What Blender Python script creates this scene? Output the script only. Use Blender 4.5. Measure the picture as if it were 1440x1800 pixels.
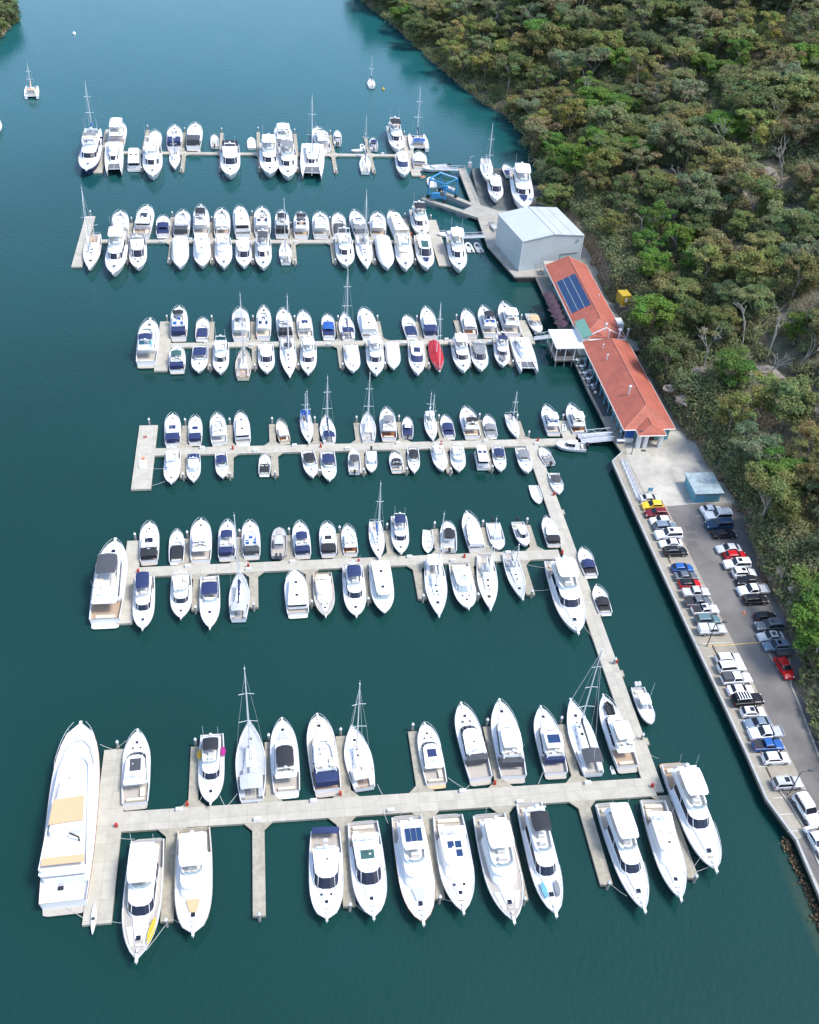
import bpy, math, random
import numpy as np
from math import sin, cos, pi, radians, hypot, atan2
random.seed(7); rng = np.random.default_rng(7)
D = bpy.data
scene = bpy.context.scene
for o in list(D.objects): D.objects.remove(o)
C = scene.collection

# ------------------------------------------------------------------ camera
FPX, PITCH, ROLL, YAW, CAMH = 1740.0, radians(40.78), radians(4.67), radians(10.16), 120.0
def cross(a, b): return (a[1]*b[2]-a[2]*b[1], a[2]*b[0]-a[0]*b[2], a[0]*b[1]-a[1]*b[0])
FW = (sin(YAW)*cos(PITCH), cos(YAW)*cos(PITCH), -sin(PITCH))
_r = (cos(YAW), -sin(YAW), 0.0); _u = cross(_r, FW)
RT = tuple(_r[i]*cos(ROLL)+_u[i]*sin(ROLL) for i in range(3))
UP = tuple(-_r[i]*sin(ROLL)+_u[i]*cos(ROLL) for i in range(3))
cam = D.cameras.new('camera'); camo = D.objects.new('camera', cam); C.objects.link(camo)
cam.sensor_fit = 'VERTICAL'; cam.sensor_height = 24.0; cam.lens = 24.0*FPX/1800.0
cam.clip_start = 1.0; cam.clip_end = 6000.0
from mathutils import Matrix
camo.matrix_world = Matrix(((RT[0], UP[0], -FW[0], 0), (RT[1], UP[1], -FW[1], 0), (RT[2], UP[2], -FW[2], CAMH), (0, 0, 0, 1)))
scene.camera = camo

# ------------------------------------------------------------------ light
SUN_EL, SUN_AZ = radians(60), radians(110)      # azimuth clockwise from +Y
w = D.worlds.new('World'); scene.world = w; w.use_nodes = True
nt = w.node_tree; nt.nodes.clear()
sky = nt.nodes.new('ShaderNodeTexSky'); sky.sky_type = 'NISHITA'; sky.sun_disc = False
sky.sun_elevation = SUN_EL; sky.sun_rotation = SUN_AZ; sky.air_density = 1.0; sky.dust_density = 1.2; sky.ozone_density = 1.2
bg = nt.nodes.new('ShaderNodeBackground'); bg.inputs[1].default_value = 0.15
wo = nt.nodes.new('ShaderNodeOutputWorld'); nt.links.new(sky.outputs[0], bg.inputs[0]); nt.links.new(bg.outputs[0], wo.inputs[0])
sl = D.lights.new('sun', 'SUN'); sl.energy = 1.8; sl.angle = radians(15); sl.color = (1.0, 0.965, 0.91)
so = D.objects.new('sun', sl); C.objects.link(so)
so.rotation_euler = (pi/2-SUN_EL, 0, pi-SUN_AZ)
so.location = (200, 0, 200)
scene.view_settings.view_transform = 'Standard'; scene.view_settings.look = 'None'
scene.view_settings.gamma = 1.0; scene.view_settings.use_curve_mapping = False
scene.view_settings.exposure = 1.18
scene.render.engine = 'CYCLES'
scene.cycles.max_bounces = 6; scene.cycles.diffuse_bounces = 3; scene.cycles.glossy_bounces = 3
scene.cycles.transmission_bounces = 2; scene.cycles.transparent_max_bounces = 4

# ------------------------------------------------------------------ pixel <-> place
REG = {'P': (0, 0, 1), 'R1': (0, 80, 3), 'R2': (440, 80, 3), 'R3': (200, 480, 3.4286), 'R4': (600, 480, 3.4286), 'R5': (120, 840, 2.88),
       'R6': (600, 840, 2.88), 'R7': (40, 1140, 3), 'R8': (500, 1140, 3.3333), 'R9': (880, 1120, 3.4286),
       'G1': (720, 240, 4), 'G2': (920, 440, 4.737), 'G3': (1060, 740, 4.8), 'G4': (1160, 960, 5.143), 'G5': (1200, 1220, 4.2875)}
def px(reg, x, y):
    a, b, s = REG[reg]; return a+x/s, b+y/s
def ray(x, y):
    return tuple(RT[i]*(x-720)-UP[i]*(y-900)+FW[i]*FPX for i in range(3))
def at(reg, x, y, z=0.0):
    X, Y = px(reg, x, y); d = ray(X, Y); t = (z-CAMH)/d[2]
    return d[0]*t, d[1]*t
def proj(p):
    v = (p[0], p[1], p[2]-CAMH); f = sum(v[i]*FW[i] for i in range(3))
    return 720+FPX*sum(v[i]*RT[i] for i in range(3))/f, 900-FPX*sum(v[i]*UP[i] for i in range(3))/f
def height_to(x, y, z, reg, tx, ty):
    Y = px(reg, tx, ty)[1]; lo, hi = 0.5, 45.0
    for _ in range(40):
        m = (lo+hi)/2
        if proj((x, y, z+m))[1] > Y: lo = m
        else: hi = m
    return lo

# ------------------------------------------------------------------ materials
MATS = {}
def mat(name, col, rough=0.5, noise=None, spec=0.5, metal=0.0, bump=None, trans=0.0, alpha=1.0):
    """noise = (scale, amount) darker/lighter mottling in object space; bump = (scale, strength)"""
    if name in MATS: return MATS[name]
    m = D.materials.new(name); m.use_nodes = True; n = m.node_tree.nodes; l = m.node_tree.links
    p = n['Principled BSDF']; p.inputs['Base Color'].default_value = (*col, 1); p.inputs['Roughness'].default_value = rough
    p.inputs['Specular IOR Level'].default_value = spec; p.inputs['Metallic'].default_value = metal
    g = n.new('ShaderNodeNewGeometry')
    if noise:
        t = n.new('ShaderNodeTexNoise'); t.inputs['Scale'].default_value = noise[0]; t.inputs['Detail'].default_value = 5
        t.inputs['Roughness'].default_value = 0.65
        l.new(g.outputs['Position'], t.inputs['Vector'])
        r = n.new('ShaderNodeMapRange'); r.inputs[1].default_value = 0.3; r.inputs[2].default_value = 0.7
        r.inputs[3].default_value = 1-noise[1]; r.inputs[4].default_value = 1+noise[1]*0.6
        l.new(t.outputs[0], r.inputs[0])
        h = n.new('ShaderNodeVectorMath'); h.operation = 'SCALE'; h.inputs[0].default_value = col
        l.new(r.outputs[0], h.inputs['Scale']); l.new(h.outputs[0], p.inputs['Base Color'])
    if bump:
        t = n.new('ShaderNodeTexNoise'); t.inputs['Scale'].default_value = bump[0]; t.inputs['Detail'].default_value = 4
        l.new(g.outputs['Position'], t.inputs['Vector'])
        b = n.new('ShaderNodeBump'); b.inputs['Strength'].default_value = bump[1]; b.inputs['Distance'].default_value = 0.1
        l.new(t.outputs[0], b.inputs['Height']); l.new(b.outputs[0], p.inputs['Normal'])
    MATS[name] = m; return m
W_ = dict(
 white=('gelcoat_white', (.80,.80,.79), .25, (1.3,.05)), offwhite=('gelcoat_off_white', (.70,.69,.65), .4, (1.5,.08)),
 cream=('cream_paint', (.68,.60,.47), .4, (1.5,.1)), lgrey=('light_grey_deck', (.46,.47,.47), .6, (2,.1)), grey=('grey_canvas', (.20,.21,.22), .8, (2,.1)),
 dgrey=('dark_grey_canvas', (.06,.065,.075), .8, (2,.15)), black=('black_canvas', (.018,.019,.024), .7, (2,.2)), navy=('navy_canvas', (.014,.028,.10), .7, (2,.2)),
 blue=('blue_canvas', (.015,.09,.34), .7, (2,.1)), lblue=('light_blue_paint', (.12,.34,.48), .5, (2,.1)), teal=('teal_mat', (.10,.36,.36), .6, (2,.1)),
 red=('red_cover', (.42,.015,.025), .7, (2,.2)), green=('dark_green_canvas', (.03,.10,.09), .7, (2,.1)), tan=('tan_canvas', (.58,.39,.22), .8, (2,.06)),
 teak=('teak_deck', (.42,.31,.22), .7, (4,.15)), gteak=('weathered_teak', (.42,.38,.33), .7, (4,.12)), wood=('varnished_wood', (.24,.09,.035), .4, (3,.2)),
 steel=('stainless_rail', (.62,.63,.65), .3, None), alloy=('mast_alloy', (.66,.67,.68), .35, None), glass=('tinted_glass', (.012,.016,.03), .06, None),
 clear=('pale_glass', (.30,.36,.38), .08, None), anti=('antifouling_navy', (.012,.02,.06), .5, None), antik=('antifouling_black', (.015,.017,.02), .5, None),
 orange=('orange_plastic', (.80,.22,.05), .5, None), yellow=('yellow_board', (.70,.42,.02), .4, None), pink=('magenta_board', (.40,.02,.22), .4, None),
 purple=('purple_canvas', (.05,.025,.04), .8, (3,.15)), tyre=('rubber', (.02,.02,.02), .8, None), net=('trampoline_net', (.12,.13,.14), .9, None),
 solar=('solar_cells', (.02,.05,.13), .15, (3,.2)), alum=('brushed_aluminium', (.45,.46,.48), .4, (2,.1)), skin=('skin', (.45,.26,.18), .6, None))
def M(k):
    a = W_[k]; return mat(a[0], a[1], a[2], a[3])

# ------------------------------------------------------------------ mesh helpers
class MB:
    def __init__(s): s.v = []; s.f = []
    def add(s, vs, fs):
        k = len(s.v); s.v += vs; s.f += [tuple(i+k for i in f) for f in fs]; return s
    def box(s, x0, x1, y0, y1, z0, z1, tx=0, ty=0):
        s.add([(x0,y0,z0),(x1,y0,z0),(x1,y1,z0),(x0,y1,z0),(x0+tx,y0+ty,z1),(x1-tx,y0+ty,z1),(x1-tx,y1-ty,z1),(x0+tx,y1-ty,z1)],
              [(3,2,1,0),(4,5,6,7),(0,1,5,4),(1,2,6,5),(2,3,7,6),(3,0,4,7)]); return s
    def loft(s, rings, cap0=True, cap1=True, closed=True):
        n = len(rings[0]); k = len(s.v)
        for r in rings: s.v += [tuple(p) for p in r]
        for i in range(len(rings)-1):
            for j in range(n if closed else n-1):
                a = k+i*n+j; b = k+i*n+(j+1) % n
                s.f.append((a, b, b+n, a+n))
        if cap0: s.f.append(tuple(k+j for j in reversed(range(n))))
        if cap1: s.f.append(tuple(k+(len(rings)-1)*n+j for j in range(n)))
        return s
    def tube(s, pts, r, n=5, r2=None):
        rings = []
        for i, p in enumerate(pts):
            a = pts[max(i-1, 0)]; b = pts[min(i+1, len(pts)-1)]
            d = [b[q]-a[q] for q in range(3)]; L = math.sqrt(sum(q*q for q in d)) or 1; d = [q/L for q in d]
            h = (0, 0, 1) if abs(d[2]) < .9 else (1, 0, 0)
            u = cross(d, h); L = math.sqrt(sum(q*q for q in u)); u = [q/L for q in u]; v = cross(d, u)
            rr = r if r2 is None else r+(r2-r)*i/(len(pts)-1)
            rings.append([tuple(p[q]+rr*(cos(2*pi*j/n)*u[q]+sin(2*pi*j/n)*v[q]) for q in range(3)) for j in range(n)])
        return s.loft(rings)
    def disc(s, x, y, z0, z1, r, n=12, r1=None):
        r1 = r if r1 is None else r1
        return s.loft([[(x+q*cos(2*pi*j/n), y+q*sin(2*pi*j/n), z) for j in range(n)] for q, z in ((r, z0), (r1, z1))])
    def ball(s, x, y, z, r, n=8, fz=1.0):
        return s.loft([[(x+r*sin(a)*cos(2*pi*j/n), y+r*sin(a)*sin(2*pi*j/n), z-fz*r*cos(a)) for j in range(n)] for a in [pi*(i+.5)/6 for i in range(6)]])
    def prism(s, poly, z0, z1):
        a = sum(poly[i][0]*poly[(i+1) % len(poly)][1]-poly[(i+1) % len(poly)][0]*poly[i][1] for i in range(len(poly)))
        if a < 0: poly = poly[::-1]
        return s.loft([[(x, y, z0) for x, y in poly], [(x, y, z1) for x, y in poly]])
    def mesh(s, name):
        m = D.meshes.new(name); m.from_pydata(s.v, [], s.f); m.update(); return m
def obj(name, mb, m, parent=None, smooth=False, loc=None):
    me = mb if isinstance(mb, bpy.types.Mesh) else mb.mesh(name)
    if not me.materials: me.materials.append(m)
    if smooth: me.polygons.foreach_set('use_smooth', [True]*len(me.polygons))
    o = D.objects.new(name, me); C.objects.link(o)
    if parent: o.parent = parent
    if loc: o.location = loc
    return o
def tag(o, label=None, cat=None, group=None, kind=None):
    if label: o['label'] = label
    if cat: o['category'] = cat
    if group: o['group'] = group
    if kind: o['kind'] = kind
    return o
def thing(name, label, cat, loc=(0,0,0), rz=0.0, group=None):
    o = D.objects.new(name, None); o.empty_display_size = .5; C.objects.link(o); o.location = loc; o.rotation_euler = (0, 0, rz)
    return tag(o, label, cat, group)
def struct(name, mb, m): return tag(obj(name, mb, m), kind='structure')
def dup(root, loc, rz=0.0, label=None, group=None, scale=None):
    r = root.copy(); C.objects.link(r); r.location = loc; r.rotation_euler = (0, 0, rz)
    if scale: r.scale = scale
    if label: r['label'] = label
    if group: r['group'] = group
    for ch in list(root.children):
        c = ch.copy(); C.objects.link(c); c.parent = r
        for g in list(ch.children):
            e = g.copy(); C.objects.link(e); e.parent = c
    return r

# ------------------------------------------------------------------ water
def water_mat():
    m = D.materials.new('harbour_water'); m.use_nodes = True; n = m.node_tree.nodes; l = m.node_tree.links
    p = n['Principled BSDF']; p.inputs['Roughness'].default_value = 0.08; p.inputs['IOR'].default_value = 1.35
    g = n.new('ShaderNodeNewGeometry')
    t = n.new('ShaderNodeTexNoise'); t.inputs['Scale'].default_value = .012; t.inputs['Detail'].default_value = 3
    l.new(g.outputs['Position'], t.inputs['Vector'])
    cr = n.new('ShaderNodeValToRGB'); cr.color_ramp.elements[0].position = .35; cr.color_ramp.elements[1].position = .7
    cr.color_ramp.elements[0].color = (.005, .035, .030, 1); cr.color_ramp.elements[1].color = (.007, .046, .040, 1)
    l.new(t.outputs[0], cr.inputs[0])
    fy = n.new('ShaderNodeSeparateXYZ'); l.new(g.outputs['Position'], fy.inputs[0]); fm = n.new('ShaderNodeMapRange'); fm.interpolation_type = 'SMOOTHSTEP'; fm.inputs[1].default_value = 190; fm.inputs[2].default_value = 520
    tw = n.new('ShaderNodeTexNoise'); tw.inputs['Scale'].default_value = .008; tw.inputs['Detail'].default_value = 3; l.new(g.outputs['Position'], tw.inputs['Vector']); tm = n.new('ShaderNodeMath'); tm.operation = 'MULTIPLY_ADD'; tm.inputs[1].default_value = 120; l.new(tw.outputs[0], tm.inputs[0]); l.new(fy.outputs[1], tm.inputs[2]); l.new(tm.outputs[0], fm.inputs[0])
    bay = n.new('ShaderNodeMix'); bay.data_type = 'RGBA'; l.new(fm.outputs[0], bay.inputs[0]); l.new(cr.outputs[0], bay.inputs[6]); bay.inputs[7].default_value = (.012, .098, .108, 1)  # distant water lighter and bluer: grazing sky reflection put into the base colour
    # shallows beside the rocky bank in the south-east
    sx = n.new('ShaderNodeSeparateXYZ'); l.new(g.outputs['Position'], sx.inputs[0])
    a = n.new('ShaderNodeMapRange'); a.inputs[1].default_value = 65.0; a.inputs[2].default_value = 66.4; l.new(sx.outputs[0], a.inputs[0])
    b = n.new('ShaderNodeMapRange'); b.inputs[1].default_value = 66; b.inputs[2].default_value = 56; l.new(sx.outputs[1], b.inputs[0])
    t2 = n.new('ShaderNodeTexNoise'); t2.inputs['Scale'].default_value = 1.2; t2.inputs['Detail'].default_value = 4; l.new(g.outputs['Position'], t2.inputs['Vector'])
    mu = n.new('ShaderNodeMath'); mu.operation = 'MULTIPLY'; l.new(a.outputs[0], mu.inputs[0]); l.new(b.outputs[0], mu.inputs[1])
    mu2 = n.new('ShaderNodeMath'); mu2.operation = 'MULTIPLY'; l.new(mu.outputs[0], mu2.inputs[0]); l.new(t2.outputs[0], mu2.inputs[1])
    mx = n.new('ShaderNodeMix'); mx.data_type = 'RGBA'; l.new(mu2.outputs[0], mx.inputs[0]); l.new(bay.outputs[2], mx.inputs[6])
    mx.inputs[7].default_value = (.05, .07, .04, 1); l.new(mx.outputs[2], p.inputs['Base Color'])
    mp = n.new('ShaderNodeMapping'); mp.inputs['Scale'].default_value = (1.0, .55, 1); mp.inputs['Rotation'].default_value = (0, 0, .5)
    l.new(g.outputs['Position'], mp.inputs[0])
    w1 = n.new('ShaderNodeTexNoise'); w1.inputs['Scale'].default_value = 1.4; w1.inputs['Detail'].default_value = 5; l.new(mp.outputs[0], w1.inputs['Vector'])
    w2 = n.new('ShaderNodeTexNoise'); w2.inputs['Scale'].default_value = .05; w2.inputs['Detail'].default_value = 2; l.new(mp.outputs[0], w2.inputs['Vector'])
    mm = n.new('ShaderNodeMath'); mm.operation = 'MULTIPLY'; l.new(w1.outputs[0], mm.inputs[0]); l.new(w2.outputs[0], mm.inputs[1])
    bp = n.new('ShaderNodeBump'); bp.inputs['Strength'].default_value = .6; bp.inputs['Distance'].default_value = .25
    l.new(mm.outputs[0], bp.inputs['Height']); l.new(bp.outputs[0], p.inputs['Normal'])
    return m
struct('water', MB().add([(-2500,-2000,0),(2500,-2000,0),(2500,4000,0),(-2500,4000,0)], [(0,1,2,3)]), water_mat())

# ------------------------------------------------------------------ hills
TOE = [(72,-60),(74,20),(76.5,60),(77.7,77),(79.4,90),(82.2,98),(83.8,106),(83.9,112),(84.6,121),(85.8,132),(85.2,145),(84.6,152),(83.4,165),(82.6,190),(83.6,205),
       (83.6,222),(84.6,235),(84.5,248),(82,258),(81.5,270),(82.5,284),(84,297),(87,321),(85,345),(78.5,357),(74.5,372),(70.5,388),(66,405),(62,427),(59,442),(54,462),(50,475),
       (46,493),(36,530),(20,580),(0,640),(-30,720)]
def poly_dist(X, Y, P):
    best = np.full(X.shape, 1e9); side = np.ones(X.shape)
    for (ax, ay), (bx, by) in zip(P[:-1], P[1:]):
        dx, dy = bx-ax, by-ay; t = np.clip(((X-ax)*dx+(Y-ay)*dy)/(dx*dx+dy*dy), 0, 1)
        d = np.hypot(X-ax-t*dx, Y-ay-t*dy); s = np.sign((X-ax)*dy-(Y-ay)*dx)
        m = d < best-1e-6; best = np.where(m, d, best); side = np.where(m, s, side)
    return best*side
def vnoise(X, Y, sc, seed):
    r = np.random.default_rng(seed).random((64, 64)); u = X/sc; v = Y/sc
    i = np.floor(u).astype(int); j = np.floor(v).astype(int); a = u-i; b = v-j; a = a*a*(3-2*a); b = b*b*(3-2*b)
    g = lambda p, q: r[p % 64, q % 64]
    return (g(i,j)*(1-a)*(1-b)+g(i+1,j)*a*(1-b)+g(i,j+1)*(1-a)*b+g(i+1,j+1)*a*b)*2-1
def hill_h(X, Y):
    X = np.asarray(X, float); Y = np.asarray(Y, float)
    d = poly_dist(X, Y, TOE)
    built = 1/(1+np.exp((Y-262)/3))
    d = d+1.1*vnoise(X, Y, 7, 41)*(d > .3)+.5*vnoise(X, Y, 2.5, 42)*(d > .3)
    cl = (built*2.0+(1-built)*.5)*(1+.5*vnoise(X, Y, 15, 43))
    near = np.clip((110-Y)/40, 0, 1); cl = cl*(1-.55*near)
    z = built*1.55+(cl)*np.clip(d/2.4, 0, 1)
    rise = np.where(d < 130, .43*d-.0006*d*d, .43*130-.0006*130*130+.2*(d-130))
    z = z+np.clip(rise, 0, 75)
    k = np.clip(d/12, 0, 1)
    z = z+k*(3.0*vnoise(X, Y, 34, 1)+1.6*vnoise(X, Y, 13, 2)+.8*vnoise(X, Y, 5, 3))
    # sandstone benches
    z = z+k*.9*np.abs(((z/5.0) % 1)-.5)*2
    return np.where(d < 0, -3.0, z), d
def grid_mesh(name, x0, x1, y0, y1, st, fn, keep=None):
    xs = np.arange(x0, x1, st); ys = np.arange(y0, y1, st); X, Y = np.meshgrid(xs, ys); Z, dd = fn(X, Y)
    nx, ny = len(xs), len(ys); V = np.stack([X.ravel(), Y.ravel(), Z.ravel()], 1)
    I = np.arange(nx*ny).reshape(ny, nx); q = np.stack([I[:-1,:-1].ravel(), I[:-1,1:].ravel(), I[1:,1:].ravel(), I[1:,:-1].ravel()], 1)
    mx = np.max(V[q][:, :, 2], 1); q = q[mx > -2.9]
    m = D.meshes.new(name); m.from_pydata(V.tolist(), [], q.tolist()); m.update(); return m
def ground_mat():
    m = D.materials.new('sandstone_and_litter'); m.use_nodes = True; n = m.node_tree.nodes; l = m.node_tree.links
    p = n['Principled BSDF']; p.inputs['Roughness'].default_value = .95; p.inputs['Specular IOR Level'].default_value = .2
    g = n.new('ShaderNodeNewGeometry'); s = n.new('ShaderNodeSeparateXYZ'); l.new(g.outputs['Normal'], s.inputs[0])
    t = n.new('ShaderNodeTexNoise'); t.inputs['Scale'].default_value = .35; t.inputs['Detail'].default_value = 8; l.new(g.outputs['Position'], t.inputs['Vector'])
    t2 = n.new('ShaderNodeTexNoise'); t2.inputs['Scale'].default_value = 1.6; t2.inputs['Detail'].default_value = 6; l.new(g.outputs['Position'], t2.inputs['Vector'])
    c1 = n.new('ShaderNodeValToRGB'); e = c1.color_ramp.elements; e[0].position = .3; e[0].color = (.08,.072,.05,1); e[1].position = .72; e[1].color = (.24,.20,.15,1)
    e2 = c1.color_ramp.elements.new(.5); e2.color = (.14,.135,.085,1)
    l.new(t.outputs[0], c1.inputs[0])
    c2 = n.new('ShaderNodeValToRGB'); e = c2.color_ramp.elements; e[0].position = .35; e[0].color = (.09,.075,.062,1); e[1].position = .68; e[1].color = (.36,.29,.21,1)
    e3 = c2.color_ramp.elements.new(.52); e3.color = (.24,.17,.10,1)
    l.new(t2.outputs[0], c2.inputs[0])
    r = n.new('ShaderNodeMapRange'); r.inputs[1].default_value = .86; r.inputs[2].default_value = .70; l.new(s.outputs[2], r.inputs[0])
    mx = n.new('ShaderNodeMix'); mx.data_type = 'RGBA'; l.new(r.outputs[0], mx.inputs[0]); l.new(c1.outputs[0], mx.inputs[6]); l.new(c2.outputs[0], mx.inputs[7])
    l.new(mx.outputs[2], p.inputs['Base Color'])
    b = n.new('ShaderNodeBump'); b.inputs['Strength'].default_value = .9; b.inputs['Distance'].default_value = .5; l.new(t2.outputs[0], b.inputs['Height']); l.new(b.outputs[0], p.inputs['Normal'])
    return m
GM = ground_mat()
tag(obj('hill', grid_mesh('hill', -40, 380, -60, 700, 1.5, hill_h), GM, smooth=False), kind='structure')
HL = [(-92,380),(-99,417),(-96.5,428),(-95.5,446),(-99,462),(-106,478),(-125,500),(-160,520)]
def head_h(X, Y):
    d = -poly_dist(X, Y, HL); k = np.clip(d/10, 0, 1)
    z = 1.5*np.clip(d/2, 0, 1)+.4*d+k*(1.5*vnoise(X, Y, 13, 5)+.9*vnoise(X, Y, 5, 6)); ok = (d > 0) & (Y > 405)
    return np.where(ok, z, -3.0), d
tag(obj('headland', grid_mesh('headland', -200, -80, 400, 540, 2.0, head_h), GM), kind='structure')

# ------------------------------------------------------------------ quay, yards, road
conc = mat('pale_concrete', (.36,.335,.285), .85, (.35,.22), bump=(3,.2))
conc2 = mat('sandy_concrete', (.33,.295,.235), .85, (.5,.2), bump=(3,.2))
hard = mat('stained_concrete', (.11,.125,.12), .85, (.22,.55), bump=(3,.2))
asph = mat('asphalt', (.175,.162,.15), .9, (.12,.32), bump=(8,.3))
boardw = mat('boardwalk_concrete', (.30,.27,.22), .85, (.8,.15))
ramp = mat('ramp_concrete', (.34,.33,.29), .85, (.25,.3))
line = mat('road_paint', (.62,.62,.58), .7, (2,.2)); yline = mat('yellow_road_paint', (.62,.42,.10), .7, (2,.2))
T = 1.6
quay_edge = [(66.4,-30),(66.9,40),(68.1,56.5),(68.4,64.6),(66.8,71.2),(66.9,78.6),(66.8,88.9),(66.5,106.7),(66.4,119.1),(66.3,133.5),(66.4,148.2),(69.4,151.2)]
dkw = mat('dark_lower_wall', (.035,.038,.034), .7, (1.2,.4))  # mottled dark tone for the wall set back under the slab
def slab(name, poly, top, m, cx, inset=.5):
    struct(name, MB().prism(poly, top-.38, top), m); struct('lower_wall', MB().prism([(x+(inset if x < cx else 0), y) for x, y in poly], -2.5, top-.38), dkw)
slab('quay', quay_edge+[(88,151.2),(88,-30)], T, conc2, 80)
slab('boardwalk', [(69.3,151.2),(68.6,156.1),(68.1,172.6),(68.1,199.4),(68.0,225.1),(88,225.1),(88,151.2)], T+.004, boardw, 80, .9)
yard = [(68.0,225.1),(62.6,224.9),(58.7,242.4),(59.1,258.8),(59.4,260.0),(58.5,267.4),(59.5,269.5),(76,268),(80,268),(88,262),(88,225.1)]
slab('shed_yard', yard, T+.008, conc, 70, .8)
struct('hardstand', MB().prism([(61.4,268.5),(63.4,295),(72.9,295.2),(76,290.5),(78.5,283),(86,281),(86,262),(80,264),(66,264.5)], -2.5, T+.012), hard)
struct('haul_out_pier', MB().prism([(59.0,268.9),(59.2,295),(61.3,295),(61.5,268.9)], 1.0, T+.016), conc)
# arms of the lift dock
def arm(name, P, Q, wd, m, z0=.9, z1=T+.02):
    dx, dy = Q[0]-P[0], Q[1]-P[1]; L = hypot(dx, dy); nx, ny = -dy/L*wd/2, dx/L*wd/2
    return struct(name, MB().prism([(P[0]+nx,P[1]+ny),(Q[0]+nx,Q[1]+ny),(Q[0]-nx,Q[1]-ny),(P[0]-nx,P[1]-ny)], z0, z1), m)
arm('lift_dock_arm', (45.2,273.0), (60.4,259.9), 1.7, conc); arm('lift_dock_arm', (50.3,278.5), (60.4,267.3), 1.6, conc, z1=T+.024)
struct('launch_apron', MB().add([(*at('G1',380,515,T+.03),T+.03),(*at('G1',430,490,T+.03),T+.03),(*at('G1',640,548,T+.03),T+.03),(*at('G1',490,560,T+.03),T+.03)], [(3,2,1,0)]), ramp)
# asphalt
A = [(*at('P',x,y,T),) for x,y in ((1171.5,890),(1240,884),(1285,898),(1316,975),(1347,1051),(1366,1077),(1387,1141),(1393,1205),(1424,1290),(1440,1332))]
A = [A[0], A[1]]+[(x+2.6, y) for x, y in A[2:]]+[(78.3,60),(74,20),(73,-30),(67.2,-30),(67.6,40),(68.8,56.5)]+[at('P',x,y,T) for x,y in ((1402,1476),(1419,1467),(1368,1389),(1417,1387),(1386.6,1325),(1345.8,1248),(1343.7,1240),(1292,1133),(1265,1080))]
struct('asphalt_road', MB().prism(A, T-.3, T+.012), asph)
Y0 = [at('P',x,y,T) for x,y in ((1100,785),(1128,770),(1190,757),(1232,780),(1262,823),(1300,885),(1240,884),(1171.5,890),(1135,868),(1103,805))]
struct('yard_slab', MB().prism(Y0, T-.3, T+.008), mat('bleached_concrete', (.45,.42,.36), .85, (.3,.3), bump=(3,.2)))
def strip(name, P, Q, wd, z, m, h=.004):
    dx, dy = Q[0]-P[0], Q[1]-P[1]; L = hypot(dx, dy); nx, ny = -dy/L*wd/2, dx/L*wd/2
    return struct(name, MB().prism([(P[0]+nx,P[1]+ny),(Q[0]+nx,Q[1]+ny),(Q[0]-nx,Q[1]-ny),(P[0]-nx,P[1]-ny)], z, z+h), m)
a_ = at('G4',440,905,T); b_ = at('G4',680,890,T); c_ = at('G4',945,868,T)
strip('yellow_line', a_, c_, .16, T+.013, yline)
strip('white_line', at('G4',975,955,T), at('G4',1075,1125,T), .12, T+.013, line)
strip('white_line', at('G5',720,722,T), at('G5',930,714,T), .12, T+.013, line)
for q in ((790,803,850,800),): strip('white_line', at('G3',q[0],q[1],T), at('G3',q[2],q[3],T), .1, T+.013, line)
for k, (u, v) in enumerate(((735,905),(740,970),(755,1035))):
    c = at('G3', u, v, T); struct('patched_asphalt', MB().box(c[0]-.9, c[0]+.9, c[1]-.8, c[1]+.8, T+.005, T+.0135), mat('patch', (.12,.112,.108), .9, (3,.2)))
# kerbs: along the quay edge and along the hill side of the road
def kerb(name, pts, wd, z0, z1, m):
    mb = MB()
    for P, Q in zip(pts[:-1], pts[1:]):
        dx, dy = Q[0]-P[0], Q[1]-P[1]; L = hypot(dx, dy); nx, ny = -dy/L*wd/2, dx/L*wd/2
        mb.prism([(P[0]+nx,P[1]+ny),(Q[0]+nx,Q[1]+ny),(Q[0]-nx,Q[1]-ny),(P[0]-nx,P[1]-ny)], z0, z1)
    return struct(name, mb, m)
kerb('quay_kerb', [(x+.18, y) for x, y in quay_edge[1:]], .34, T, T+.16, mat('kerb_concrete', (.40,.40,.38), .8, (1,.2)))
kerb('road_kerb', [at('P',x,y,T) for x,y in ((1386,1138),(1390,1205),(1405,1240),(1424,1290),(1440,1332))]+[(76.2,60),(74,20)], .3, T, T+.16, conc)
kerb('footpath_kerb', [at('G5',x,y,T) for x,y in ((725,725),(800,820),(940,1050),(985,1180),(1029,1290))], .28, T+.01, T+.15, conc)
kerb('boardwalk_edge', [(68.85,156.1),(68.3,172.6),(68.3,182)], .3, T, T+.12, conc2)
# wheel stops
for i, (u, v) in enumerate(((1176,984),(1256,1142),(1351,1358))):
    c = at('P', u, v, T); t = MB().box(c[0]-.12, c[0]+.12, c[1]-.9, c[1]+.9, T, T+.12, .04, .04)
    tag(obj('wheel_stop', t, mat('dark_timber', (.08,.07,.055), .9)), 'dark timber wheel stop on the quay beside the '+['blue hatchback','lamp post near the yellow line','silver wagon at the near end'][i], 'wheel stop', 'wheel stops along the quay parking bays')
# rubble below the wall
mb = MB(); rr = random.Random(4)
for k in range(600):
    y = rr.uniform(36, 66); x = 68.1-abs(rr.gauss(0, .4)) if y > 55 else 67.5-abs(rr.gauss(0, .45)); s = rr.uniform(.08, .24)
    if y > 60: x = min(x, 68.6)
    mb.ball(x, y, .15+rr.uniform(-.25,.35)-(.0 if x > 67 else .15), s, 6, .6)
tag(obj('rock_rubble', mb, mat('brown_shore_rock', (.13,.085,.045), .9, (1.5,.7))), kind='stuff', label='brown rock rubble and oysters at the foot of the wall')

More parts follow.
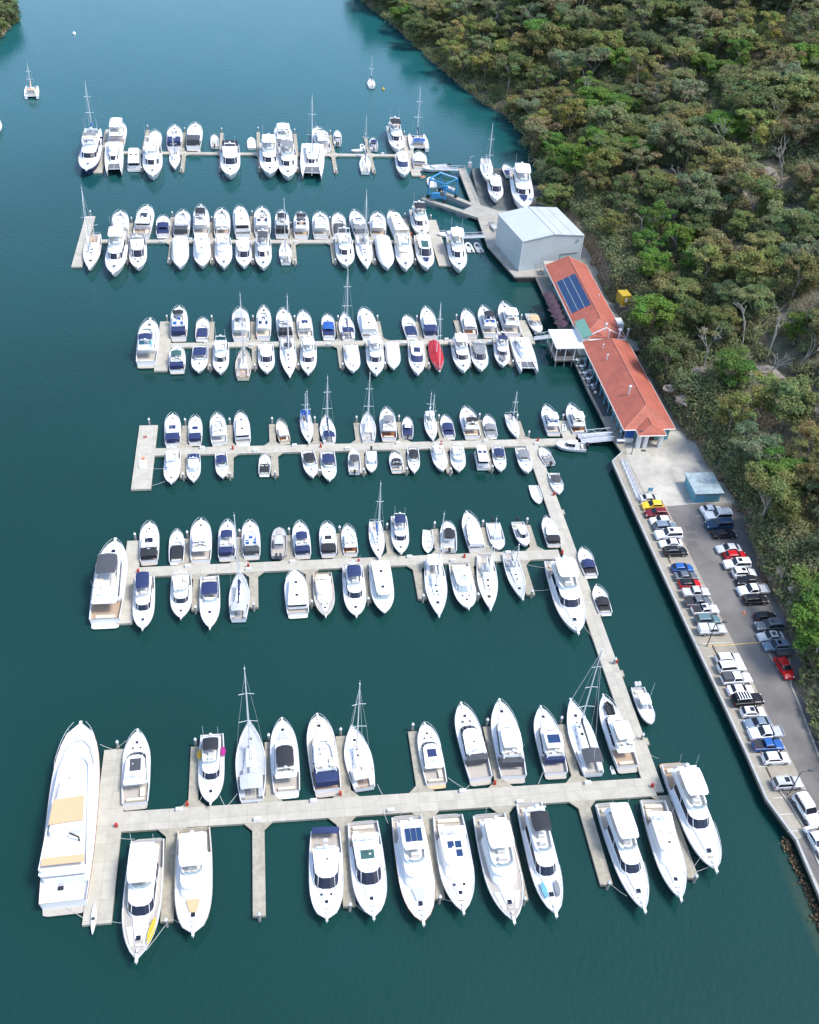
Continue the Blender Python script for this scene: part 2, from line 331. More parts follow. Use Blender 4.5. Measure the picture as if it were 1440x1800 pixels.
# ------------------------------------------------------------------ trees
def leaf_mat(name):
    m = D.materials.new(name); m.use_nodes = True; n = m.node_tree.nodes; l = m.node_tree.links
    p = n['Principled BSDF']; p.inputs['Roughness'].default_value = .75; p.inputs['Specular IOR Level'].default_value = .2
    oi = n.new('ShaderNodeObjectInfo'); at_ = n.new('ShaderNodeAttribute'); at_.attribute_name = 'tint'
    mx = n.new('ShaderNodeMix'); mx.data_type = 'RGBA'; mx.blend_type = 'MULTIPLY'; mx.inputs[0].default_value = 1
    l.new(oi.outputs['Color'], mx.inputs[6]); l.new(at_.outputs['Color'], mx.inputs[7]); l.new(mx.outputs[2], p.inputs['Base Color'])
    tr = n.new('ShaderNodeBsdfTranslucent'); l.new(mx.outputs[2], tr.inputs[0]); ad = n.new('ShaderNodeMixShader'); ad.inputs[0].default_value = .45
    l.new(p.outputs[0], ad.inputs[1]); l.new(tr.outputs[0], ad.inputs[2]); l.new(ad.outputs[0], n['Material Output'].inputs[0])
    return m
LEAF = leaf_mat('leaves')
bark = mat('pale_bark', (.34,.29,.24), .85, (1.2,.5)); deadb = mat('bleached_bark', (.27,.25,.22), .8, (1.2,.3))
def leaves_mesh(name, clumps, per, size, rg, spread=.0):
    """clumps: (x,y,z,r,flat,tint) -> many small leaf sprays through each clump's shell"""
    Vs = []; T_ = []; H_ = []
    for (x, y, z, r, fl, ti) in clumps:
        n = max(8, int(per*r*r))
        d = rg.normal(size=(n, 3)); d /= np.linalg.norm(d, axis=1)[:, None]
        d[:, 2] = np.where(d[:, 2] < -.35, -d[:, 2]*.6, d[:, 2])
        rad = r*(rg.random(n)**.38)*(1+.22*np.sin(d[:, 0]*5+x)+.15*np.sin(d[:, 1]*7+y))
        c = np.array([x, y, z])+d*rad[:, None]*np.array([1, 1, fl])
        u = rg.normal(size=(n, 3)); nn = d*1.1+rg.normal(size=(n, 3))*.8+np.array([0, 0, .75]); nn /= np.linalg.norm(nn, axis=1)[:, None]
        u -= (u*nn).sum(1)[:, None]*nn; u /= np.linalg.norm(u, axis=1)[:, None]; v = np.cross(nn, u)
        s = size*(.6+.8*rg.random(n))[:, None]; k = (.45+.4*rg.random(n))[:, None]
        q = np.stack([c-u*s, c-v*s*k+u*s*.15, c+u*s, c+v*s*k-u*s*.1], 1)
        Vs.append(q.reshape(-1, 3)); br = ti*(.75+.5*rg.random(n)); T_.append(np.repeat(br, 4)); H_.append(np.full(n*4, rg.random()))
    V = np.concatenate(Vs); t = np.concatenate(T_); nq = len(V)//4
    m = D.meshes.new(name); m.vertices.add(len(V)); m.vertices.foreach_set('co', V.ravel()); m.loops.add(nq*4); m.loops.foreach_set('vertex_index', np.arange(nq*4))
    m.polygons.add(nq); m.polygons.foreach_set('loop_start', np.arange(0, nq*4, 4)); m.polygons.foreach_set('loop_total', np.full(nq, 4)); m.update(); m.validate()
    a = m.color_attributes.new('tint', 'FLOAT_COLOR', 'POINT'); c4 = np.ones((len(V), 4)); h = rg.random(len(V)//4).repeat(4)
    hc = np.concatenate(H_); c4[:, 0] = t*(.78+.2*h+.32*hc); c4[:, 1] = t*(1.08-.12*hc); c4[:, 2] = t*(.95-.25*h+.3*np.abs(hc-.5)); a.data.foreach_set('color', c4.ravel()); m.materials.append(LEAF); return m
def make_tree(kind, seed):
    rg = np.random.default_rng(seed); rd = random.Random(seed); tr = MB(); cl = []
    H = dict(round=9.0, flat=9.5, sparse=11.0, dense=8.0)[kind]; R = dict(round=4.6, flat=5.4, sparse=5.0, dense=4.2)[kind]
    fork = H*(.30 if kind != 'sparse' else .45); lx, ly = rd.uniform(-.8, .8), rd.uniform(-.8, .8)
    base = (0, 0, -1.2); mid = (lx*.4, ly*.4, fork*.5); top = (lx, ly, fork)
    tr.tube([base, mid, top], .26, 6, .18)
    nl = dict(round=6, flat=7, sparse=6, dense=6)[kind]; a0 = rd.uniform(0, 6)
    for i in range(nl):
        a = a0+2*pi*i/nl+rd.uniform(-.3, .3); rr_ = R*rd.uniform(.45, .72); zz = H*rd.uniform(.62, .84)
        e = (lx+rr_*cos(a), ly+rr_*sin(a), zz); m_ = (lx+rr_*.45*cos(a+.3), ly+rr_*.45*sin(a+.3), fork+(zz-fork)*.55)
        tr.tube([top, m_, e], .14, 5, .04)
        for j in range(2 if kind == 'sparse' else 3):
            b = rd.uniform(0, 2*pi); q = R*rd.uniform(.05, .32)
            c = (e[0]+q*cos(b), e[1]+q*sin(b), e[2]+rd.uniform(-.9, 1.0)); tr.tube([m_, ((m_[0]+c[0])/2, (m_[1]+c[1])/2, (m_[2]+c[2])/2+.3), c], .06, 4, .02)
            cr = R*(rd.uniform(.20, .34) if kind != 'sparse' else rd.uniform(.17, .27)); cl.append((*c, cr, rd.uniform(.5, .72), rd.uniform(.86, 1.14)))
    for j in range(4 if kind != 'dense' else 8):
        a = rd.uniform(0, 6.3); q = R*rd.uniform(0, .4); cl.append((lx+q*cos(a), ly+q*sin(a), H*rd.uniform(.75, .95), R*rd.uniform(.2, .33), .65, rd.uniform(.9, 1.15)))
    for j in range(11):
        a = rd.uniform(0, 6.3); q = R*rd.uniform(.25, .85); cl.append((lx+q*cos(a), ly+q*sin(a), H*rd.uniform(.30, .62), R*rd.uniform(.18, .30), 0.8, rd.uniform(.8, 1.05)))
    per = dict(round=150, flat=150, sparse=135, dense=170)[kind]
    t = thing('gum_tree', 'tree', 'tree'); obj('trunk', tr, bark, t); c = obj('crown', leaves_mesh('crown', cl, per, 0.20 if kind != 'dense' else .19, rg), LEAF, t)
    return t
def make_bare(seed):
    rd = random.Random(seed); tr = MB()
    def br(p, a, tilt, L, r, dpt):
        q = (p[0]+L*sin(tilt)*cos(a), p[1]+L*sin(tilt)*sin(a), p[2]+L*cos(tilt)); m_ = tuple((p[i]+q[i])/2+rd.uniform(-.12, .12)*L for i in range(3))
        tr.tube([p, m_, q], r, 5, r*.55)
        if dpt < 3:
            for k in range(rd.choice((2, 3))): br(q, a+rd.uniform(-1.5, 1.5), min(1.5, tilt+rd.uniform(.1, .55)), L*rd.uniform(.55, .75), r*.55, dpt+1)
    br((0, 0, -1), rd.uniform(0, 6), .15, 4.5, .24, 0)
    t = thing('bare_gum_tree', 'tree', 'tree'); obj('trunk', tr, deadb, t); return t
KINDS = ['round', 'flat', 'sparse', 'dense']
protos = {k: [make_tree(k, 10*i+j) for j in range(3)] for i, k in enumerate(KINDS)}
used = set()
PAL = dict(olive=(.225,.255,.115), greyish=(.225,.26,.15), dark=(.155,.20,.095), bright=(.15,.26,.065), yellowish=(.27,.285,.11), bronze=(.245,.235,.12))
SH = dict(round='rounded', flat='wide flat', sparse='thin open', dense='bushy')
def zone(x, y):
    for lim, nm in ((96, 'above the near road'), (118, 'behind southern parked cars'), (134, 'behind northern parked cars'), (153, 'behind the blue shed'), (188, 'behind southern red roof'),
                    (226, 'behind northern red roof'), (262, 'behind the grey shed'), (300, 'beyond the hardstand'), (345, 'past the marina bend'), (400, 'on the far bay shore')):
        if y < lim: return nm
    return 'at the far top shore'
def level(d): return 'at the foot' if d < 9 else 'low' if d < 24 else 'halfway up' if d < 50 else 'high up' if d < 85 else 'near the crest'
labels = set(); placed = []
def place_tree(x, y, z, d, kind, col, s, sz, zn=None, lv=None):
    opts = [(kind, col)]+[(k, c) for k in KINDS for c in PAL]; rd = random.Random(int(x*7+y*13))
    rest = opts[1:]; rd.shuffle(rest); zn = zn or zone(x, y); lv = lv or level(d); ok = None
    for k, c in [opts[0]]+rest:
        size = 'tall' if sz > 1.12 else 'small' if sz < .88 else 'middling'
        lab = f'{size} {c} green gum tree, {SH[k]} crown, {lv}, {zn}' if c not in ('bronze',) else f'{size} bronze tinted gum tree, {SH[k]} crown, {lv}, {zn}'
        if lab not in labels: ok = (k, c, lab); break
    k, c, lab = ok or (kind, col, lab); labels.add(lab)
    pr = protos[k][rd.randrange(3)]; key = pr.name
    if key in used: t = dup(pr, (x, y, z), rd.uniform(0, 6.28))
    else: used.add(key); t = pr; t.location = (x, y, z); t.rotation_euler = (0, 0, rd.uniform(0, 6.28))
    t.scale = (s*sz*.88, s*sz*.88, .92*sz*rd.uniform(.85, 1.1)); t['label'] = lab; t['group'] = 'gum trees on the slopes'
    j = rd.uniform(.85, 1.15); col3 = PAL[c]
    for ch in t.children: ch.color = (col3[0]*j*rd.uniform(.92, 1.08), col3[1]*j, col3[2]*j*rd.uniform(.85, 1.15), 1)
def visible(x, y, z, mg=130):
    v = (x, y, z-CAMH); f = sum(v[i]*FW[i] for i in range(3))
    if f < 20: return False
    u, w_ = proj((x, y, z)); return -mg < u < 1440+mg and -mg < w_ < 1800+mg
def on_hill(u, v):
    d = ray(u, v); t0 = 150.0; L = math.sqrt(sum(q*q for q in d)); d = [q/L for q in d]
    T_ = np.arange(120, 700, 1.0); X = d[0]*T_; Y = d[1]*T_; Z = CAMH+d[2]*T_; h, _ = hill_h(X, Y); i = int(np.argmax(Z < h)); return X[i], Y[i], float(h[i])
BT = [(1268,288,'on bare sandstone'),(1190,352,'low above the grey shed'),(1368,335,'on a rock shelf'),(1355,245,'high on the slope'),(1237,655,'behind the southern red roof'),(1300,618,'leaning downhill'),
      (1345,640,'twisted'),(1400,660,'above the car park'),(1118,438,'behind the northern red roof'),(1020,200,'above the bay'),(1100,60,'near the top'),(860,70,'at the far shore'),(1330,700,'beside brown rock'),
      (1005,60,'high over the bay'),(1160,300,'among boulders'),(1420,280,'at the right edge'),(1420,760,'above the right-hand cars'),(1290,380,'mid slope'),(1355,60,'near the top right corner'),(930,160,'over the waterline')]
BO = [(1170,122,2.6,'below the top trees'),(1155,140,2.0,'split in two'),(1178,170,1.7,'half hidden by scrub'),(1260,300,2.6,'beside the bleached tree'),(1345,310,3.2,'broad and domed'),(1360,335,2.6,'under the domed slab'),(1430,30,3.0,'near the top corner'),
      (1080,240,2.4,'dark and shaded'),(1145,225,2.0,'by a dark cleft'),(1165,310,2.2,'mossy'),(1120,340,1.8,'above the grey shed'),(1380,380,2.6,'stacked'),(1300,345,2.0,'flat topped'),(1290,455,2.2,'above the yellow container'),
      (1350,665,3.0,'orange brown'),(1400,700,2.4,'brown, right side'),(1230,660,1.8,'behind the southern roof'),(1310,660,1.6,'small pale'),(1420,730,2.6,'above the right-hand cars'),(1375,1010,1.4,'above the white ute'),(1400,1040,1.3,'by the road bend'),
      (1395,1065,1.0,'small, by the road bend'),(1180,690,1.6,'behind the southern roof end'),(1200,710,1.8,'over the yard corner')]
CLEAR = [(*on_hill(u, v)[:2], r*2.5) for u, v, r, _ in BO]+[(*on_hill(u, v)[:2], 4.2) for u, v, _ in BT]
# candidates by dart throwing
cand = []; rd = random.Random(99); tries = 0
NX, NY = rd.uniform, rd.uniform
xs = np.array([rd.uniform(-30, 330) for _ in range(16000)]); ys = np.array([rd.uniform(40, 640) for _ in range(16000)]); zs, ds = hill_h(xs, ys)
CL = vnoise(xs, ys, 22, 9)
for x, y, z, d, cn in zip(xs, ys, zs, ds, CL):
    if d < (2.2 if y < 262 else 1.0) or not visible(x, y, z+5, 60): continue
    if 222 < y < 262 and d < 4.5: continue
    if (x-85.8)**2+(y-207.5)**2 < 30 or ((x-88)**2+(y-196)**2 < 30): continue
    if any((x-a)**2+(y-b)**2 < q*q for a, b, q in CLEAR): continue
    far = hypot(x, y)
    r = (4.3+far*.0084)*(1+.15*cn)
    if all((x-a)**2+(y-b)**2 > r*r for a, b, *_ in cand): cand.append((x, y, z, d))
cand.sort(key=lambda c: hypot(c[0], c[1])); cand = cand[:288]; cand.sort(key=lambda c: -c[1]); print('TREES', len(cand))
for (x, y, z, d) in cand[:]:
    g = float(vnoise(np.array([x]), np.array([y]), 45, 21)[0]); h = rd.random()
    lush = (155 < y < 228 and d < 32) or (y < 112 and d < 16) or (262 < y < 290 and d < 12)
    if lush: kind = rd.choice(['dense', 'dense', 'round']); col = rd.choice(['bright', 'bright', 'dark', 'olive'])
    else:
        kind = rd.choice(['round', 'flat', 'sparse', 'sparse', 'flat']); q = h+g*.25
        col = 'dark' if q < .12 else 'olive' if q < .45 else 'greyish' if q < .68 else 'bronze' if q < .82 else 'yellowish' if q < .95 else 'bright'
    far = hypot(x, y)
    place_tree(x, y, z, d, kind, col, 1.0+.0006*far, rd.uniform(.78, 1.28)*(.82+.0009*far))
# headland trees
for x, y in ((-98.5,420),(-98.5,432),(-98,441),(-99,451),(-102,461),(-101,426),(-104,441),(-108,470),(-103,432),(-101,446),(-106,456),(-110,440),(-112,425),(-107,418),(-118,450),(-116,470),(-122,432)):
    z, d = head_h(np.array([float(x)]), np.array([float(y)]))
    place_tree(x, y, max(float(z[0]), 1), 0, rd.choice(['round', 'flat']), rd.choice(['olive', 'greyish']), 1.1, rd.uniform(.8, 1.0), 'on the opposite headland', ['by the water', 'inland'][x < -108])
bp_ = [make_bare(50+i) for i in range(4)]
for i, (u, v, s_) in enumerate(BT[:14]):
    x, y, z = on_hill(u, v); lab = 'leafless gum tree with bleached pale limbs, '+s_; sc = random.Random(i).uniform(.75, 1.0)*(1+.0006*hypot(x, y))
    t = bp_[i] if i < 4 else dup(bp_[i % 4], (x, y, z), i*1.3)
    t.location = (x, y, z+.5); t.rotation_euler = (0, 0, i*1.3); t.scale = (sc, sc, sc*1.15); t['label'] = lab; t['group'] = 'bare gum trees on the slope'
hx = rng.uniform(-125, -95, 700); hy = rng.uniform(408, 480, 700); hz, hd = head_h(hx, hy)
hm = obj('headland_scrub', leaves_mesh('headland_scrub', [(a, b, max(c, .3)+.4, rng.uniform(.9, 2.0), .7, rng.uniform(.6, 1.1)) for a, b, c, e in zip(hx, hy, hz, hd) if e > -.3], 22, .35, rng), LEAF); hm.color = (.13, .17, .08, 1); tag(hm, kind='stuff', label='scrub covering the opposite headland')
# undergrowth: one mass
ux = np.concatenate([rng.uniform(-30, 300, 60000), rng.uniform(76, 92, 9000)]); uy = np.concatenate([rng.uniform(30, 620, 60000), rng.uniform(60, 262, 9000)]); _p = rng.permutation(69000); ux = ux[_p]; uy = uy[_p]; uz, ud = hill_h(ux, uy)
cn = vnoise(ux, uy, 9, 31)+.6*vnoise(ux, uy, 30, 32); cl = []; cols = []
for i in range(69000):
    if ud[i] < (.55 if uy[i] < 262 else -.6) or (cn[i] < -.85 and ud[i] > 5) or len(cl) > 15000: continue
    if 218 < uy[i] < 262 and ud[i] < 3: continue
    if ud[i] > 5 and any((ux[i]-a)**2+(uy[i]-b)**2 < (q*.7)**2 for a, b, q in CLEAR[:24]): continue
    if (ux[i]-85.8)**2+(uy[i]-207.5)**2 < 14: continue
    if not visible(ux[i], uy[i], uz[i], 130): continue
    r = rng.uniform(.8, 2.7)*(1 if ud[i] > 4 or uy[i] > 262 else .5); uz[i] = max(uz[i], .4); cl.append((ux[i], uy[i], uz[i]+r*.55, r, .8, rng.uniform(.8, 1.15)))
print('SHRUBS', len(cl))
ug = obj('undergrowth', leaves_mesh('undergrowth', cl, 24, .27, rng), LEAF); ug.color = (.235, .26, .145, 1)
tag(ug, kind='stuff', label='low scrubby bush covering the ground between the gum trees')
# boulders
rock = mat('sandstone', (.25,.22,.185), .9, (.8,.6), bump=(2,.8))
rb = random.Random(3)
for u, v, s_, w_ in BO:
    s_ *= .9; x, y, z = on_hill(u, v); n = 9; rings = []
    for i, a in enumerate((-.9, -.4, 0, .35, .7, 1.0)):
        q = math.cos(a*1.35)*s_; rings.append([(q*(1+rb.uniform(-.32, .32))*cos(2*pi*j/n)*1.3, q*(1+rb.uniform(-.32, .32))*sin(2*pi*j/n), a*s_*.6+rb.uniform(-.12, .12)*s_) for j in range(n)])
    o = obj('sandstone_boulder', MB().loft(rings), rock, loc=(x, y, z+.2)); o.rotation_euler = (0, 0, rb.uniform(0, 6))
    tag(o, 'weathered sandstone boulder on the wooded slope, '+w_, 'boulder', 'sandstone boulders on the slope')

# ------------------------------------------------------------------ boats
def hull_w(t, kind):
    if kind == 'sail': return .74+.26*sin(min(t/.45, 1)*pi/2) if t < .45 else (1-((t-.45)/.55)**2.0)**.95
    if kind == 'box': return 1.0 if t < .82 else 1-.35*((t-.82)/.18)**2
    if kind == 'round': return .88+.12*sin(min(t/.4, 1)*pi/2) if t < .5 else math.sqrt(max(0, 1-((t-.5)/.5)**2.6))
    u = (t-.5)/.5
    return .90+.10*sin(min(t/.4, 1)*pi/2) if t < .5 else max(0, 1-u**(2.9 if kind == 'full' else 2.5))**(.72 if kind == 'full' else .80)
class Boat:
    """one boat: a root Empty and its parts; local +Y is the bow, z=0 the waterline"""
    def __init__(s, name, label, cat, bx, by, sx, sy, B, group, o):
        s.L = L = hypot(bx-sx, by-sy); s.b = B/2; s.o = o
        s.root = thing(name, label, cat, ((bx+sx)/2, (by+sy)/2, o.get('z', 0)), atan2(-(bx-sx), by-sy), group)
        s.k = max(.5, min(1.5, L/13.0)); s.fb = o.get('fb', max(.42, .42+.062*L))
        s.rise = o.get('rise', .38)
    def P(s, name, mb, m, smooth=False, par=None): return obj(name, mb, M(m) if isinstance(m, str) else m, par or s.root, smooth)
    def Y(s, t): return (t-.5)*s.L
    def zd(s, t): return s.fb*(1+s.rise*max(0, t-.1)**1.8)
    def hull(s, kind='motor', col='white', boot='anti', deck='white', ck=.26, cfloor='offwhite', b=None, x0=0.0, t0=0.0, t1=1.0, open_=True, lower=.55):
        b = b or s.b; N = 15; up = MB(); lo = MB(); ru = []; rl = []; edge = []
        for i in range(N):
            t = t0+(t1-t0)*(i/(N-1))**.9; tt = (t-t0)/(t1-t0); w = max(.012, hull_w(tt, kind))*b; y = s.Y(t); z = s.zd(t)+.1
            rake = .085*s.L*tt**3.2; fl = .93-.30*tt**1.6; wl = max(.01, w*fl); zc = .22
            edge.append((w, y, z))
            ru.append([(x0-w, y, z), (x0-(w+wl)/2*.995, y-rake*.4, (z+zc)/2), (x0-wl, y-rake, zc), (x0, y-rake*1.02, zc-.02), (x0+wl, y-rake, zc), (x0+(w+wl)/2*.995, y-rake*.4, (z+zc)/2), (x0+w, y, z), (x0+max(.005, w-.09), y, z), (x0+max(.005, w-.09), y, z-.12), (x0-max(.005, w-.09), y, z-.12), (x0-max(.005, w-.09), y, z)])
            rl.append([(x0-wl*.995, y-rake, zc), (x0-wl*.9, y-rake*1.1, -.1), (x0, y-rake*1.15, -.45), (x0+wl*.9, y-rake*1.1, -.1), (x0+wl*.995, y-rake, zc)])
        # shell with cockpit cut: the deck lid is a separate part, so drop the two lid verts' faces
        k = len(ru[0]); up.v = [p for r in ru for p in r]
        for i in range(N-1):
            for j in range(k):
                if j == 8: continue
                a = i*k+j; c = i*k+(j+1) % k; up.f.append((a, a+k, c+k, c))
        up.f.append(tuple(range(0, 7))); up.f.append((0, 6, 7, 8, 9, 10))
        hu = s.P('hull', up, col, True); hu.data.polygons.foreach_set('use_smooth', [False]*len(hu.data.polygons))
        s.P('antifouling', lo.loft(rl, True, True), boot)
        dk = MB(); pts = [(t0+(t1-t0)*(i/(N-1))**.9) for i in range(N)]; tc = ck if open_ else t0
        pts = [tc]+[p for p in pts if p > tc+.005]; row = []
        for t in pts:
            tt = (t-t0)/(t1-t0); w = max(.006, max(.012, hull_w(tt, kind))*b-.08); z = s.zd(t)-.02; row.append((w, s.Y(t), z))
        for i in range(len(row)-1):
            (w0, y0, z0), (w1, y1, z1) = row[i], row[i+1]; q = len(dk.v)
            dk.v += [(x0-w0, y0, z0), (x0, y0, z0+.05*w0), (x0+w0, y0, z0), (x0-w1, y1, z1), (x0, y1, z1+.05*w1), (x0+w1, y1, z1)]
            dk.f += [(q, q+1, q+4, q+3), (q+1, q+2, q+5, q+4)]
        if open_ and ck > t0+.02:
            w0 = row[0][0]; z0 = s.zd(tc)-.02; zf = z0-lower*s.k
            dk.add([(x0-w0, s.Y(tc), zf), (x0+w0, s.Y(tc), zf), (x0+w0, s.Y(tc), z0), (x0-w0, s.Y(tc), z0)], [(0, 1, 2, 3)])
        s.P('deck', dk, deck)
        if open_ and ck > t0+.02:
            wf = (hull_w(0, kind)*b-.07); s.P('cockpit_floor', MB().add([(x0-wf, s.Y(t0)+.05, zf), (x0+wf, s.Y(t0)+.05, zf), (x0+w0, s.Y(tc), zf), (x0-w0, s.Y(tc), zf)], [(0, 1, 2, 3)]), cfloor)
            s.cf = zf
        rub = MB()
        if s.o.get('det', 1):
            for sg in (-1, 1): rub.tube([(x0+sg*(w+.02), y, z-.1) for w, y, z in edge], .045*s.k, 4)
            s.P('rub_rail', rub, s.o.get('rub', 'alum'))
        return hu
    def ring(s, y0, y1, w0, w1, nose, z, n=7):
        """plan outline: square stern end, rounded bow end"""
        nose = min(nose, abs(y1-y0)*.8); pts = [(-w0*.9, y0, z), (-w0, y0+.25, z), (-(w0+w1)/2, (y0+y1-nose)/2, z)]
        for i in range(n+1):
            a = pi-pi*i/n; c, q = cos(a), sin(a); pts.append((w1*(abs(c)**.75)*(1 if c > 0 else -1), y1-nose+nose*q, z))
        return pts+[((w0+w1)/2, (y0+y1-nose)/2, z), (w0, y0+.25, z), (w0*.9, y0, z)][0:3]
    def house(s, y0, y1, w0, w1, nose, z0, zb, zt, base='white', glass='glass', roof='white', rake=.5, aft=0.0, over=(.1, .1), rt=.1, crown=.06, pill=True, rname='roof'):
        s.P('cabin', MB().loft([s.ring(y0, y1, w0, w1, nose, z0)[::-1], s.ring(y0, y1-.12, w0*.985, w1*.985, nose, zb)[::-1]][::1], True, True), base)
        g = s.P('windows', MB().loft([s.ring(y0+.01, y1-.14, w0*.978, w1*.975, nose, zb)[::-1], s.ring(y0+aft, y1-.14-rake, w0*.90, w1*.88, nose, zt)[::-1]], True, True), glass)
        if pill and glass in ('glass', 'clear'):
            mb = MB(); y1b, y1t = y1-.14, y1-.14-rake
            R0 = s.ring(y0, y1b+.02, w0*.99, w1*.99, nose, zb); R1 = s.ring(y0+aft, y1t+.02, w0*.915, w1*.895, nose, zt)
            zz_ = []
            for q, j in enumerate((0, 2, 3, 5, 8, 10, 11, 13)):
                if j < len(R0): zz_ += [R0[j], R1[j]] if q % 2 == 0 else [R1[j], R0[j]]
            mb.tube(zz_, .045*s.k, 4)
            s.P('window_frame', mb, 'white', par=g)
        ya = y0-over[0]; yf = y1-.14-rake+over[1]
        r = [s.ring(ya, yf, w0*.95, w1*.92, nose, zt)[::-1], s.ring(ya, yf, w0*.96, w1*.93, nose, zt+rt)[::-1], s.ring(ya+.15, yf-.2, w0*.8, w1*.76, nose*.8, zt+rt+crown)[::-1]]
        return s.P(rname, MB().loft(r), roof)
    def hatch(s, t, x=0.0, w=.28, col='glass', z=None, par=None, l=None):
        l = l or w; z = s.zd(t)+.03+.04*s.b if z is None else z
        s.P('hatch', MB().box(x-w, x+w, s.Y(t)-l, s.Y(t)+l, z-.02, z+.045, .03, .03), col, par=par)
    def rails(s, t0=.6, h=.6, kind='motor', b=None, aft=False):
        b = b or s.b; mb = MB()
        for sg in (-1, 1):
            pts = []
            for i in range(9):
                t = t0+(.985-t0)*i/8; pts.append((sg*max(.05, hull_w(t, kind)*b-.07), s.Y(t), s.zd(t)+.08+h*(1 if i else .15)))
            mb.tube(pts, .03, 4)
            for i in (2, 4, 6, 7): p = pts[i]; mb.tube([(p[0], p[1], p[2]-h), p], .02, 3)
        s.P('bow_rail', mb, 'steel')
    def pulpit(s, l=.35):
        z = s.zd(1)+.05; s.P('anchor_roller', MB().box(-.16*s.k, .16*s.k, s.Y(1)-.5*s.k, s.Y(1)+l*s.k, z, z+.12*s.k, .02, .04), 'offwhite')
        s.P('anchor', MB().tube([(0, s.Y(1)+l*s.k*.9, z+.02), (0, s.Y(1)+l*s.k*1.1, z-.25)], .06*s.k, 5), 'steel')
    def platform(s, l=.7, col='offwhite'):
        s.P('swim_platform', MB().loft([[(-s.b*.8, s.Y(0)-l*.8, z), (-s.b*.62, s.Y(0)-l, z), (s.b*.62, s.Y(0)-l, z), (s.b*.8, s.Y(0)-l*.8, z), (s.b*.84, s.Y(0)+.05, z), (-s.b*.84, s.Y(0)+.05, z)] for z in (.24, .36)]), col)
    def canopy(s, t0, t1, w, z, col, poles=True, crown=.18, zp=None, name='bimini'):
        y0, y1 = s.Y(t0), s.Y(t1); n = 5; mb = MB(); rings = []
        for f, q in ((0, .84), (.06, .95), (.25, 1), (.75, 1), (.92, .93), (1, .78)):
            y = y0+(y1-y0)*f; d = -.08 if f in (0, 1) else 0
            up_ = [(q*w*(-1+2*j/n), y, z+d+crown*(1-(2*j/n-1)**2)) for j in range(n+1)]; rings.append(up_+[(p[0], p[1], p[2]-.05) for p in reversed(up_)])
        c = s.P(name, mb.loft(rings), col)
        if poles:
            pb = MB(); zp = s.fb if zp is None else zp
            for sx in (-1, 1):
                for yy in (y0+.1, y1-.1): pb.tube([(sx*w*.97, yy, z-.03), (sx*w*1.0, (y0+y1)/2, zp)], .025, 4)
            s.P('frame', pb, 'steel', par=c)
        return c
    def seat(s, x0, x1, y0, y1, z, col='cream', h=.42):
        s.P('seat', MB().box(x0, x1, y0, y1, z, z+h, .03, .03), col)
    def arch(s, t, w, z0, z1, dome=True, col='white'):
        y = s.Y(t); k = s.k; mb = MB(); mb.tube([(-w, y-.5*k, z0), (-w*.9, y, z1), (w*.9, y, z1), (w, y-.5*k, z0)], .1*k, 4); a = s.P('radar_arch', mb, col)
        if dome: s.P('radar_dome', MB().ball(0, y, z1+.2*k, .28*k, 8, .6), 'white', True, par=a)
        s.P('aerial', MB().tube([(w*.85, y, z1), (w*.9, y-.3, z1+2.0*k)], .02, 3).tube([(-w*.85, y, z1), (-w*.9, y-.3, z1+1.6*k)], .02, 3), 'white', par=a)
    def outboard(s, x=0.0, col='black', k=1.0):
        y = s.Y(0); z = s.fb
        s.P('outboard_motor', MB().loft([[(x-.17*k, y-.5*k, z+.25), (x+.17*k, y-.5*k, z+.25), (x+.17*k, y-.02, z+.25), (x-.17*k, y-.02, z+.25)], [(x-.2*k, y-.6*k, z+.45*k), (x+.2*k, y-.6*k, z+.45*k), (x+.2*k, y, z+.5*k), (x-.2*k, y, z+.5*k)], [(x-.14*k, y-.5*k, z+.75*k), (x+.14*k, y-.5*k, z+.75*k), (x+.14*k, y-.08, z+.75*k), (x-.14*k, y-.08, z+.75*k)]]).box(x-.07*k, x+.07*k, y-.35*k, y-.12*k, -.4, z+.3), col)
    def mast(s, t, H, col='alloy', spread=2, boom=None, sail='navy', stays=True, w=None, z=None, name='mast'):
        y = s.Y(t); z0 = s.zd(t) if z is None else z; w = w or s.b; m = s.P(name, MB().tube([(0, y, z0), (0, y-.1, z0+H)], .11, 6, .07), col)
        sp = MB()
        for i in range(spread):
            zz = z0+H*((i+1)/(spread+1)+.04); q = w*(.62-.12*i)
            for sg in (-1, 1): sp.tube([(0, y, zz), (sg*q, y-.22*q, zz+.06)], .045, 4)
        if spread: s.P('spreader', sp, col, par=m)
        s.P('masthead', MB().disc(0, y-.1, z0+H, z0+H+.12, .10, 6).tube([(0, y-.1, z0+H), (0, y-.1, z0+H+.8)], .02, 3), 'white', par=m)
        if stays:
            st = MB(); q = w*.62
            for sg in (-1, 1):
                st.tube([(sg*w*.9, y-.1, z0), (sg*q, y-.2*q, z0+H*.37), (0, y, z0+H*.95)], .016, 3)
            st.tube([(0, s.Y(.985), s.zd(1)), (0, y-.05, z0+H*.97)], .05 if H > 8 else .02, 3); st.tube([(0, s.Y(.02), s.zd(0)), (0, y-.1, z0+H*.99)], .016, 3)
            s.P('rigging', st, 'steel', par=m)
        if boom:
            yb = s.Y(boom); zb = z0+1.25; s.P('boom', MB().tube([(0, y-.1, zb), (0, yb, zb+.1)], .08, 5), col, par=m)
            s.P('sail_cover', MB().tube([(0, y-.05, zb+.9), (0, y-.35, zb+.35), (0, (y+yb)/2, zb+.28), (0, yb+.2, zb+.22)], .22, 6, .12), sail, True, par=m)

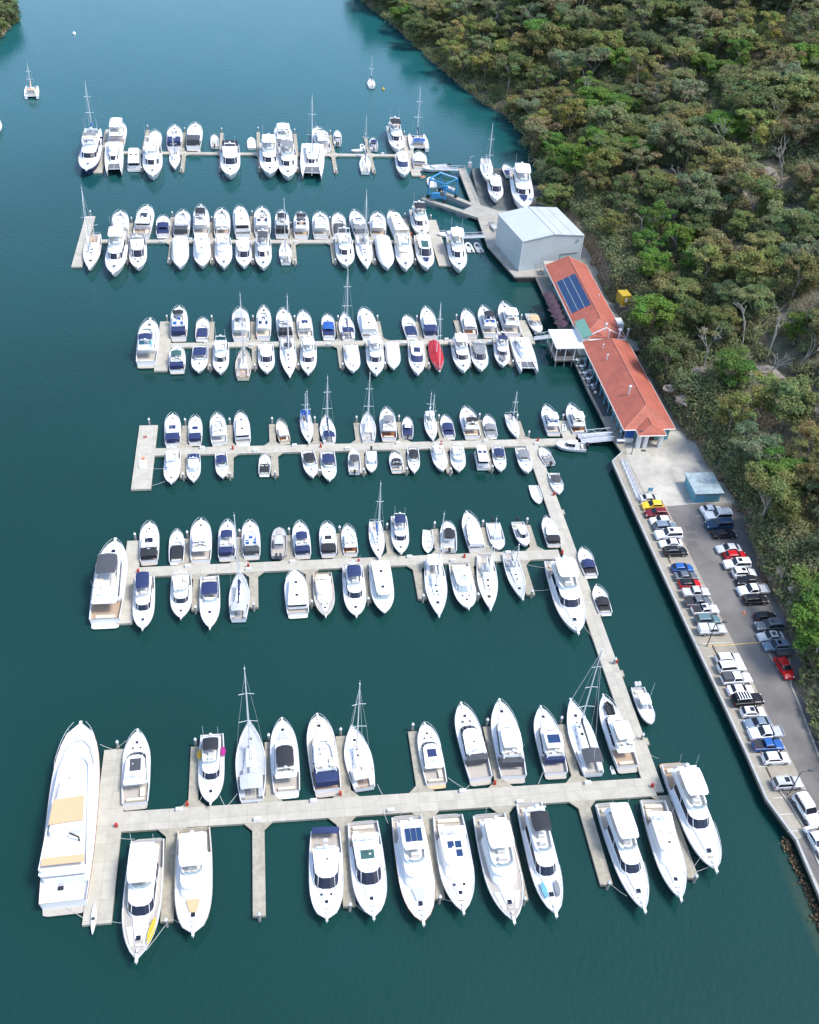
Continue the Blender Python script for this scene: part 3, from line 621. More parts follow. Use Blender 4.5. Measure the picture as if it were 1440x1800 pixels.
def clutter(s, zr, full=True):
    rd_ = random.Random(int(s.root.location.x*31+s.root.location.y*17)); b, k = s.b, s.k
    if rd_.random() < .5: s.P('life_raft', MB().box(-.35*k, .35*k, s.Y(.17+.04*rd_.random())-.25*k, s.Y(.17)+.3*k, zr, zr+.3*k, .06, .06), 'white')
    for i in range(rd_.randint(1, 3)): x = rd_.uniform(-.45, .45)*b; y = s.Y(rd_.uniform(.33, .5)); s.P('roof_vent', MB().box(x-.16*k, x+.16*k, y-.12*k, y+.12*k, zr, zr+.12*k, .03, .03), rd_.choice(['lgrey', 'offwhite', 'dgrey']))
    if s.L > 12:
        z = s.zd(.93)+.06; s.P('windlass', MB().box(-.12*k, .12*k, s.Y(.925), s.Y(.925)+.35*k, z, z+.2*k, .02, .02), 'steel')
        s.P('deck_locker', MB().box(-b*.16, b*.16, s.Y(.885), s.Y(.90), s.zd(.89)+.05, s.zd(.89)+.2*k, .03, .03), rd_.choice(['lgrey', 'offwhite', 'gteak']))
        s.P('nonslip_panel', MB().add([(x*hull_w(t, 'motor')*b*.80, s.Y(t), s.zd(t)+.035+.02*b) for t in (.90, .74) for x in (-1, -.55)], [(0, 1, 3, 2)]).add([(x*hull_w(t, 'motor')*b*.80, s.Y(t), s.zd(t)+.035+.02*b) for t in (.90, .74) for x in (.55, 1)], [(0, 1, 3, 2)]), 'offwhite')
def boards(s, spec):
    for x, t, L_, col, a in spec:
        cy_, z = s.Y(t), s.zd(t)+.5; pts = [(x+L_*.5*u*sin(a), cy_+L_*.5*u*cos(a), z) for u in (-1, -.7, -.3, .2, .6, .9, 1)]; ws = [.10, .26, .34, .36, .28, .13, .03]
        s.P('paddle_board', MB().loft([[(p[0]-w_*cos(a), p[1]+w_*sin(a), z-.05), (p[0]+w_*cos(a), p[1]-w_*sin(a), z-.05), (p[0]+w_*cos(a), p[1]-w_*sin(a), z+.05), (p[0]-w_*cos(a), p[1]+w_*sin(a), z+.05)] for p, w_ in zip(pts, ws)]), col)
def fly(s):
    o, k, L, b = s.o, s.k, s.L, s.b; hk = o.get('hk', ['motor', 'full'][int(abs(s.root.location.x)*10) % 2]); s.hull(hk, o.get('hull', 'white'), o.get('boot', 'anti'), o.get('deck', ['white', 'offwhite', 'white'][int(abs(s.root.location.x)*7) % 3]), .25, o.get('floor', 'gteak'))
    h0 = o.get('h0', .24); h1 = o.get('h1', .70); z0 = s.zd(.4)-.1; zb = z0+.58*k; zt = z0+1.22*k+.1
    s.house(s.Y(h0), s.Y(h1), b*.80, b*.70, b*.55, z0, zb, zt, glass=o.get('win', 'glass'), rake=.85*k, over=(L*(.13 if not o.get('aft') else .02), .25*k), rt=.12, roof='white')
    # flybridge coaming: open ring
    zf = zt+.2; y0, y1 = s.Y(o.get('f0', .16)), s.Y(o.get('f1', .53)); w = b*.70
    out = s.ring(y0, y1, w, w*.86, w*.7, zf); inn = s.ring(y0+.12, y1-.16, w-.12, w*.86-.12, w*.65, zf)
    up1 = [(p[0]*1.03, p[1]+.05, zf+.48*k) for p in out]; up2 = [(p[0], p[1], zf+.48*k) for p in inn]
    s.P('flybridge', MB().loft([out, up1, up2, inn], False, False), 'white')
    s.P('fly_floor', MB().loft([s.ring(y0+.1, y1-.15, w-.1, w*.8, w*.6, zf-.04)[::-1], s.ring(y0+.1, y1-.15, w-.1, w*.8, w*.6, zf+.03)[::-1]]), o.get('ffloor', 'offwhite'))
    n = len(out)
    fs = out[4:n-5]; s.P('windscreen', MB().loft([[(p[0]*.98, p[1]+.0, zf+.48*k) for p in up1[4:n-5]], [(p[0]*.92, p[1]-.15*k, zf+.78*k) for p in up1[4:n-5]]], False, False, closed=False), o.get('fwin', 'clear'))
    s.P('helm', MB().box(-w*.35, w*.35, y1-1.3*k, y1-.75*k, zf, zf+.6*k, .08, .1), 'offwhite')
    s.P('helm_seat', MB().box(-w*.3, w*.3, y1-2.1*k, y1-1.65*k, zf, zf+.55*k, .05, .05), o.get('seats', 'offwhite'))
    s.seat(-w+.14, -w*.3, y0+.3, y0+1.7*k, zf, o.get('seats', 'cream')); s.seat(w*.4, w-.14, y0+.3, y0+1.9*k, zf, o.get('seats', 'cream'))
    if o.get('bim'):
        if o['bim'] == 'hard' or o.get('hard'):
            c = s.canopy(o.get('b0', .2), o.get('b1', .46), w*.98, zf+1.65*k, 'white' if o['bim'] == 'hard' else o['bim'], crown=.1, zp=zf+.5*k, name='hardtop')
            if o.get('sol'): 
                for i in range(o['sol']): s.P('solar_panel', MB().box(-w*.7+i*w*1.4/o['sol']+.05, -w*.7+(i+1)*w*1.4/o['sol']-.05, s.Y(.33)-.8*k, s.Y(.33)+.8*k, zf+1.72*k, zf+1.77*k+.08), 'solar', par=c)
        else: s.canopy(o.get('b0', .24), o.get('b1', .46), w*.9, zf+1.55*k, o['bim'], zp=zf+.5*k)
    s.arch(o.get('at', .17), w*.95, zf+.3*k, zf+(1.5 if not o.get('bim') else 1.3)*k)
    a0, a1 = o.get('as', .03), o.get('ae', .25)
    if o.get('aft'): s.canopy(a0, a1, b*.8, zt+.0, o['aft'], poles=False, crown=.1, name='aft_awning'); s.P('awning_drop', MB().box(-b*.78, b*.78, s.Y(a0), s.Y(a0+.005), z0+.2, zt-.02), o['aft'])
    tr = MB().loft([s.ring(s.Y(h1)-1.2, s.Y(.86), b*.52, b*.3, b*.4, s.zd(.75))[::-1], s.ring(s.Y(h1)-1.2, s.Y(.85), b*.46, b*.25, b*.38, s.zd(.75)+.22*k)[::-1]]); s.P('coachroof', tr, 'white')
    if o.get('pad'): zp = s.zd(.75)+.24*k; s.P('sun_pad', MB().loft([s.ring(s.Y(.70), s.Y(.82), b*.38, b*.24, b*.15, zp)[::-1], s.ring(s.Y(.70), s.Y(.82), b*.36, b*.22, b*.15, zp+.1)[::-1]]), o['pad'])
    s.hatch(.84, w=.24*k, z=s.zd(.8)+.26*k)
    if o.get('ten'): s.P('tender', MB().tube([(b*.28, s.Y(.7), s.zd(.8)+.45), (b*.32, s.Y(.82), s.zd(.8)+.45), (b*.02, s.Y(.88), s.zd(.8)+.5), (-b*.25, s.Y(.82), s.zd(.8)+.45), (-b*.22, s.Y(.7), s.zd(.8)+.45)], .24, 6).box(-b*.18, b*.22, s.Y(.70), s.Y(.84), s.zd(.8)+.25, s.zd(.8)+.45), o['ten'])
    s.rails(.56, kind=hk); s.pulpit(); s.platform(o.get('plat', .7)*k, o.get('pcol', 'gteak'))
    if not o.get('aft'): s.seat(-b*.6, b*.6, s.Y(.03), s.Y(.03)+.5*k, s.cf, 'cream')
    if s.o.get('boards'): boards(s, s.o['boards'])
    if L > 9: clutter(s, zt+.12)
def hardtop(s):
    o, k, L, b = s.o, s.k, s.L, s.b; hk = o.get('hk', ['motor', 'full'][int(abs(s.root.location.x)*10) % 2]); s.hull(hk, o.get('hull', 'white'), o.get('boot', 'anti'), o.get('deck', ['white', 'offwhite', 'white'][int(abs(s.root.location.x)*7) % 3]), .26, o.get('floor', 'gteak'))
    z0 = s.zd(.4)-.1; zb = z0+.48*k; zt = z0+1.25*k
    h1 = o.get('h1', .70); r = s.house(s.Y(.25), s.Y(h1), b*.84, b*.74, b*.6, z0, zb, zt, glass=o.get('win', 'glass'), rake=1.3*k, over=(L*(.07 if not o.get('aft') else 0), .1), roof=o.get('roof', 'white'), aft=.2)
    if o.get('sun'): s.P('sunroof', MB().box(-b*.42, b*.42, s.Y(.36), s.Y(.36+o.get('sl', .13)), zt+.12, zt+.19, .05, .05), o['sun'], par=r)
    if o.get('sol'):
        for i in range(o['sol']): s.P('solar_panel', MB().box((-.42+.44*(i % 2))*b, (-.05+.44*(i % 2))*b, s.Y(.34+.09*(i//2)), s.Y(.41+.09*(i//2)), zt+.15, zt+.20), 'solar', par=r)
    a0, a1 = o.get('as', .04), o.get('ae', .27)
    if o.get('aft'): s.canopy(a0, a1, b*.84, zt-.05, o['aft'], poles=False, crown=.12, name='aft_awning'); s.P('awning_drop', MB().box(-b*.8, b*.8, s.Y(a0), s.Y(a0+.005), z0+.1, zt-.1), o['aft'])
    else: s.seat(-b*.65, b*.65, s.Y(.03), s.Y(.03)+.5*k, s.cf, 'cream'); s.seat(b*.3, b*.68, s.Y(.04)+.5*k, s.Y(.2), s.cf, 'cream')
    s.P('coachroof', MB().loft([s.ring(s.Y(h1)-1.5*k, s.Y(.88), b*.58, b*.3, b*.4, s.zd(.75))[::-1], s.ring(s.Y(h1)-1.5*k, s.Y(.87), b*.5, b*.22, b*.38, s.zd(.75)+.24*k)[::-1]]), 'white')
    if o.get('pad'): zp = s.zd(.75)+.25*k; s.P('sun_pad', MB().loft([s.ring(s.Y(.72), s.Y(.84), b*.36, b*.22, b*.15, zp)[::-1], s.ring(s.Y(.72), s.Y(.84), b*.34, b*.2, b*.15, zp+.1)[::-1]]), o['pad'])
    s.hatch(.82, w=.22*k, z=s.zd(.8)+.27*k)
    if o.get('h2', 1): s.hatch(.74, -b*.28, .16*k, z=s.zd(.75)+.27*k); s.hatch(.74, b*.28, .16*k, z=s.zd(.75)+.27*k)
    if o.get('mast1'): pass
    s.arch(.27, b*.6, zt+.1, zt+.75*k); clutter(s, zt+.14) if L > 9 else None; s.rails(.52, kind=hk); s.pulpit(); s.platform(o.get('plat', .7)*k, o.get('pcol', 'gteak'))
def express(s):
    o, k, L, b = s.o, s.k, s.L, s.b; hk = o.get('hk', ['motor', 'full'][int(abs(s.root.location.x)*10) % 2]); ck = o.get('ck', .50)
    s.hull(hk, o.get('hull', 'white'), o.get('boot', 'anti'), o.get('deck', ['white', 'offwhite', 'white'][int(abs(s.root.location.x)*7) % 3]), ck, o.get('floor', 'offwhite'), lower=.75)
    y1 = s.Y(ck+.12); z = s.zd(ck)
    s.P('coachroof', MB().loft([s.ring(s.Y(ck), s.Y(.88), b*.7, b*.3, b*.6, z-.05)[::-1], s.ring(s.Y(ck), s.Y(.86), b*.6, b*.2, b*.5, z+.34*k)[::-1]]), 'white')
    R0 = s.ring(s.Y(ck-.12), y1, b*.82, b*.72, b*.6, z+.1)[2:-2]; R1 = s.ring(s.Y(ck-.12), y1-.55*k, b*.74, b*.6, b*.5, z+.72*k)[2:-2]
    g = s.P('windscreen', MB().loft([R0, R1], False, False, closed=False), o.get('win', 'clear')); s.P('screen_frame', MB().tube(R1, .035, 4), 'steel', par=g)
    s.P('helm', MB().box(b*.05, b*.6, s.Y(ck)-.7*k, s.Y(ck)-.1, s.cf, z+.15, .05, .1), 'offwhite')
    s.seat(b*.1, b*.58, s.Y(ck)-1.5*k, s.Y(ck)-1.0*k, s.cf, o.get('seats', 'cream'), .6); s.seat(-b*.62, -b*.15, s.Y(ck)-1.7*k, s.Y(ck)-1.0*k, s.cf, o.get('seats', 'cream'), .6)
    s.seat(-b*.68, b*.68, s.Y(.05), s.Y(.05)+.55*k, s.cf, o.get('seats', 'cream'))
    s.P('engine_hatch', MB().box(-b*.6, b*.6, s.Y(.0)+.08, s.Y(.05)-.05, s.cf, s.fb+.05, .05, .05), 'white')
    if o.get('bim'): s.canopy(o.get('b0', .2), o.get('b1', ck+.0), b*.8, z+1.15*k, o['bim'], zp=s.fb+.1)
    if o.get('cov'): s.P('cockpit_cover', MB().loft([s.ring(s.Y(o.get('c0', .06)), s.Y(o.get('c1', ck)), b*.82, b*.72, b*.3, s.fb+.14)[::-1], s.ring(s.Y(o.get('c0', .06))+.2, s.Y(o.get('c1', ck))-.2, b*.62, b*.5, b*.3, s.fb+.5*k)[::-1]]), o['cov'])
    s.hatch(.72, w=.24*k, z=s.zd(.7)+.36*k); s.rails(.5, .5, kind=hk); s.pulpit(.4)
    if o.get('ob'):
        for i in range(o['ob']): s.outboard((i-(o['ob']-1)/2)*.6, o.get('obc', 'black'), 1.1)
    else: s.platform(o.get('plat', .6)*k, o.get('pcol', 'offwhite'))
def runabout(s):
    o, k, L, b = s.o, s.k, s.L, s.b; hk = o.get('hk', ['motor', 'full'][int(abs(s.root.location.x)*10) % 2]); ck = o.get('ck', .62)
    s.hull(hk, o.get('hull', 'white'), 'antik', o.get('deck', 'white'), ck, o.get('floor', 'lgrey'), lower=.8)
    z = s.zd(ck)
    if o.get('cab'): s.house(s.Y(.38), s.Y(.72), b*.62, b*.5, b*.4, s.cf, z+.3*k, z+.85, roof=o['cab'], rake=.35, over=(.6, .1))
    elif o.get('cc'): s.P('helm', MB().box(-b*.28, b*.28, s.Y(.42), s.Y(.54), s.cf, z+.4, .04, .08), 'white'); s.seat(-b*.3, b*.3, s.Y(.3), s.Y(.36), s.cf, 'cream', .7)
    else:
        R0 = s.ring(s.Y(ck-.12), s.Y(ck+.04), b*.8, b*.7, b*.4, z+.1)[2:-2]; R1 = s.ring(s.Y(ck-.12), s.Y(ck)-.1, b*.72, b*.6, b*.4, z+.5)[2:-2]
        s.P('windscreen', MB().loft([R0, R1], False, False, closed=False), o.get('win', 'clear'))
        s.seat(b*.15, b*.6, s.Y(ck-.2), s.Y(ck-.12), s.cf, 'cream', .6); s.seat(-b*.6, -b*.15, s.Y(ck-.2), s.Y(ck-.12), s.cf, 'cream', .6)
    s.seat(-b*.6, b*.6, s.Y(.08), s.Y(.15), s.cf, o.get('seats', 'cream'))
    if o.get('bim'): s.canopy(o.get('b0', .28), o.get('b1', .58), b*.72, z+1.15, o['bim'], zp=s.fb+.1, crown=.1)
    if o.get('cov'): s.P('cockpit_cover', MB().loft([s.ring(s.Y(.05), s.Y(ck+.05), b*.86, b*.7, b*.3, s.fb+.14)[::-1], s.ring(s.Y(.12), s.Y(ck-.05), b*.5, b*.3, b*.3, s.fb+.45)[::-1]]), o['cov'])
    for i in range(o.get('ob', 1)): s.outboard((i-(o.get('ob', 1)-1)/2)*.55, o.get('obc', 'black'), .8+.3*(L > 6))
    if L > 5: s.rails(.66, .35, kind=hk)
    if o.get('poles'): s.P('rod_holders', MB().tube([(-b*.7, s.Y(.4), z), (-b*1.1, s.Y(.3), z+3.5)], .03, 3).tube([(b*.7, s.Y(.4), z), (b*1.1, s.Y(.3), z+3.5)], .03, 3), 'white')
def inflatable(s):
    o, k, L, b = s.o, s.k, s.L, s.b; r = b*.26; pts = []
    for i in range(6): pts.append((-(b-r), s.Y(0)+L*.62*i/5, r+.05))
    for i in range(1, 8): a = pi-pi*i/8; pts.append(((b-r)*cos(a), s.Y(.62)+(L*.38-r)*sin(a), r+.05+.12*sin(a)))
    for i in range(6): pts.append(((b-r), s.Y(.62)-L*.62*i/5, r+.05))
    s.P('tubes', MB().tube(pts, r, 7), o.get('hull', 'white'), True)
    s.P('floor', MB().box(-(b-r), b-r, s.Y(.02), s.Y(.72), .05, .16), 'lgrey'); s.seat(-(b-r), b-r, s.Y(.35), s.Y(.44), .16, 'offwhite', .3)
    s.fb = .35
    if o.get('ob', 1): s.outboard(0, 'black', .8)
    if o.get('cov'): s.P('cover', MB().loft([s.ring(s.Y(.05), s.Y(.9), b*.8, b*.6, b*.6, r*2)[::-1], s.ring(s.Y(.15), s.Y(.8), b*.4, b*.3, b*.3, r*2+.25)[::-1]]), o['cov'])
def dinghy(s):
    o, b = s.o, s.b; s.fb = .42; s.hull('motor', o.get('hull', 'white'), 'offwhite', 'white', .86, 'offwhite', lower=.30/s.k)
    for t in (.2, .45, .7): s.P('thwart', MB().box(-b*.8, b*.8, s.Y(t)-.12, s.Y(t)+.12, .36, .40), 'offwhite')
    if o.get('ob'): s.outboard(0, 'black', .6)
    if o.get('cov'): s.P('cover', MB().loft([s.ring(s.Y(.03), s.Y(.93), b*.95, b*.7, b*.8, .54)[::-1], s.ring(s.Y(.15), s.Y(.8), b*.4, b*.25, b*.3, .85)[::-1]]), o['cov'])
def sail(s):
    o, k, L, b = s.o, s.k, s.L, s.b; s.rise = .22; s.fb = max(.7, .45+.05*L)
    s.hull('sail', o.get('hull', 'white'), o.get('boot', 'anti'), o.get('deck', 'white'), .30, o.get('floor', 'gteak'), lower=.45)
    z = s.zd(.5); s.P('side_decks', MB().box(-b*.78, -b*.42, s.Y(.03), s.Y(.30), s.cf, s.zd(.1)+.12, .05, .02).box(b*.42, b*.78, s.Y(.03), s.Y(.30), s.cf, s.zd(.1)+.12, .05, .02), o.get('deck', 'white') if o.get('deck') != 'teak' else 'gteak')
    c = s.P('coachroof', MB().loft([s.ring(s.Y(.30), s.Y(.68), b*.56, b*.34, b*.35, z-.05)[::-1], s.ring(s.Y(.30), s.Y(.67), b*.54, b*.32, b*.33, z+.25*k)[::-1], s.ring(s.Y(.31), s.Y(.66), b*.44, b*.24, b*.3, z+.38*k)[::-1]]), o.get('croof', 'white'))
    mb = MB()
    for sg in (-1, 1):
        for t in (.38, .47, .56): w = b*(.56-.3*(t-.3)/.38)+.0; mb.box(sg*w-.03, sg*w+.03, s.Y(t)-.3*k, s.Y(t)+.3*k, z+.05*k, z+.2*k)
    s.P('portlights', mb, 'glass', par=c)
    s.hatch(.60, w=.2*k, z=z+.4*k); s.hatch(.50, w=.22*k, z=z+.41*k); s.hatch(.77, w=.24*k); s.hatch(.66, -b*.12, .12*k, z=z+.4*k)
    if o.get('dod'): s.canopy(.26, .36, b*.52, z+.95*k, o['dod'], poles=True, crown=.15, zp=z+.1, name='spray_hood')
    if o.get('bim'): s.canopy(.05, .24, b*.72, z+1.7*k, o['bim'], zp=s.fb+.1)
    s.P('wheel', MB().tube([(.38*k*cos(a), s.Y(.13), s.cf+.8*k+.38*k*sin(a)) for a in [2*pi*i/10 for i in range(11)]], .03, 4).box(-.12, .12, s.Y(.14), s.Y(.16), s.cf, s.cf+.8*k), 'steel')
    s.rails(.72, .55, kind='sail'); s.pulpit(.2)
    s.P('pushpit', MB().tube([(-b*.72, s.Y(.12), s.fb+.6), (-b*.72, s.Y(.01), s.fb+.62), (b*.72, s.Y(.01), s.fb+.62), (b*.72, s.Y(.12), s.fb+.6)], .025, 4), 'steel')
    if o.get('cov'): s.P('boat_cover', MB().loft([[(0, s.Y(t)-(.01 if i else 0), z+.15) if False else (x*max(.03, hull_w(t, 'sail'))*b*1.03, s.Y(t), zz) for x, zz in ((-1, s.zd(t)+.05), (-1, s.zd(t)+.18), (0, s.zd(t)+.95-.5*abs(t-.4)), (1, s.zd(t)+.18), (1, s.zd(t)+.05))] for i, t in enumerate((.0, .15, .3, .45, .6, .75, .88, .98))]), o['cov'])
    mz = z+.3*k
    tm = o.get('mt', .58)
    if o.get('top'):
        R, tx, ty = o['top']; ang = s.root.rotation_euler[2]; wx = s.root.location[0]-sin(ang)*s.Y(tm); wy = s.root.location[1]+cos(ang)*s.Y(tm)
        H = height_to(wx, wy, mz+o.get('z', 0), R, tx, ty)-.5
    else: H = L*1.15
    s.mast(tm, max(4, H), spread=o.get('spr', 2), boom=.16 if not o.get('cov') else None, sail=o.get('sc', 'navy'), z=mz)
    if o.get('miz'):
        R, tx, ty = o['miz']; tz = o.get('mz', .16); ang = s.root.rotation_euler[2]; wx = s.root.location[0]-sin(ang)*s.Y(tz); wy = s.root.location[1]+cos(ang)*s.Y(tz)
        s.mast(tz, max(3, height_to(wx, wy, mz, R, tx, ty)), spread=1, boom=.01, sail=o.get('sc', 'navy'), stays=False, z=mz, name='mizzen_mast')
    if o.get('radar', L > 11): pass
def cata(s):
    o, k, L, b = s.o, s.k, s.L, s.b; s.rise = .1; s.fb = 1.25*k+.2; hw = b*.24
    for sg in (-1, 1): s.hull('sail', 'white', 'anti', 'white', 0, 'white', b=hw, x0=sg*(b-hw), open_=False)
    z = s.fb
    s.P('bridge_deck', MB().box(-(b-hw), b-hw, s.Y(.12), s.Y(.70), z-.55, z-.03), 'white')
    s.P('cockpit_floor', MB().box(-b*.62, b*.62, s.Y(.12), s.Y(.30), z-.03, z+.0), o.get('floor', 'gteak'))
    r = s.house(s.Y(.30), s.Y(.66), b*.66, b*.48, b*.5, z-.05, z+.35*k, z+.95*k, rake=.6*k, over=(L*.16, .1), glass=o.get('win', 'glass'))
    if o.get('sail', 1) and not o.get('trampoline_only'): pass
    s.P('trampoline', MB().box(-(b-hw*1.8), -.08, s.Y(.70), s.Y(.88), z-.12, z-.09).box(.08, b-hw*1.8, s.Y(.70), s.Y(.88), z-.12, z-.09), 'net' if o.get('net', 1) else 'offwhite')
    s.P('crossbeam', MB().tube([(-(b-hw), s.Y(.885), z), (b-hw, s.Y(.885), z)], .09, 6).tube([(0, s.Y(.70), z-.05), (0, s.Y(.9), z)], .06, 5), 'alloy')
    s.seat(-b*.6, b*.6, s.Y(.13), s.Y(.13)+.5, z, 'cream')
    if o.get('bim'): s.canopy(.12, .3, b*.6, z+1.9*k, o['bim'], zp=z+.2)
    for x in (-b*.3, b*.3): s.hatch(.45, x, .22, z=z+1.15*k, par=r)
    for sg in (-1, 1): s.hatch(.75, sg*(b-hw), .2, z=z+.08)
    if o.get('top'):
        R, tx, ty = o['top']; tm = o.get('mt', .6); ang = s.root.rotation_euler[2]; wx = s.root.location[0]-sin(ang)*s.Y(tm); wy = s.root.location[1]+cos(ang)*s.Y(tm)
        s.mast(tm, height_to(wx, wy, z, R, tx, ty)-.4, spread=2, boom=.15, sail=o.get('sc', 'navy'), w=b*.7, z=z+.9*k)
    elif o.get('flyb'):
        s.P('flybridge', MB().loft([s.ring(s.Y(.25), s.Y(.5), b*.5, b*.4, b*.3, z+1.1*k)[::-1], s.ring(s.Y(.25), s.Y(.5), b*.52, b*.42, b*.3, z+1.55*k)[::-1]]), 'white'); s.seat(-b*.3, b*.3, s.Y(.28), s.Y(.36), z+1.55*k, 'cream', .3)
def houseboat(s):
    o, k, b = s.o, s.k, s.b; s.fb = .7; s.rise = .1; s.hull('box', 'white', 'antik', 'lgrey', 0, open_=False)
    s.house(s.Y(.12), s.Y(.9), b*.9, b*.85, .3, .75, 1.4, 2.5, rake=.1, over=(.8, .4), roof='white'); s.P('railing', MB().tube([(-b*.95, s.Y(.12), 1.5), (-b*.95, s.Y(.0), 1.5), (b*.95, s.Y(.0), 1.5), (b*.95, s.Y(.12), 1.5)], .03, 4), 'steel')
    for x in (-b*.4, b*.4): s.hatch(.5, x, .35, col='solar' if o.get('sol') else 'glass', z=2.72)
def boxy(s):
    """long flat-roofed houseboat-style cruiser"""
    o, k, b = s.o, s.k, s.b; s.hull('motor', 'white', 'anti', 'white', .14, 'gteak')
    z = s.zd(.3); s.house(s.Y(.10), s.Y(.78), b*.86, b*.62, b*.6, z-.1, z+.6*k, z+1.4*k, rake=.4, over=(.2, .2), glass=o.get('win', 'glass')); s.hatch(.6, w=.25, z=z+1.62*k); s.hatch(.3, w=.25, z=z+1.62*k); s.rails(.7); s.platform(.5)
def covered(s):
    o, k, b, L = s.o, s.k, s.b, s.L; s.hull('motor', o.get('hull', 'white'), 'anti', 'white', .02, open_=False); c = o.get('cov', 'white'); rings = []
    for t in (.02, .12, .3, .5, .66, .8, .9):
        w = max(.05, hull_w(t, 'motor'))*b*.93; h = [.55, .75, 1.25, 1.3, .95, .35, .12][(.02, .12, .3, .5, .66, .8, .9).index(t)]*k; z = s.zd(t)+.12
        rings.append([(-w, s.Y(t), z-.05), (-w*.88, s.Y(t), z+h*.55), (-w*.45, s.Y(t), z+h*.9), (0, s.Y(t), z+h), (w*.45, s.Y(t), z+h*.9), (w*.88, s.Y(t), z+h*.55), (w, s.Y(t), z-.05)])
    s.P('boat_cover', MB().loft(rings), c); s.rails(.6); s.pulpit()
def aluboat(s):
    o, k, b = s.o, s.k, s.b; s.hull('round', 'alum', 'antik', 'lgrey', .72, 'gteak', lower=.6); z = s.zd(.5)
    s.house(s.Y(.30), s.Y(.58), b*.6, b*.5, .3, s.cf, z+.5, z+1.1, base='alum', roof='lgrey', rake=.15, over=(.3, .2)); s.P('grating', MB().box(-b*.35, b*.35, s.Y(.74), s.Y(.96), s.zd(.9)+.02, s.zd(.9)+.07), 'gteak')
    s.outboard(-.35, 'dgrey', 1.2); s.outboard(.35, 'dgrey', 1.2)
BUILD = dict(F=fly, H=hardtop, X=express, R=runabout, I=inflatable, D=dinghy, S=sail, C=cata, B=houseboat, L=boxy, K=covered, A=aluboat)
KN = dict(F=('flybridge_cruiser', 'flybridge cruiser', 'motor yacht'), H=('hardtop_cruiser', 'hardtop cruiser', 'motor yacht'), X=('sports_cruiser', 'open sports cruiser', 'motorboat'),
          R=('runabout', 'runabout', 'motorboat'), I=('inflatable_boat', 'inflatable tender', 'dinghy'), D=('rowing_dinghy', 'small dinghy', 'dinghy'), S=('sailing_yacht', 'sailing yacht', 'sailboat'),
          C=('catamaran', 'catamaran', 'catamaran'), B=('houseboat', 'boxy houseboat', 'houseboat'), L=('river_cruiser', 'long flat-roofed cruiser', 'motor yacht'), K=('covered_cruiser', 'cruiser under a fitted cover', 'motor yacht'),
          A=('aluminium_workboat', 'bare aluminium workboat', 'workboat'))
CN = dict(white='white', navy='navy', black='black', grey='grey', dgrey='charcoal', blue='blue', green='dark green', tan='tan', red='red', lblue='pale blue', glass='dark', cream='cream', teak='teak', lgrey='grey', teal='teal', hard='white', gteak='teak', solar='solar', pink='pink')
def boat(reg, bx, by, sx, sy, w, ty, label=None, place=None, group='boats moored in the marina', **o):
    z = o.get('z', 0); zz = (.9 if ty in 'FHLK' else .7 if ty in 'SXCA' else .4)
    for _ in range(2):
        Bx, By = at(reg, bx, by, z+zz*1.5); Sx, Sy = at(reg, sx, sy, z+zz*.6); L = hypot(Bx-Sx, By-Sy); zz = .42+.062*L if ty not in 'RID' else .5
    mx, my = (bx+sx)/2, (by+sy)/2; a = at(reg, mx-w/2, my, z+zz); b = at(reg, mx+w/2, my, z+zz); ang = atan2(Bx-Sx, By-Sy)
    B = hypot(a[0]-b[0], a[1]-b[1])*abs(cos(ang)) if abs(cos(ang)) > .5 else hypot(*[p-q for p, q in zip(at(reg, mx, my-w/2, z+zz), at(reg, mx, my+w/2, z+zz))])
    B = max(min(B, L/1.9 if ty == 'C' else L/2.3), L/4.6)
    if ty in 'FHXLK':   # the measured outline includes the anchor roller and the swim platform
        ux_, uy_, kk_ = (Bx-Sx)/L, (By-Sy)/L, max(.5, min(1.5, L/13)); Bx -= ux_*.4*kk_; By -= uy_*.4*kk_; Sx += ux_*.75*kk_; Sy += uy_*.75*kk_; L -= 1.15*kk_
    nm, kn, cat = KN[ty]
    if not label:
        h = CN[o.get('hull', 'white')]; f = None
        if ty == 'K': f = None; h = h
        for key, word in (('cov', 'cover'), ('bim', 'top' if o.get('bim') == 'hard' else 'bimini'), ('aft', 'aft awning'), ('sun', 'sunroof'), ('sc', 'sail cover'), ('dod', 'spray hood'), ('pad', 'sun pad'), ('deck', 'deck')):
            if o.get(key): f = f'{CN.get(o[key], o[key])} {word}'; break
        if o.get('sol') and not o.get('bim') in ('navy', 'black'): f = 'solar panels'
        label = f'{h} {kn}' + (f', {f}' if f and ty != 'K' else '')+', '+place
    s = Boat(nm, label, cat, Bx, By, Sx, Sy, B, group, o); BUILD[ty](s); return s
ORD = ['leftmost', 'second from left', 'third from left', 'fourth from left', 'fifth from left', 'sixth from left', 'seventh from left', 'eighth from left', 'ninth from left', 'tenth from left', 'eleventh from left', 'twelfth from left',
       'thirteenth from left', 'fourteenth from left', 'fifteenth from left', 'sixteenth from left', 'seventeenth from left', 'eighteenth from left']
def row(name, side, lst):
    lst = sorted(lst, key=lambda e: px(e[0], (e[1]+e[3])/2, 0)[0])
    for i, e in enumerate(lst): o = dict(e[7]) if len(e) > 7 else {}; boat(*e[:7], place=f'{ORD[i]}, {side} side, {name}', **o)
d = dict
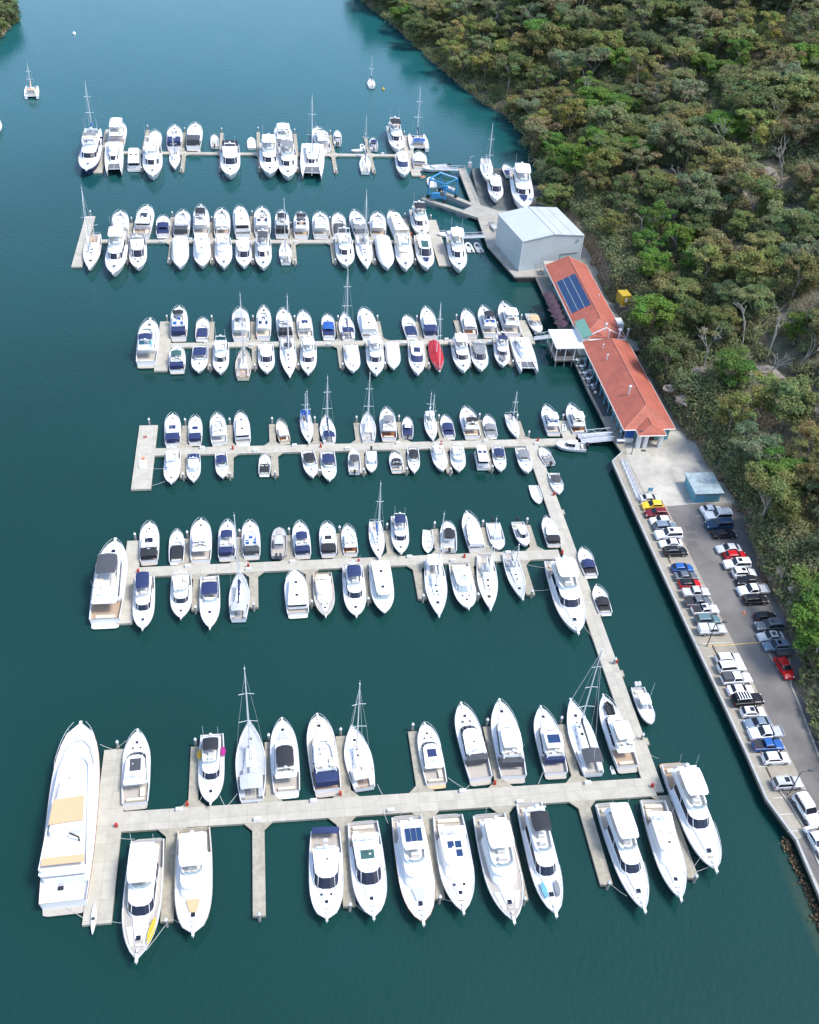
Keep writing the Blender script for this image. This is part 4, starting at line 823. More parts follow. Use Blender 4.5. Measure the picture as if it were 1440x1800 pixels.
row('farthest jetty', 'far', [
 ('R1',490,430,482,545,105,'C',d(top=('R1',452,205),sc='blue',mt=.75)), ('R1',630,385,612,535,92,'F',d(floor='teak',hard=1,bim='white',b0=.15,b1=.6)), ('R1',820,440,815,542,72,'K'),
 ('R1',922,408,920,548,82,'H',d(sun='glass',aft='navy')), ('R1',1032,395,1020,545,82,'H',d(aft='dgrey')), ('R1',1132,480,1133,545,42,'R',d(cc=1,poles=1)), ('R1',1325,480,1328,545,46,'D',d(cov='white')),
 ('R2',170,398,178,552,95,'F',d(bim='hard')), ('R2',352,418,393,555,80,'F'), ('R2',460,460,460,532,42,'R',d(ob=2,cab='white')), ('R2',648,497,652,558,44,'R',d(bim='navy',cab='white')),
 ('R2',588,515,596,552,28,'I',d()), ('R2',532,552,592,552,16,'D',d(hull='white')), ('R2',785,548,752,432,78,'F',d(bim='black')), ('R2',878,458,893,552,102,'C',d(top=('R2',900,232),sc='navy',bim='blue',mt=.82))])
row('farthest jetty', 'near', [
 ('R1',455,655,500,490,108,'F',d(hull='navy',bim='grey',b0=.3,b1=.4)), ('R1',600,662,605,530,98,'C',d(flyb=1)), ('R1',706,540,708,655,68,'B'), ('R1',805,686,805,535,90,'F'),
 ('R1',921,640,923,560,52,'S',d(top=('R1',915,440),spr=1,sc='blue')), ('R1',1215,682,1215,530,76,'H',d(aft='black')), ('R2',105,673,98,520,80,'F',d(bim='hard')), ('R2',200,690,195,545,84,'F',d(bim='grey')),
 ('R2',325,680,330,535,125,'C',d(top=('R2',325,285),sc='navy',mt=.55)), ('R2',605,565,607,672,58,'S',d(top=('R2',613,368),spr=1,mt=.65,sc='navy')), ('R2',815,681,793,575,68,'H',d(win='navy')), ('R2',893,550,895,655,74,'H',d(floor='teak'))])
row('second farthest jetty', 'far', [
 ('R1',635,862,635,1010,90,'F',d()), ('R1',778,830,745,1012,95,'H',d(sun='glass',sl=.2,floor='teak')), ('R1',862,888,860,1010,75,'X',d(cov='navy',bim='navy')), ('R1',968,858,955,1015,86,'F',d(aft='dgrey')),
 ('R1',1060,828,1063,1010,85,'F',d(bim='black')), ('R1',1170,848,1172,1012,86,'F',d(floor='teak')), ('R1',1262,832,1283,1012,86,'L',d(win='glass')), ('R1',1382,840,1386,1008,88,'F',d(ffloor='cream',seats='navy')),
 ('R2',168,860,168,1012,76,'F',d(bim='black',aft='black')), ('R2',268,868,270,1018,80,'F',d(bim='black',b0=.35,b1=.5,floor='teak',ffloor='teak',seats='black')), ('R2',368,868,375,1015,88,'F'),
 ('R2',463,874,472,1010,74,'X',d(cov='dgrey',floor='cream')), ('R2',548,858,590,1010,82,'H',d(sol=4,aft='grey')), ('R2',672,870,675,1012,84,'F',d(floor='teak')), ('R2',740,858,808,1035,85,'L',d(win='cream')),
 ('R2',912,1000,878,868,92,'F',d(bim='black'))])
row('second farthest jetty', 'near', [
 ('R1',470,1166,500,1005,82,'S',d(deck='cream',floor='teak',top=('R1',422,740),miz=('R1',478,905),mt=.55,mz=.08,spr=1,sc='tan')), ('R1',595,1200,635,1005,108,'F',d(bim='hard')), ('R1',728,1172,728,1015,92,'H',d(aft='grey')),
 ('R1',950,1167,952,1018,90,'K'), ('R1',1068,1162,1064,1015,90,'L',d(win='white')), ('R1',1182,1167,1176,1015,90,'F',d(win='white')), ('R1',1288,1165,1284,1030,84,'H',d(h2=0)), ('R1',1390,1171,1388,1018,82,'F',d(bim='dgrey')),
 ('R2',182,1022,188,1150,66,'S',d(top=('R2',170,800),spr=0,bim='white',sc='grey')), ('R2',510,1160,488,1010,95,'F',d()), ('R2',618,1162,588,1010,78,'S',d(top=('R2',608,760),spr=0,dod='grey',mt=.52,sc='grey')),
 ('R2',728,1172,693,1012,88,'K'), ('R2',825,1178,800,1015,92,'F',d(win='cream')), ('R2',936,1172,903,1005,92,'H',d(sun='green',sl=.2,pad='navy')), ('R2',1110,1182,1073,1010,95,'F',d(bim='hard'))])
row('third farthest jetty', 'far', [
 ('R3',395,188,393,405,102,'F',d(bim='black',b0=.4,b1=.52,seats='blue',aft='navy')), ('R3',540,262,530,408,80,'X',d(cov='navy')), ('R3',762,197,770,412,106,'F',d(ffloor='lgrey',bim='lgrey',b0=.3,b1=.55)), ('R3',905,187,903,402,90,'F',d(seats='navy',floor='cream')),
 ('R3',1020,202,1038,405,98,'F',d(aft='black',bim='hard')), ('R3',1140,217,1160,403,92,'H',d(sun='navy',sl=.14)), ('R3',1288,240,1298,400,80,'X',d(cov='navy',bim='blue',b1=.56)), ('R4',17,230,45,405,92,'S',d(top=('R4',30,-35),bim='navy',mt=.45,sc='navy')),
 ('R4',133,197,180,403,108,'L',d(win='white')), ('R4',392,248,430,396,80,'X',d(cov='navy')), ('R4',508,192,545,400,92,'H',d(aft='navy')), ('R4',750,210,785,390,88,'H',d(floor='wood')), ('R4',853,187,905,385,96,'F',d(bim='black',seats='blue')),
 ('R4',975,162,1040,385,106,'F',d(bim='hard',ffloor='lgrey')), ('R4',1192,370,1138,260,72,'R',d(bim='tan'))])
row('third farthest jetty', 'near', [
 ('R3',382,425,383,602,100,'F',d(bim='green',aft='navy')), ('R3',512,594,525,440,98,'X',d(bim='navy')), ('R3',643,602,650,418,96,'F'), ('R3',785,442,780,637,96,'S',d(deck='gteak',floor='teak',top=('R3',762,115),spr=0,mt=.62,sc='grey',hull='cream')),
 ('R3',925,598,915,425,98,'H',d(h2=1)), ('R3',1062,612,1045,400,92,'S',d(top=('R3',1035,130),spr=0,dod='dgrey',mt=.48,sc='navy')), ('R3',1172,606,1175,415,98,'F',d(bim='white')), ('R4',75,592,55,432,94,'H',d(win='white')),
 ('R4',215,612,195,405,106,'F',d(bim='white')), ('R4',318,575,305,425,88,'K'), ('R4',465,608,445,408,98,'H',d(sun='navy',sl=.14,win='navy')), ('R4',595,582,555,425,82,'S',d(cov='red',top=('R4',588,178),mt=.45,hull='white')),
 ('R4',745,592,700,400,104,'F',d(bim='hard')), ('R4',850,585,815,412,100,'H',d(roof='grey',win='glass')), ('R4',980,558,955,390,92,'F',d(bim='navy',b0=.3,b1=.44,ten='grey')), ('R4',1138,590,1068,405,125,'C',d(flyb=1,win='white'))])
row('third nearest jetty', 'far', [
 ('R3',355,837,357,1048,98,'H',d(sun='navy',sl=.14,aft='navy')), ('R3',492,852,492,1038,84,'H',d(sun='navy',aft='navy')), ('R3',622,834,638,1040,100,'F',d(floor='lgrey',ffloor='lgrey')), ('R3',763,827,782,1038,96,'L',d(win='glass')),
 ('R3',1000,880,1035,1030,72,'H',d(hull='cream',deck='cream',floor='wood')), ('R3',1178,1015,1152,855,74,'S',d(top=('R3',1162,705),miz=('R3',1153,735),bim='blue',sc='blue',spr=1,floor='teak')), ('R3',1277,852,1300,1030,92,'S',d(top=('R3',1285,615),dod='navy',bim='navy',mt=.6,sc='navy')),
 ('R4',157,832,165,1020,94,'S',d(top=('R4',165,590),mt=.55,deck='lgrey',sc='white')), ('R4',272,802,290,1012,98,'F',d(bim='grey',floor='wood')), ('R4',398,878,400,1000,68,'R',d(cab='white',cov='navy')), ('R4',555,1000,528,860,74,'S',d(top=('R4',545,730),miz=('R4',570,730),mz=.1,sc='white',bim='white',spr=1)),
 ('R4',622,850,655,1000,76,'X',d(cov='navy',bim='navy',b1=.56)), ('R4',748,797,795,1000,104,'F',d(bim='black',b0=.2,b1=.34,floor='teak',ffloor='teak')), ('R4',880,850,907,997,78,'X',d(cov='grey',bim='grey')), ('R4',1065,985,1008,860,68,'S',d(top=('R4',1083,715),mt=.4,sc='navy')),
 ('R4',1232,788,1285,978,90,'F',d(bim='hard',seats='blue')), ('G2',390,1268,475,1545,130,'F',d(sun='glass',floor='wood',ffloor='wood',bim='hard'))])
row('third nearest jetty', 'near', [
 ('R3',345,1266,360,1072,98,'F',d(win='white')), ('R3',480,1256,483,1098,84,'H',d(aft='navy',win='clear')), ('R3',658,1232,645,1085,76,'X',d(bim='navy')), ('R3',913,1083,908,1225,72,'X',d(cov='black')), ('R3',1203,1230,1165,1072,86,'X',d(bim='black')),
 ('R3',1303,1250,1288,1075,92,'X',d(bim='navy')), ('R4',75,1070,80,1215,74,'R',d(ck=.7,bim='dgrey')), ('R4',182,1208,180,1085,68,'R',d(cov='white')), ('R4',322,1072,340,1205,84,'H',d(roof='black',floor='gteak')), ('R4',443,1202,430,1052,72,'X',d(bim='black')),
 ('R4',615,1190,570,1045,86,'F',d(win='white')), ('R4',712,1194,695,1050,90,'F',d(win='clear')), ('R4',835,1062,855,1183,84,'B',d(sol=1)), ('R4',965,1192,940,1045,78,'X',d(bim='navy')), ('R4',1128,1202,1080,1052,82,'X',d(bim='grey'))])
row('second nearest jetty', 'far', [
 ('R5',412,213,410,438,98,'H',d(sun='glass',aft='black')), ('R5',552,254,548,438,78,'X',d(cov='black',floor='navy')), ('R5',672,197,672,437,108,'F',d(bim='hard')), ('R5',808,205,803,420,92,'F',d(bim='navy',b0=.3,b1=.5,aft='navy')),
 ('R5',920,208,930,412,92,'F',d(aft='dgrey',seats='blue')), ('R5',1070,246,1065,405,78,'A'), ('R5',1170,212,1190,408,88,'F',d(bim='navy',aft='navy')), ('R5',1310,217,1320,402,86,'H',d(sun='black',aft='black')),
 ('R6',30,232,50,398,78,'F',d(floor='wood')), ('R6',193,402,170,228,76,'S',d(top=('R6',200,20),sc='blue',mt=.6)), ('R6',305,384,290,192,88,'F',d(bim='navy',b0=.24,b1=.44)), ('R6',438,377,438,268,56,'D',d(hull='white')), ('R6',538,230,545,380,82,'R',d(bim='black',hull='white',cab='black')),
 ('R6',636,162,690,375,90,'H',d(roof='white',aft='white')), ('R6',800,372,765,240,78,'R',d(cov='white')), ('R6',935,352,890,235,70,'R',d(cab='white')), ('R6',1040,190,1080,350,78,'H',d(aft='black',ob=2,roof='white',h2=1))])
row('second nearest jetty', 'near', [
 ('R5',375,767,390,492,108,'F',d(bim='navy',b0=.15,b1=.45,hard=0)), ('R5',570,712,575,488,108,'F',d()), ('R5',717,762,717,492,102,'X',d(bim='navy',ck=.44)), ('R5',870,466,863,722,102,'S',d(top=('R5',842,178),mt=.62,bim='lgrey',deck='lgrey',sc='navy')),
 ('R5',1145,452,1165,706,116,'L',d(win='glass')), ('R5',1305,702,1285,475,104,'H',d(deck='gteak',roof='cream',win='white',hull='cream')), ('R6',78,702,55,435,112,'F',d(bim='navy')), ('R6',222,687,190,422,116,'L',d(win='clear')),
 ('R6',497,690,465,420,110,'S',d(top=('R6',513,175),mt=.5,spr=1,bim='white',sc='white')), ('R6',648,663,590,427,112,'H',d(sun='lgrey',win='clear')), ('R6',758,657,725,398,102,'S',d(top=('R6',800,200),mt=.45,spr=1,deck='cream',dod='lgrey',sc='white')),
 ('R6',922,606,845,388,86,'S',d(top=('R6',925,330),mt=.42,spr=0,dod='lgrey',deck='lgrey',sc='white')), ('R6',1205,787,1085,412,150,'F',d(bim='hard'))])
row('nearest jetty', 'far', [
 ('R7',605,414,593,845,145,'H',d(sun='dgrey',sl=.18,floor='gteak')), ('R7',990,822,1000,440,134,'F',d(boards=[(-1.62,.30,1.5,'pink',0),(1.62,.32,1.5,'yellow',0)],bim='black',b0=.22,b1=.40)), ('R7',1195,377,1210,805,158,'S',d(top=('R7',1175,90),mt=.63,bim='lgrey',deck='lgrey',dod='lgrey',sc='lgrey')),
 ('P',495.5,1258,505,1402,49,'F',d(bim='black',pad='lgrey',b0=.18,b1=.46,pcol='white')), ('R8',192,368,258,862,170,'F',d(aft='navy',deck='cream',floor='teak',h0=.3)), ('R8',395,445,470,825,160,'S',d(top=('R8',448,190),mt=.6,miz=None,sc='cream',bim='cream',floor='teak')),
 ('R8',822,422,895,818,134,'H',d(sun='navy',pcol='tan',aft=None,sl=.14)), ('R8',1035,302,1158,795,148,'H',d(aft='dgrey',**{'as':.17,'ae':.265})), ('R8',1260,282,1348,785,162,'F',d(bim='hard',aft='dgrey',**{'as':.10,'ae':.17})), ('R9',242,402,340,850,152,'F',d(sol=1,bim='hard',aft='navy',**{'as':.12,'ae':.2})),  # charcoal aft awnings here stand in for dark glass under the roof overhang
 ('R9',425,362,560,830,156,'S',d(top=('R9',612,58),mt=.6,bim='dgrey',sc='dgrey',deck='white',spr=3)), ('R9',618,332,775,812,142,'F',d(bim='hard',floor='teak',ten='black')), ('R9',670,764,685,822,48,'I',d(ob=0))])
row('nearest jetty', 'near', [
 ('R7',597,1655,665,985,198,'F',d(boards=[(-1.5,.80,3.2,'yellow',.22)],bim='hard',deck='gteak',f1=.5,b0=.16,b1=.5,h1=.68)), ('R7',897,1515,905,930,194,'F',d(bim='hard',pad='tan',hk='round',hull='cream',deck='white',b0=.18,b1=.5,win='white',seats='tan')),
 ('R8',250,1597,240,1050,198,'H',d(aft='navy',hk='round',**{'as':.0,'ae':.08})), ('R8',527,1587,455,995,200,'H',d(sun='green',sl=.1,h2=0)), ('R8',820,1620,710,960,206,'F',d(bim='hard',sol=3,pad='lgrey',rub='wood',win='white')), ('R8',1055,1555,950,955,200,'H',d(sol=3,win='white')),
 ('R8',1353,1610,1188,950,218,'F',d(deck='gteak',bim='hard',f1=.58,win='white')), ('R9',343,1685,160,975,178,'F',d(boards=[(-.85,.80,2.2,'grey',.0),(.85,.81,2.2,'lblue',-.1)],bim='black',b0=.22,b1=.4)), ('R9',880,1658,635,980,178,'F',d(bim='hard',b0=.14,b1=.48)), ('R9',1097,1590,905,962,170,'H',d(win='white',floor='gteak',h2=0)),
 ('R9',1312,1415,1030,740,190,'F',d(bim='hard',pcol='tan',floor='teak',h1=.66))])
# others, each with its own words
boat('R3',220,258,195,560,128,'F',label='big white flybridge cruiser with navy awning outside the third farthest jetty',bim='navy',b0=.16,b1=.3,seats='teal')
boat('R5',238,292,182,752,162,'F',label='large white motor yacht with charcoal bimini and teak decks outside second nearest jetty',bim='dgrey',b0=.35,b1=.6,f0=.25,f1=.66,h0=.22,h1=.74,deck='white',floor='teak',pcol='offwhite')
boat('G2',270,1625,515,1652,62,'R',label='white centre-cabin boat with black outboards lying along the gangway pontoon',cab='white',ob=2)
boat('R4',1205,1043,1262,1165,72,'X',label='white bowrider with grey spray hood right of the main walkway, topmost',cov='grey',ob=1)
boat('R4',1318,1330,1275,1205,74,'X',label='white runabout with dark bimini beside the red extinguisher on the main walkway',bim='dgrey')
boat('R6',1003,128,972,42,54,'D',label='small open white dinghy left of the main walkway')
boat('R6',1220,347,1268,507,76,'X',label='white runabout with navy bimini right of the main walkway',bim='navy',cov='black')
boat('R6',1292,537,1340,697,76,'X',label='white sports boat with black canopy, lowest right of the sloping main walkway',cov='black',bim='black')
boat('R9',905,535,822,318,92,'R',label='white centre console fishing boat moored right of the main walkway, alone',cc=1,bim='white',ob=2,obc='white',poles=1,ck=.6)
boat('R2',912,655,1045,648,26,'R',label='long low white boat lying sideways beside the blue boat hoist',ck=.7)
boat('R2',950,690,962,748,46,'D',label='white work punt floating inside the hoist dock')
boat('R2',895,690,922,690,18,'D',label='little orange and white dinghy at the corner of the farthest jetty',hull='orange')
boat('R2',1035,738,1075,760,34,'D',label='small white tender under the blue boat hoist')
boat('R2',985,990,1092,1000,50,'X',label='white runabout lying sideways on the second farthest jetty end',bim='white')
boat('R2',1145,1035,1165,1090,40,'I',label='white inflatable with outboard below the upper gangway, left one')
boat('R2',1190,1035,1215,1090,40,'I',label='grey and white inflatable with outboard below the upper gangway, right one',hull='lgrey')
boat('R4',1345,900,1343,950,34,'I',label='tiny tender on the pontoon between two cruisers near the gangway',ob=0,z=.5)
boat('R1',168,205,168,275,78,'C',label='white catamaran with brown gear at its swing mooring, upper left',top=('R1',165,105),sc='tan',floor='wood',bim='tan',spr=1)
boat('R2',637,170,640,222,40,'S',label='lone white sloop at its mooring on the open bay',top=('R2',640,55),sc='navy',spr=1)
boat('P',-1,228,-4,214,8,'S',label='yacht cut by the left edge of the picture')
boat('R2',1255,702,1240,605,62,'S',label='white yacht propped on the hardstand beside the pier',top=('R2',1268,410),mt=.7,z=2.6,spr=2,sc='white')
boat('R2',1303,812,1283,700,78,'H',label='white hardtop fishing boat standing on the hardstand',z=2.2)
boat('R2',1345,622,1372,695,52,'X',label='small white cruiser with navy cover at the back of the hardstand',z=2.0,cov='navy')
boat('G1',815,497,768,252,132,'F',label='big white flybridge motor yacht propped on the hardstand beside the trees',z=2.4,pad='navy',bim='hard')
# cradles under the hardstand boats are props
for i, (x, y, lab) in enumerate(((1250,650,'beneath the propped yacht'),(1293,755,'beneath the fishing boat'),(1360,660,'beneath the small navy-covered cruiser'),(1420,750,'beneath the big flybridge yacht'))):
    c = at('R2', x, y, 2.6); t = thing('boat_cradle', 'steel boat cradle '+lab, 'cradle', (c[0], c[1], 1.62), 0, 'cradles on the hardstand')
    obj('base', MB().box(-1.4, 1.4, -2, -1.8, 0, .15).box(-1.4, 1.4, 1.8, 2, 0, .15).box(-.1, .1, -2, 2, 0, .15), M('navy'), t)
    for sx in (-1, 1):
        for sy in (-1.9, 1.9): obj('prop', MB().tube([(sx*1.4, sy, .1), (sx*.8, sy, 1.3)], .06, 5), M('navy'), t)
# the long white motor yacht outside the nearest jetty
def superyacht():
    bx, by = at('R7', 305, 385, 3.4); sx, sy = at('R7', 222, 1362, .6); a = at('R7', 106, 1100, 1.8); b = at('R7', 385, 1100, 1.8); B = hypot(a[0]-b[0], a[1]-b[1])*.97
    s = Boat('superyacht', 'very long white motor yacht with two tan deck awnings left of the nearest jetty', 'motor yacht', bx, by, sx, sy, B, 'boats moored in the marina', dict(fb=1.9, rise=.75, rub='wood'))
    s.k = 1.3; b = s.b; s.hull('round', 'white', 'anti', 'white', .10, 'offwhite', lower=.6); z = 1.95
    r = s.P('deckhouse', MB().loft([s.ring(s.Y(.10), s.Y(.80), b*.84, b*.66, b*.9, z-.1)[::-1], s.ring(s.Y(.10), s.Y(.79), b*.84, b*.64, b*.9, z+.9)[::-1]]), 'white')
    s.P('windows', MB().loft([s.ring(s.Y(.12), s.Y(.785), b*.835, b*.635, b*.9, z+.9)[::-1], s.ring(s.Y(.12), s.Y(.76), b*.80, b*.58, b*.85, z+1.5)[::-1]]), 'glass')
    s.P('upper_deck', MB().loft([s.ring(s.Y(.10), s.Y(.775), b*.92, b*.66, b*.9, z+1.5)[::-1], s.ring(s.Y(.10), s.Y(.775), b*.92, b*.66, b*.9, z+1.68)[::-1]]), 'white')
    s.P('bulwark', MB().loft([s.ring(s.Y(.115), s.Y(.765), b*.90, b*.64, b*.88, z+1.68), [(p[0], p[1], z+2.25) for p in s.ring(s.Y(.115), s.Y(.765), b*.91, b*.65, b*.88, 0)], [(p[0], p[1], z+2.25) for p in s.ring(s.Y(.12), s.Y(.758), b*.87, b*.61, b*.85, 0)], s.ring(s.Y(.12), s.Y(.758), b*.87, b*.61, b*.85, z+1.68)], False, False), 'white')
    s.P('pilothouse', MB().loft([s.ring(s.Y(.30), s.Y(.66), b*.68, b*.5, b*.7, z+1.68)[::-1], s.ring(s.Y(.30), s.Y(.64), b*.64, b*.44, b*.65, z+3.0)[::-1], s.ring(s.Y(.32), s.Y(.62), b*.5, b*.3, b*.5, z+3.12)[::-1]]), 'white')
    s.canopy(.40, .405+.0, b*.2, z+3.2, 'white', poles=False) if False else None
    s.P('awning', MB().loft([[(-b*.66, s.Y(.335)+dy, zz) for dy, zz in ((0, z+3.3), (0, z+3.34))]+[(-b*.60, s.Y(.475), z+3.34), (-b*.60, s.Y(.475), z+3.3)], [(b*.66, s.Y(.345), z+3.3), (b*.66, s.Y(.345), z+3.34), (b*.60, s.Y(.485), z+3.34), (b*.60, s.Y(.485), z+3.3)]]), 'tan')
    s.P('awning', MB().box(-b*.80, b*.80, s.Y(.135), s.Y(.175), z+2.6, z+2.65), 'tan')
    s.P('boat_deck', MB().box(-b*.8, b*.8, s.Y(.12), s.Y(.30), z+1.7, z+1.75), 'offwhite')
    s.P('crane', MB().tube([(b*.5, s.Y(.27), z+1.7), (b*.5, s.Y(.27), z+2.6), (b*.15, s.Y(.29), z+2.9)], .12, 6), 'black')
    s.P('hatch', MB().box(-b*.3, -b*.08, s.Y(.075), s.Y(.095), s.cf, s.cf+.15), 'glass')
    s.P('breakwater', MB().tube([(-b*.72, s.Y(.74), s.zd(.74)+.15), (-b*.5, s.Y(.84), s.zd(.84)+.15), (-b*.2, s.Y(.885), s.zd(.88)+.15), (b*.2, s.Y(.885), s.zd(.88)+.15), (b*.5, s.Y(.84), s.zd(.84)+.15), (b*.72, s.Y(.74), s.zd(.74)+.15)], .16, 5), 'lgrey')
    s.P('windlass', MB().box(-.45, -.25, s.Y(.9), s.Y(.93), s.zd(.9), s.zd(.9)+.3).box(.25, .45, s.Y(.9), s.Y(.93), s.zd(.9), s.zd(.9)+.3), 'steel')
    s.rails(.72, .75, 'round'); s.pulpit(.2); s.platform(.9, 'gteak')
    s.P('coachroof', MB().loft([s.ring(s.Y(.72), s.Y(.86), b*.5, b*.35, b*.5, s.zd(.8)-.1)[::-1], s.ring(s.Y(.72), s.Y(.85), b*.45, b*.3, b*.45, s.zd(.8)+.3)[::-1]]), 'white')
    s.P('searchlight', MB().ball(0, s.Y(.6), z+3.4, .25), 'white')
superyacht()

# ------------------------------------------------------------------ floating jetties
def dock_mat():
    m = mat('pontoon_concrete', (.45,.42,.35), .9, (.7,.14)); n = m.node_tree.nodes; l = m.node_tree.links; p = n['Principled BSDF']
    src = p.inputs['Base Color'].links[0].from_socket
    g = n.new('ShaderNodeNewGeometry'); b = n.new('ShaderNodeTexBrick'); b.offset = 0; b.inputs['Scale'].default_value = 1; b.inputs['Brick Width'].default_value = 2.6; b.inputs['Row Height'].default_value = 2.6
    b.inputs['Mortar Size'].default_value = .03; b.inputs['Color1'].default_value = (1,1,1,1); b.inputs['Color2'].default_value = (.9,.9,.89,1); b.inputs['Mortar'].default_value = (.72,.72,.72,1)
    l.new(g.outputs['Position'], b.inputs['Vector']); x = n.new('ShaderNodeMix'); x.data_type = 'RGBA'; x.blend_type = 'MULTIPLY'; x.inputs[0].default_value = 1
    l.new(src, x.inputs[6]); l.new(b.outputs[0], x.inputs[7]); l.new(x.outputs[2], p.inputs['Base Color']); return m
dockm = dock_mat(); fingm = mat('finger_concrete', (.35,.32,.25), .9, (1.3,.25)); floatm = mat('float_side', (.24,.24,.22), .8); whitem = M('white')
ZD = .52
def quad(mb, P, Q, wd, z0, z1):
    dx, dy = Q[0]-P[0], Q[1]-P[1]; L = hypot(dx, dy) or 1; nx, ny = -dy/L*wd/2, dx/L*wd/2
    mb.prism([(P[0]+nx,P[1]+ny),(Q[0]+nx,Q[1]+ny),(Q[0]-nx,Q[1]-ny),(P[0]-nx,P[1]-ny)], z0, z1)
WAY = {}
def jetty(name, P, Q, wd, tips, pont=(), zt=ZD):
    """walkway from P to Q; tips = finger ends (reg,x,y,width); pont = broad end pontoons ((reg,x,y),(reg,x,y),width)"""
    P = at(*P, ZD); Q = at(*Q, ZD); WAY[name] = (P, Q); t = thing('floating_jetty', f'{name} of pale concrete pontoons with mooring fingers', 'jetty', (P[0], P[1], 0))
    def part(nm, mb, m): mb.v = [(x-P[0], y-P[1], z) for x, y, z in mb.v]; return obj(nm, mb, m, t)
    mb = MB(); quad(mb, P, Q, wd, .12, zt); part('walkway', mb, dockm)
    mb = MB(); quad(mb, P, Q, wd-.1, -.4, .12); part('float', mb, floatm)
    for reg, x, y, w_ in tips:
        X, Y = at(reg, x, y, ZD); f = (X-P[0])/(Q[0]-P[0]) if abs(Q[0]-P[0]) > 1 else 0; Yw = P[1]+(Q[1]-P[1])*f; sg = 1 if Y > Yw else -1
        mb = MB(); quad(mb, (X, Yw+sg*wd*.5), (X, Y), w_, .1, zt-.03); f_ = part('finger', mb, fingm); mb = MB(); quad(mb, (X, Yw+sg*wd*.5), (X, Y), w_-.15, -.35, .1); mb.v = [(a-P[0], b-P[1], c) for a, b, c in mb.v]; obj('float', mb, floatm, f_)
        g = 1.15; e = Yw+sg*wd*.5
        for s2 in (-1, 1):
            mb = MB().prism([(X+s2*w_/2, e), (X+s2*(w_/2+g), e), (X+s2*w_/2, e+sg*g)], .3, zt-.015)
            mb.v = [(a-P[0], b-P[1], c) for a, b, c in mb.v]; obj('gusset', mb, fingm, f_)
        PILES.append((X, Y+sg*.35, name, 'far' if sg > 0 else 'near'))
    for A_, B_, w_ in pont:
        A1 = at(*A_, ZD); B1 = at(*B_, ZD); xm = (A1[0]+B1[0])/2; mb = MB(); quad(mb, (xm, A1[1]), (xm, B1[1]), w_, .1, zt+.02); part('end_pontoon', mb, dockm)
        PILES.append((xm+.1, A1[1]+.4, name, 'broad end'))
    return t
PILES = []
J = jetty
J('farthest jetty', ('R1',562,562), ('R2',872,580), 1.7, [('R1',780,445,1.1),('R1',975,458,1.1),('R1',1170,460,1.1),('R1',1362,456,1.1),('R2',235,465,1.1),('R2',422,472,1.1),('R2',608,487,1.1),
  ('R1',748,662,1.1),('R1',960,665,1.2),('R1',1163,660,1.1),('R1',1370,662,1.1),('R2',250,665,1.2),('R2',452,670,1.2),('R2',654,670,1.1)], [(('R1',569,442),('R1',528,670),2.6),(('R2',812,475),('R2',876,686),2.9)])
J('second farthest jetty', ('R1',452,1030), ('R2',975,1034), 1.7, [('R1',695,935,1.1),('R1',910,905,1.1),('R1',1118,930,1.1),('R1',1330,900,1.1),('R2',215,960,1.1),('R2',420,930,1.1),('R2',625,960,1.1),('R2',815,912,1.1),
  ('R1',670,1145,1.1),('R1',895,1145,1.2),('R1',1120,1148,1.2),('R1',1335,1148,1.1),('R2',235,1150,1.2),('R2',447,1148,1.2),('R2',655,1148,1.1),('R2',868,1148,1.1)], [(('R1',472,900),('R1',410,1166),2.6),(('R2',955,920),('R2',1022,1160),3.2)])
J('third farthest jetty', ('R3',305,435), ('R4',1100,408), 1.9, [('R3',592,292,1.2),('R3',840,292,1.2),('R3',1090,292,1.2),('R3',1352,292,1.2),('R4',218,290,1.2),('R4',455,292,1.2),('R4',693,285,1.4),('R4',938,330,1.2),
  ('R3',582,580,1.2),('R3',850,575,1.2),('R3',1112,572,1.1),('R3',1378,570,1.2),('R4',262,566,1.2),('R4',524,568,1.2),('R4',772,560,1.2),('R4',1028,552,1.3)], [(('R3',312,292),('R3',292,588),2.9),(('R4',1092,285),('R4',1130,425),2.4)])
J('third nearest jetty', ('R3',235,1078), ('G2',440,1590), 2.3, [('R3',432,918,1.3),('R3',700,915,1.3),('R3',955,910,1.3),('R3',1212,905,1.3),('R4',92,902,1.3),('R4',347,897,1.2),('R4',587,893,1.3),('R4',832,885,1.3),('R4',1060,890,1.3),
  ('R3',420,1232,1.3),('R3',700,1228,1.3),('R3',973,1220,1.4),('R3',1240,1210,1.3),('R4',133,1205,1.3),('R4',392,1200,1.2),('R4',655,1202,1.2),('R4',905,1186,1.2)], [(('R3',206,918),('R3',170,1302),3.6),(('R4',1345,890),('R4',1378,1030),2.6)])
J('second nearest jetty', ('R5',320,478), ('R6',1105,385), 2.3, [('R5',604,306,1.2),('R5',868,298,1.2),('R5',1118,290,1.2),('R5',1374,280,1.3),('R6',232,266,1.2),('R6',472,258,1.3),('R6',716,250,1.3),('R6',940,238,1.3),
  ('R5',646,670,1.4),('R5',940,655,1.5),('R5',1232,641,1.3),('R6',135,627,1.3),('R6',412,612,1.5),('R6',688,605,1.3),('R6',960,590,1.5)], [(('R5',332,318),('R5',290,737),2.5)])
J('nearest jetty', ('R7',440,918), ('R9',925,900), 3.0, [('R7',912,516,1.3),('R7',1298,492,1.2),('R8',330,512,1.5),('R8',752,484,1.4),('R8',1188,456,1.3),('R9',365,525,1.3),
  ('R7',760,1440,1.6),('R7',1248,1410,1.6),('R8',382,1510,1.6),('R8',905,1465,1.6),('R8',1400,1475,1.4),('R9',640,1490,1.7),('R9',1162,1450,1.5)], [(('R7',490,532),('R7',400,1452),3.5)])
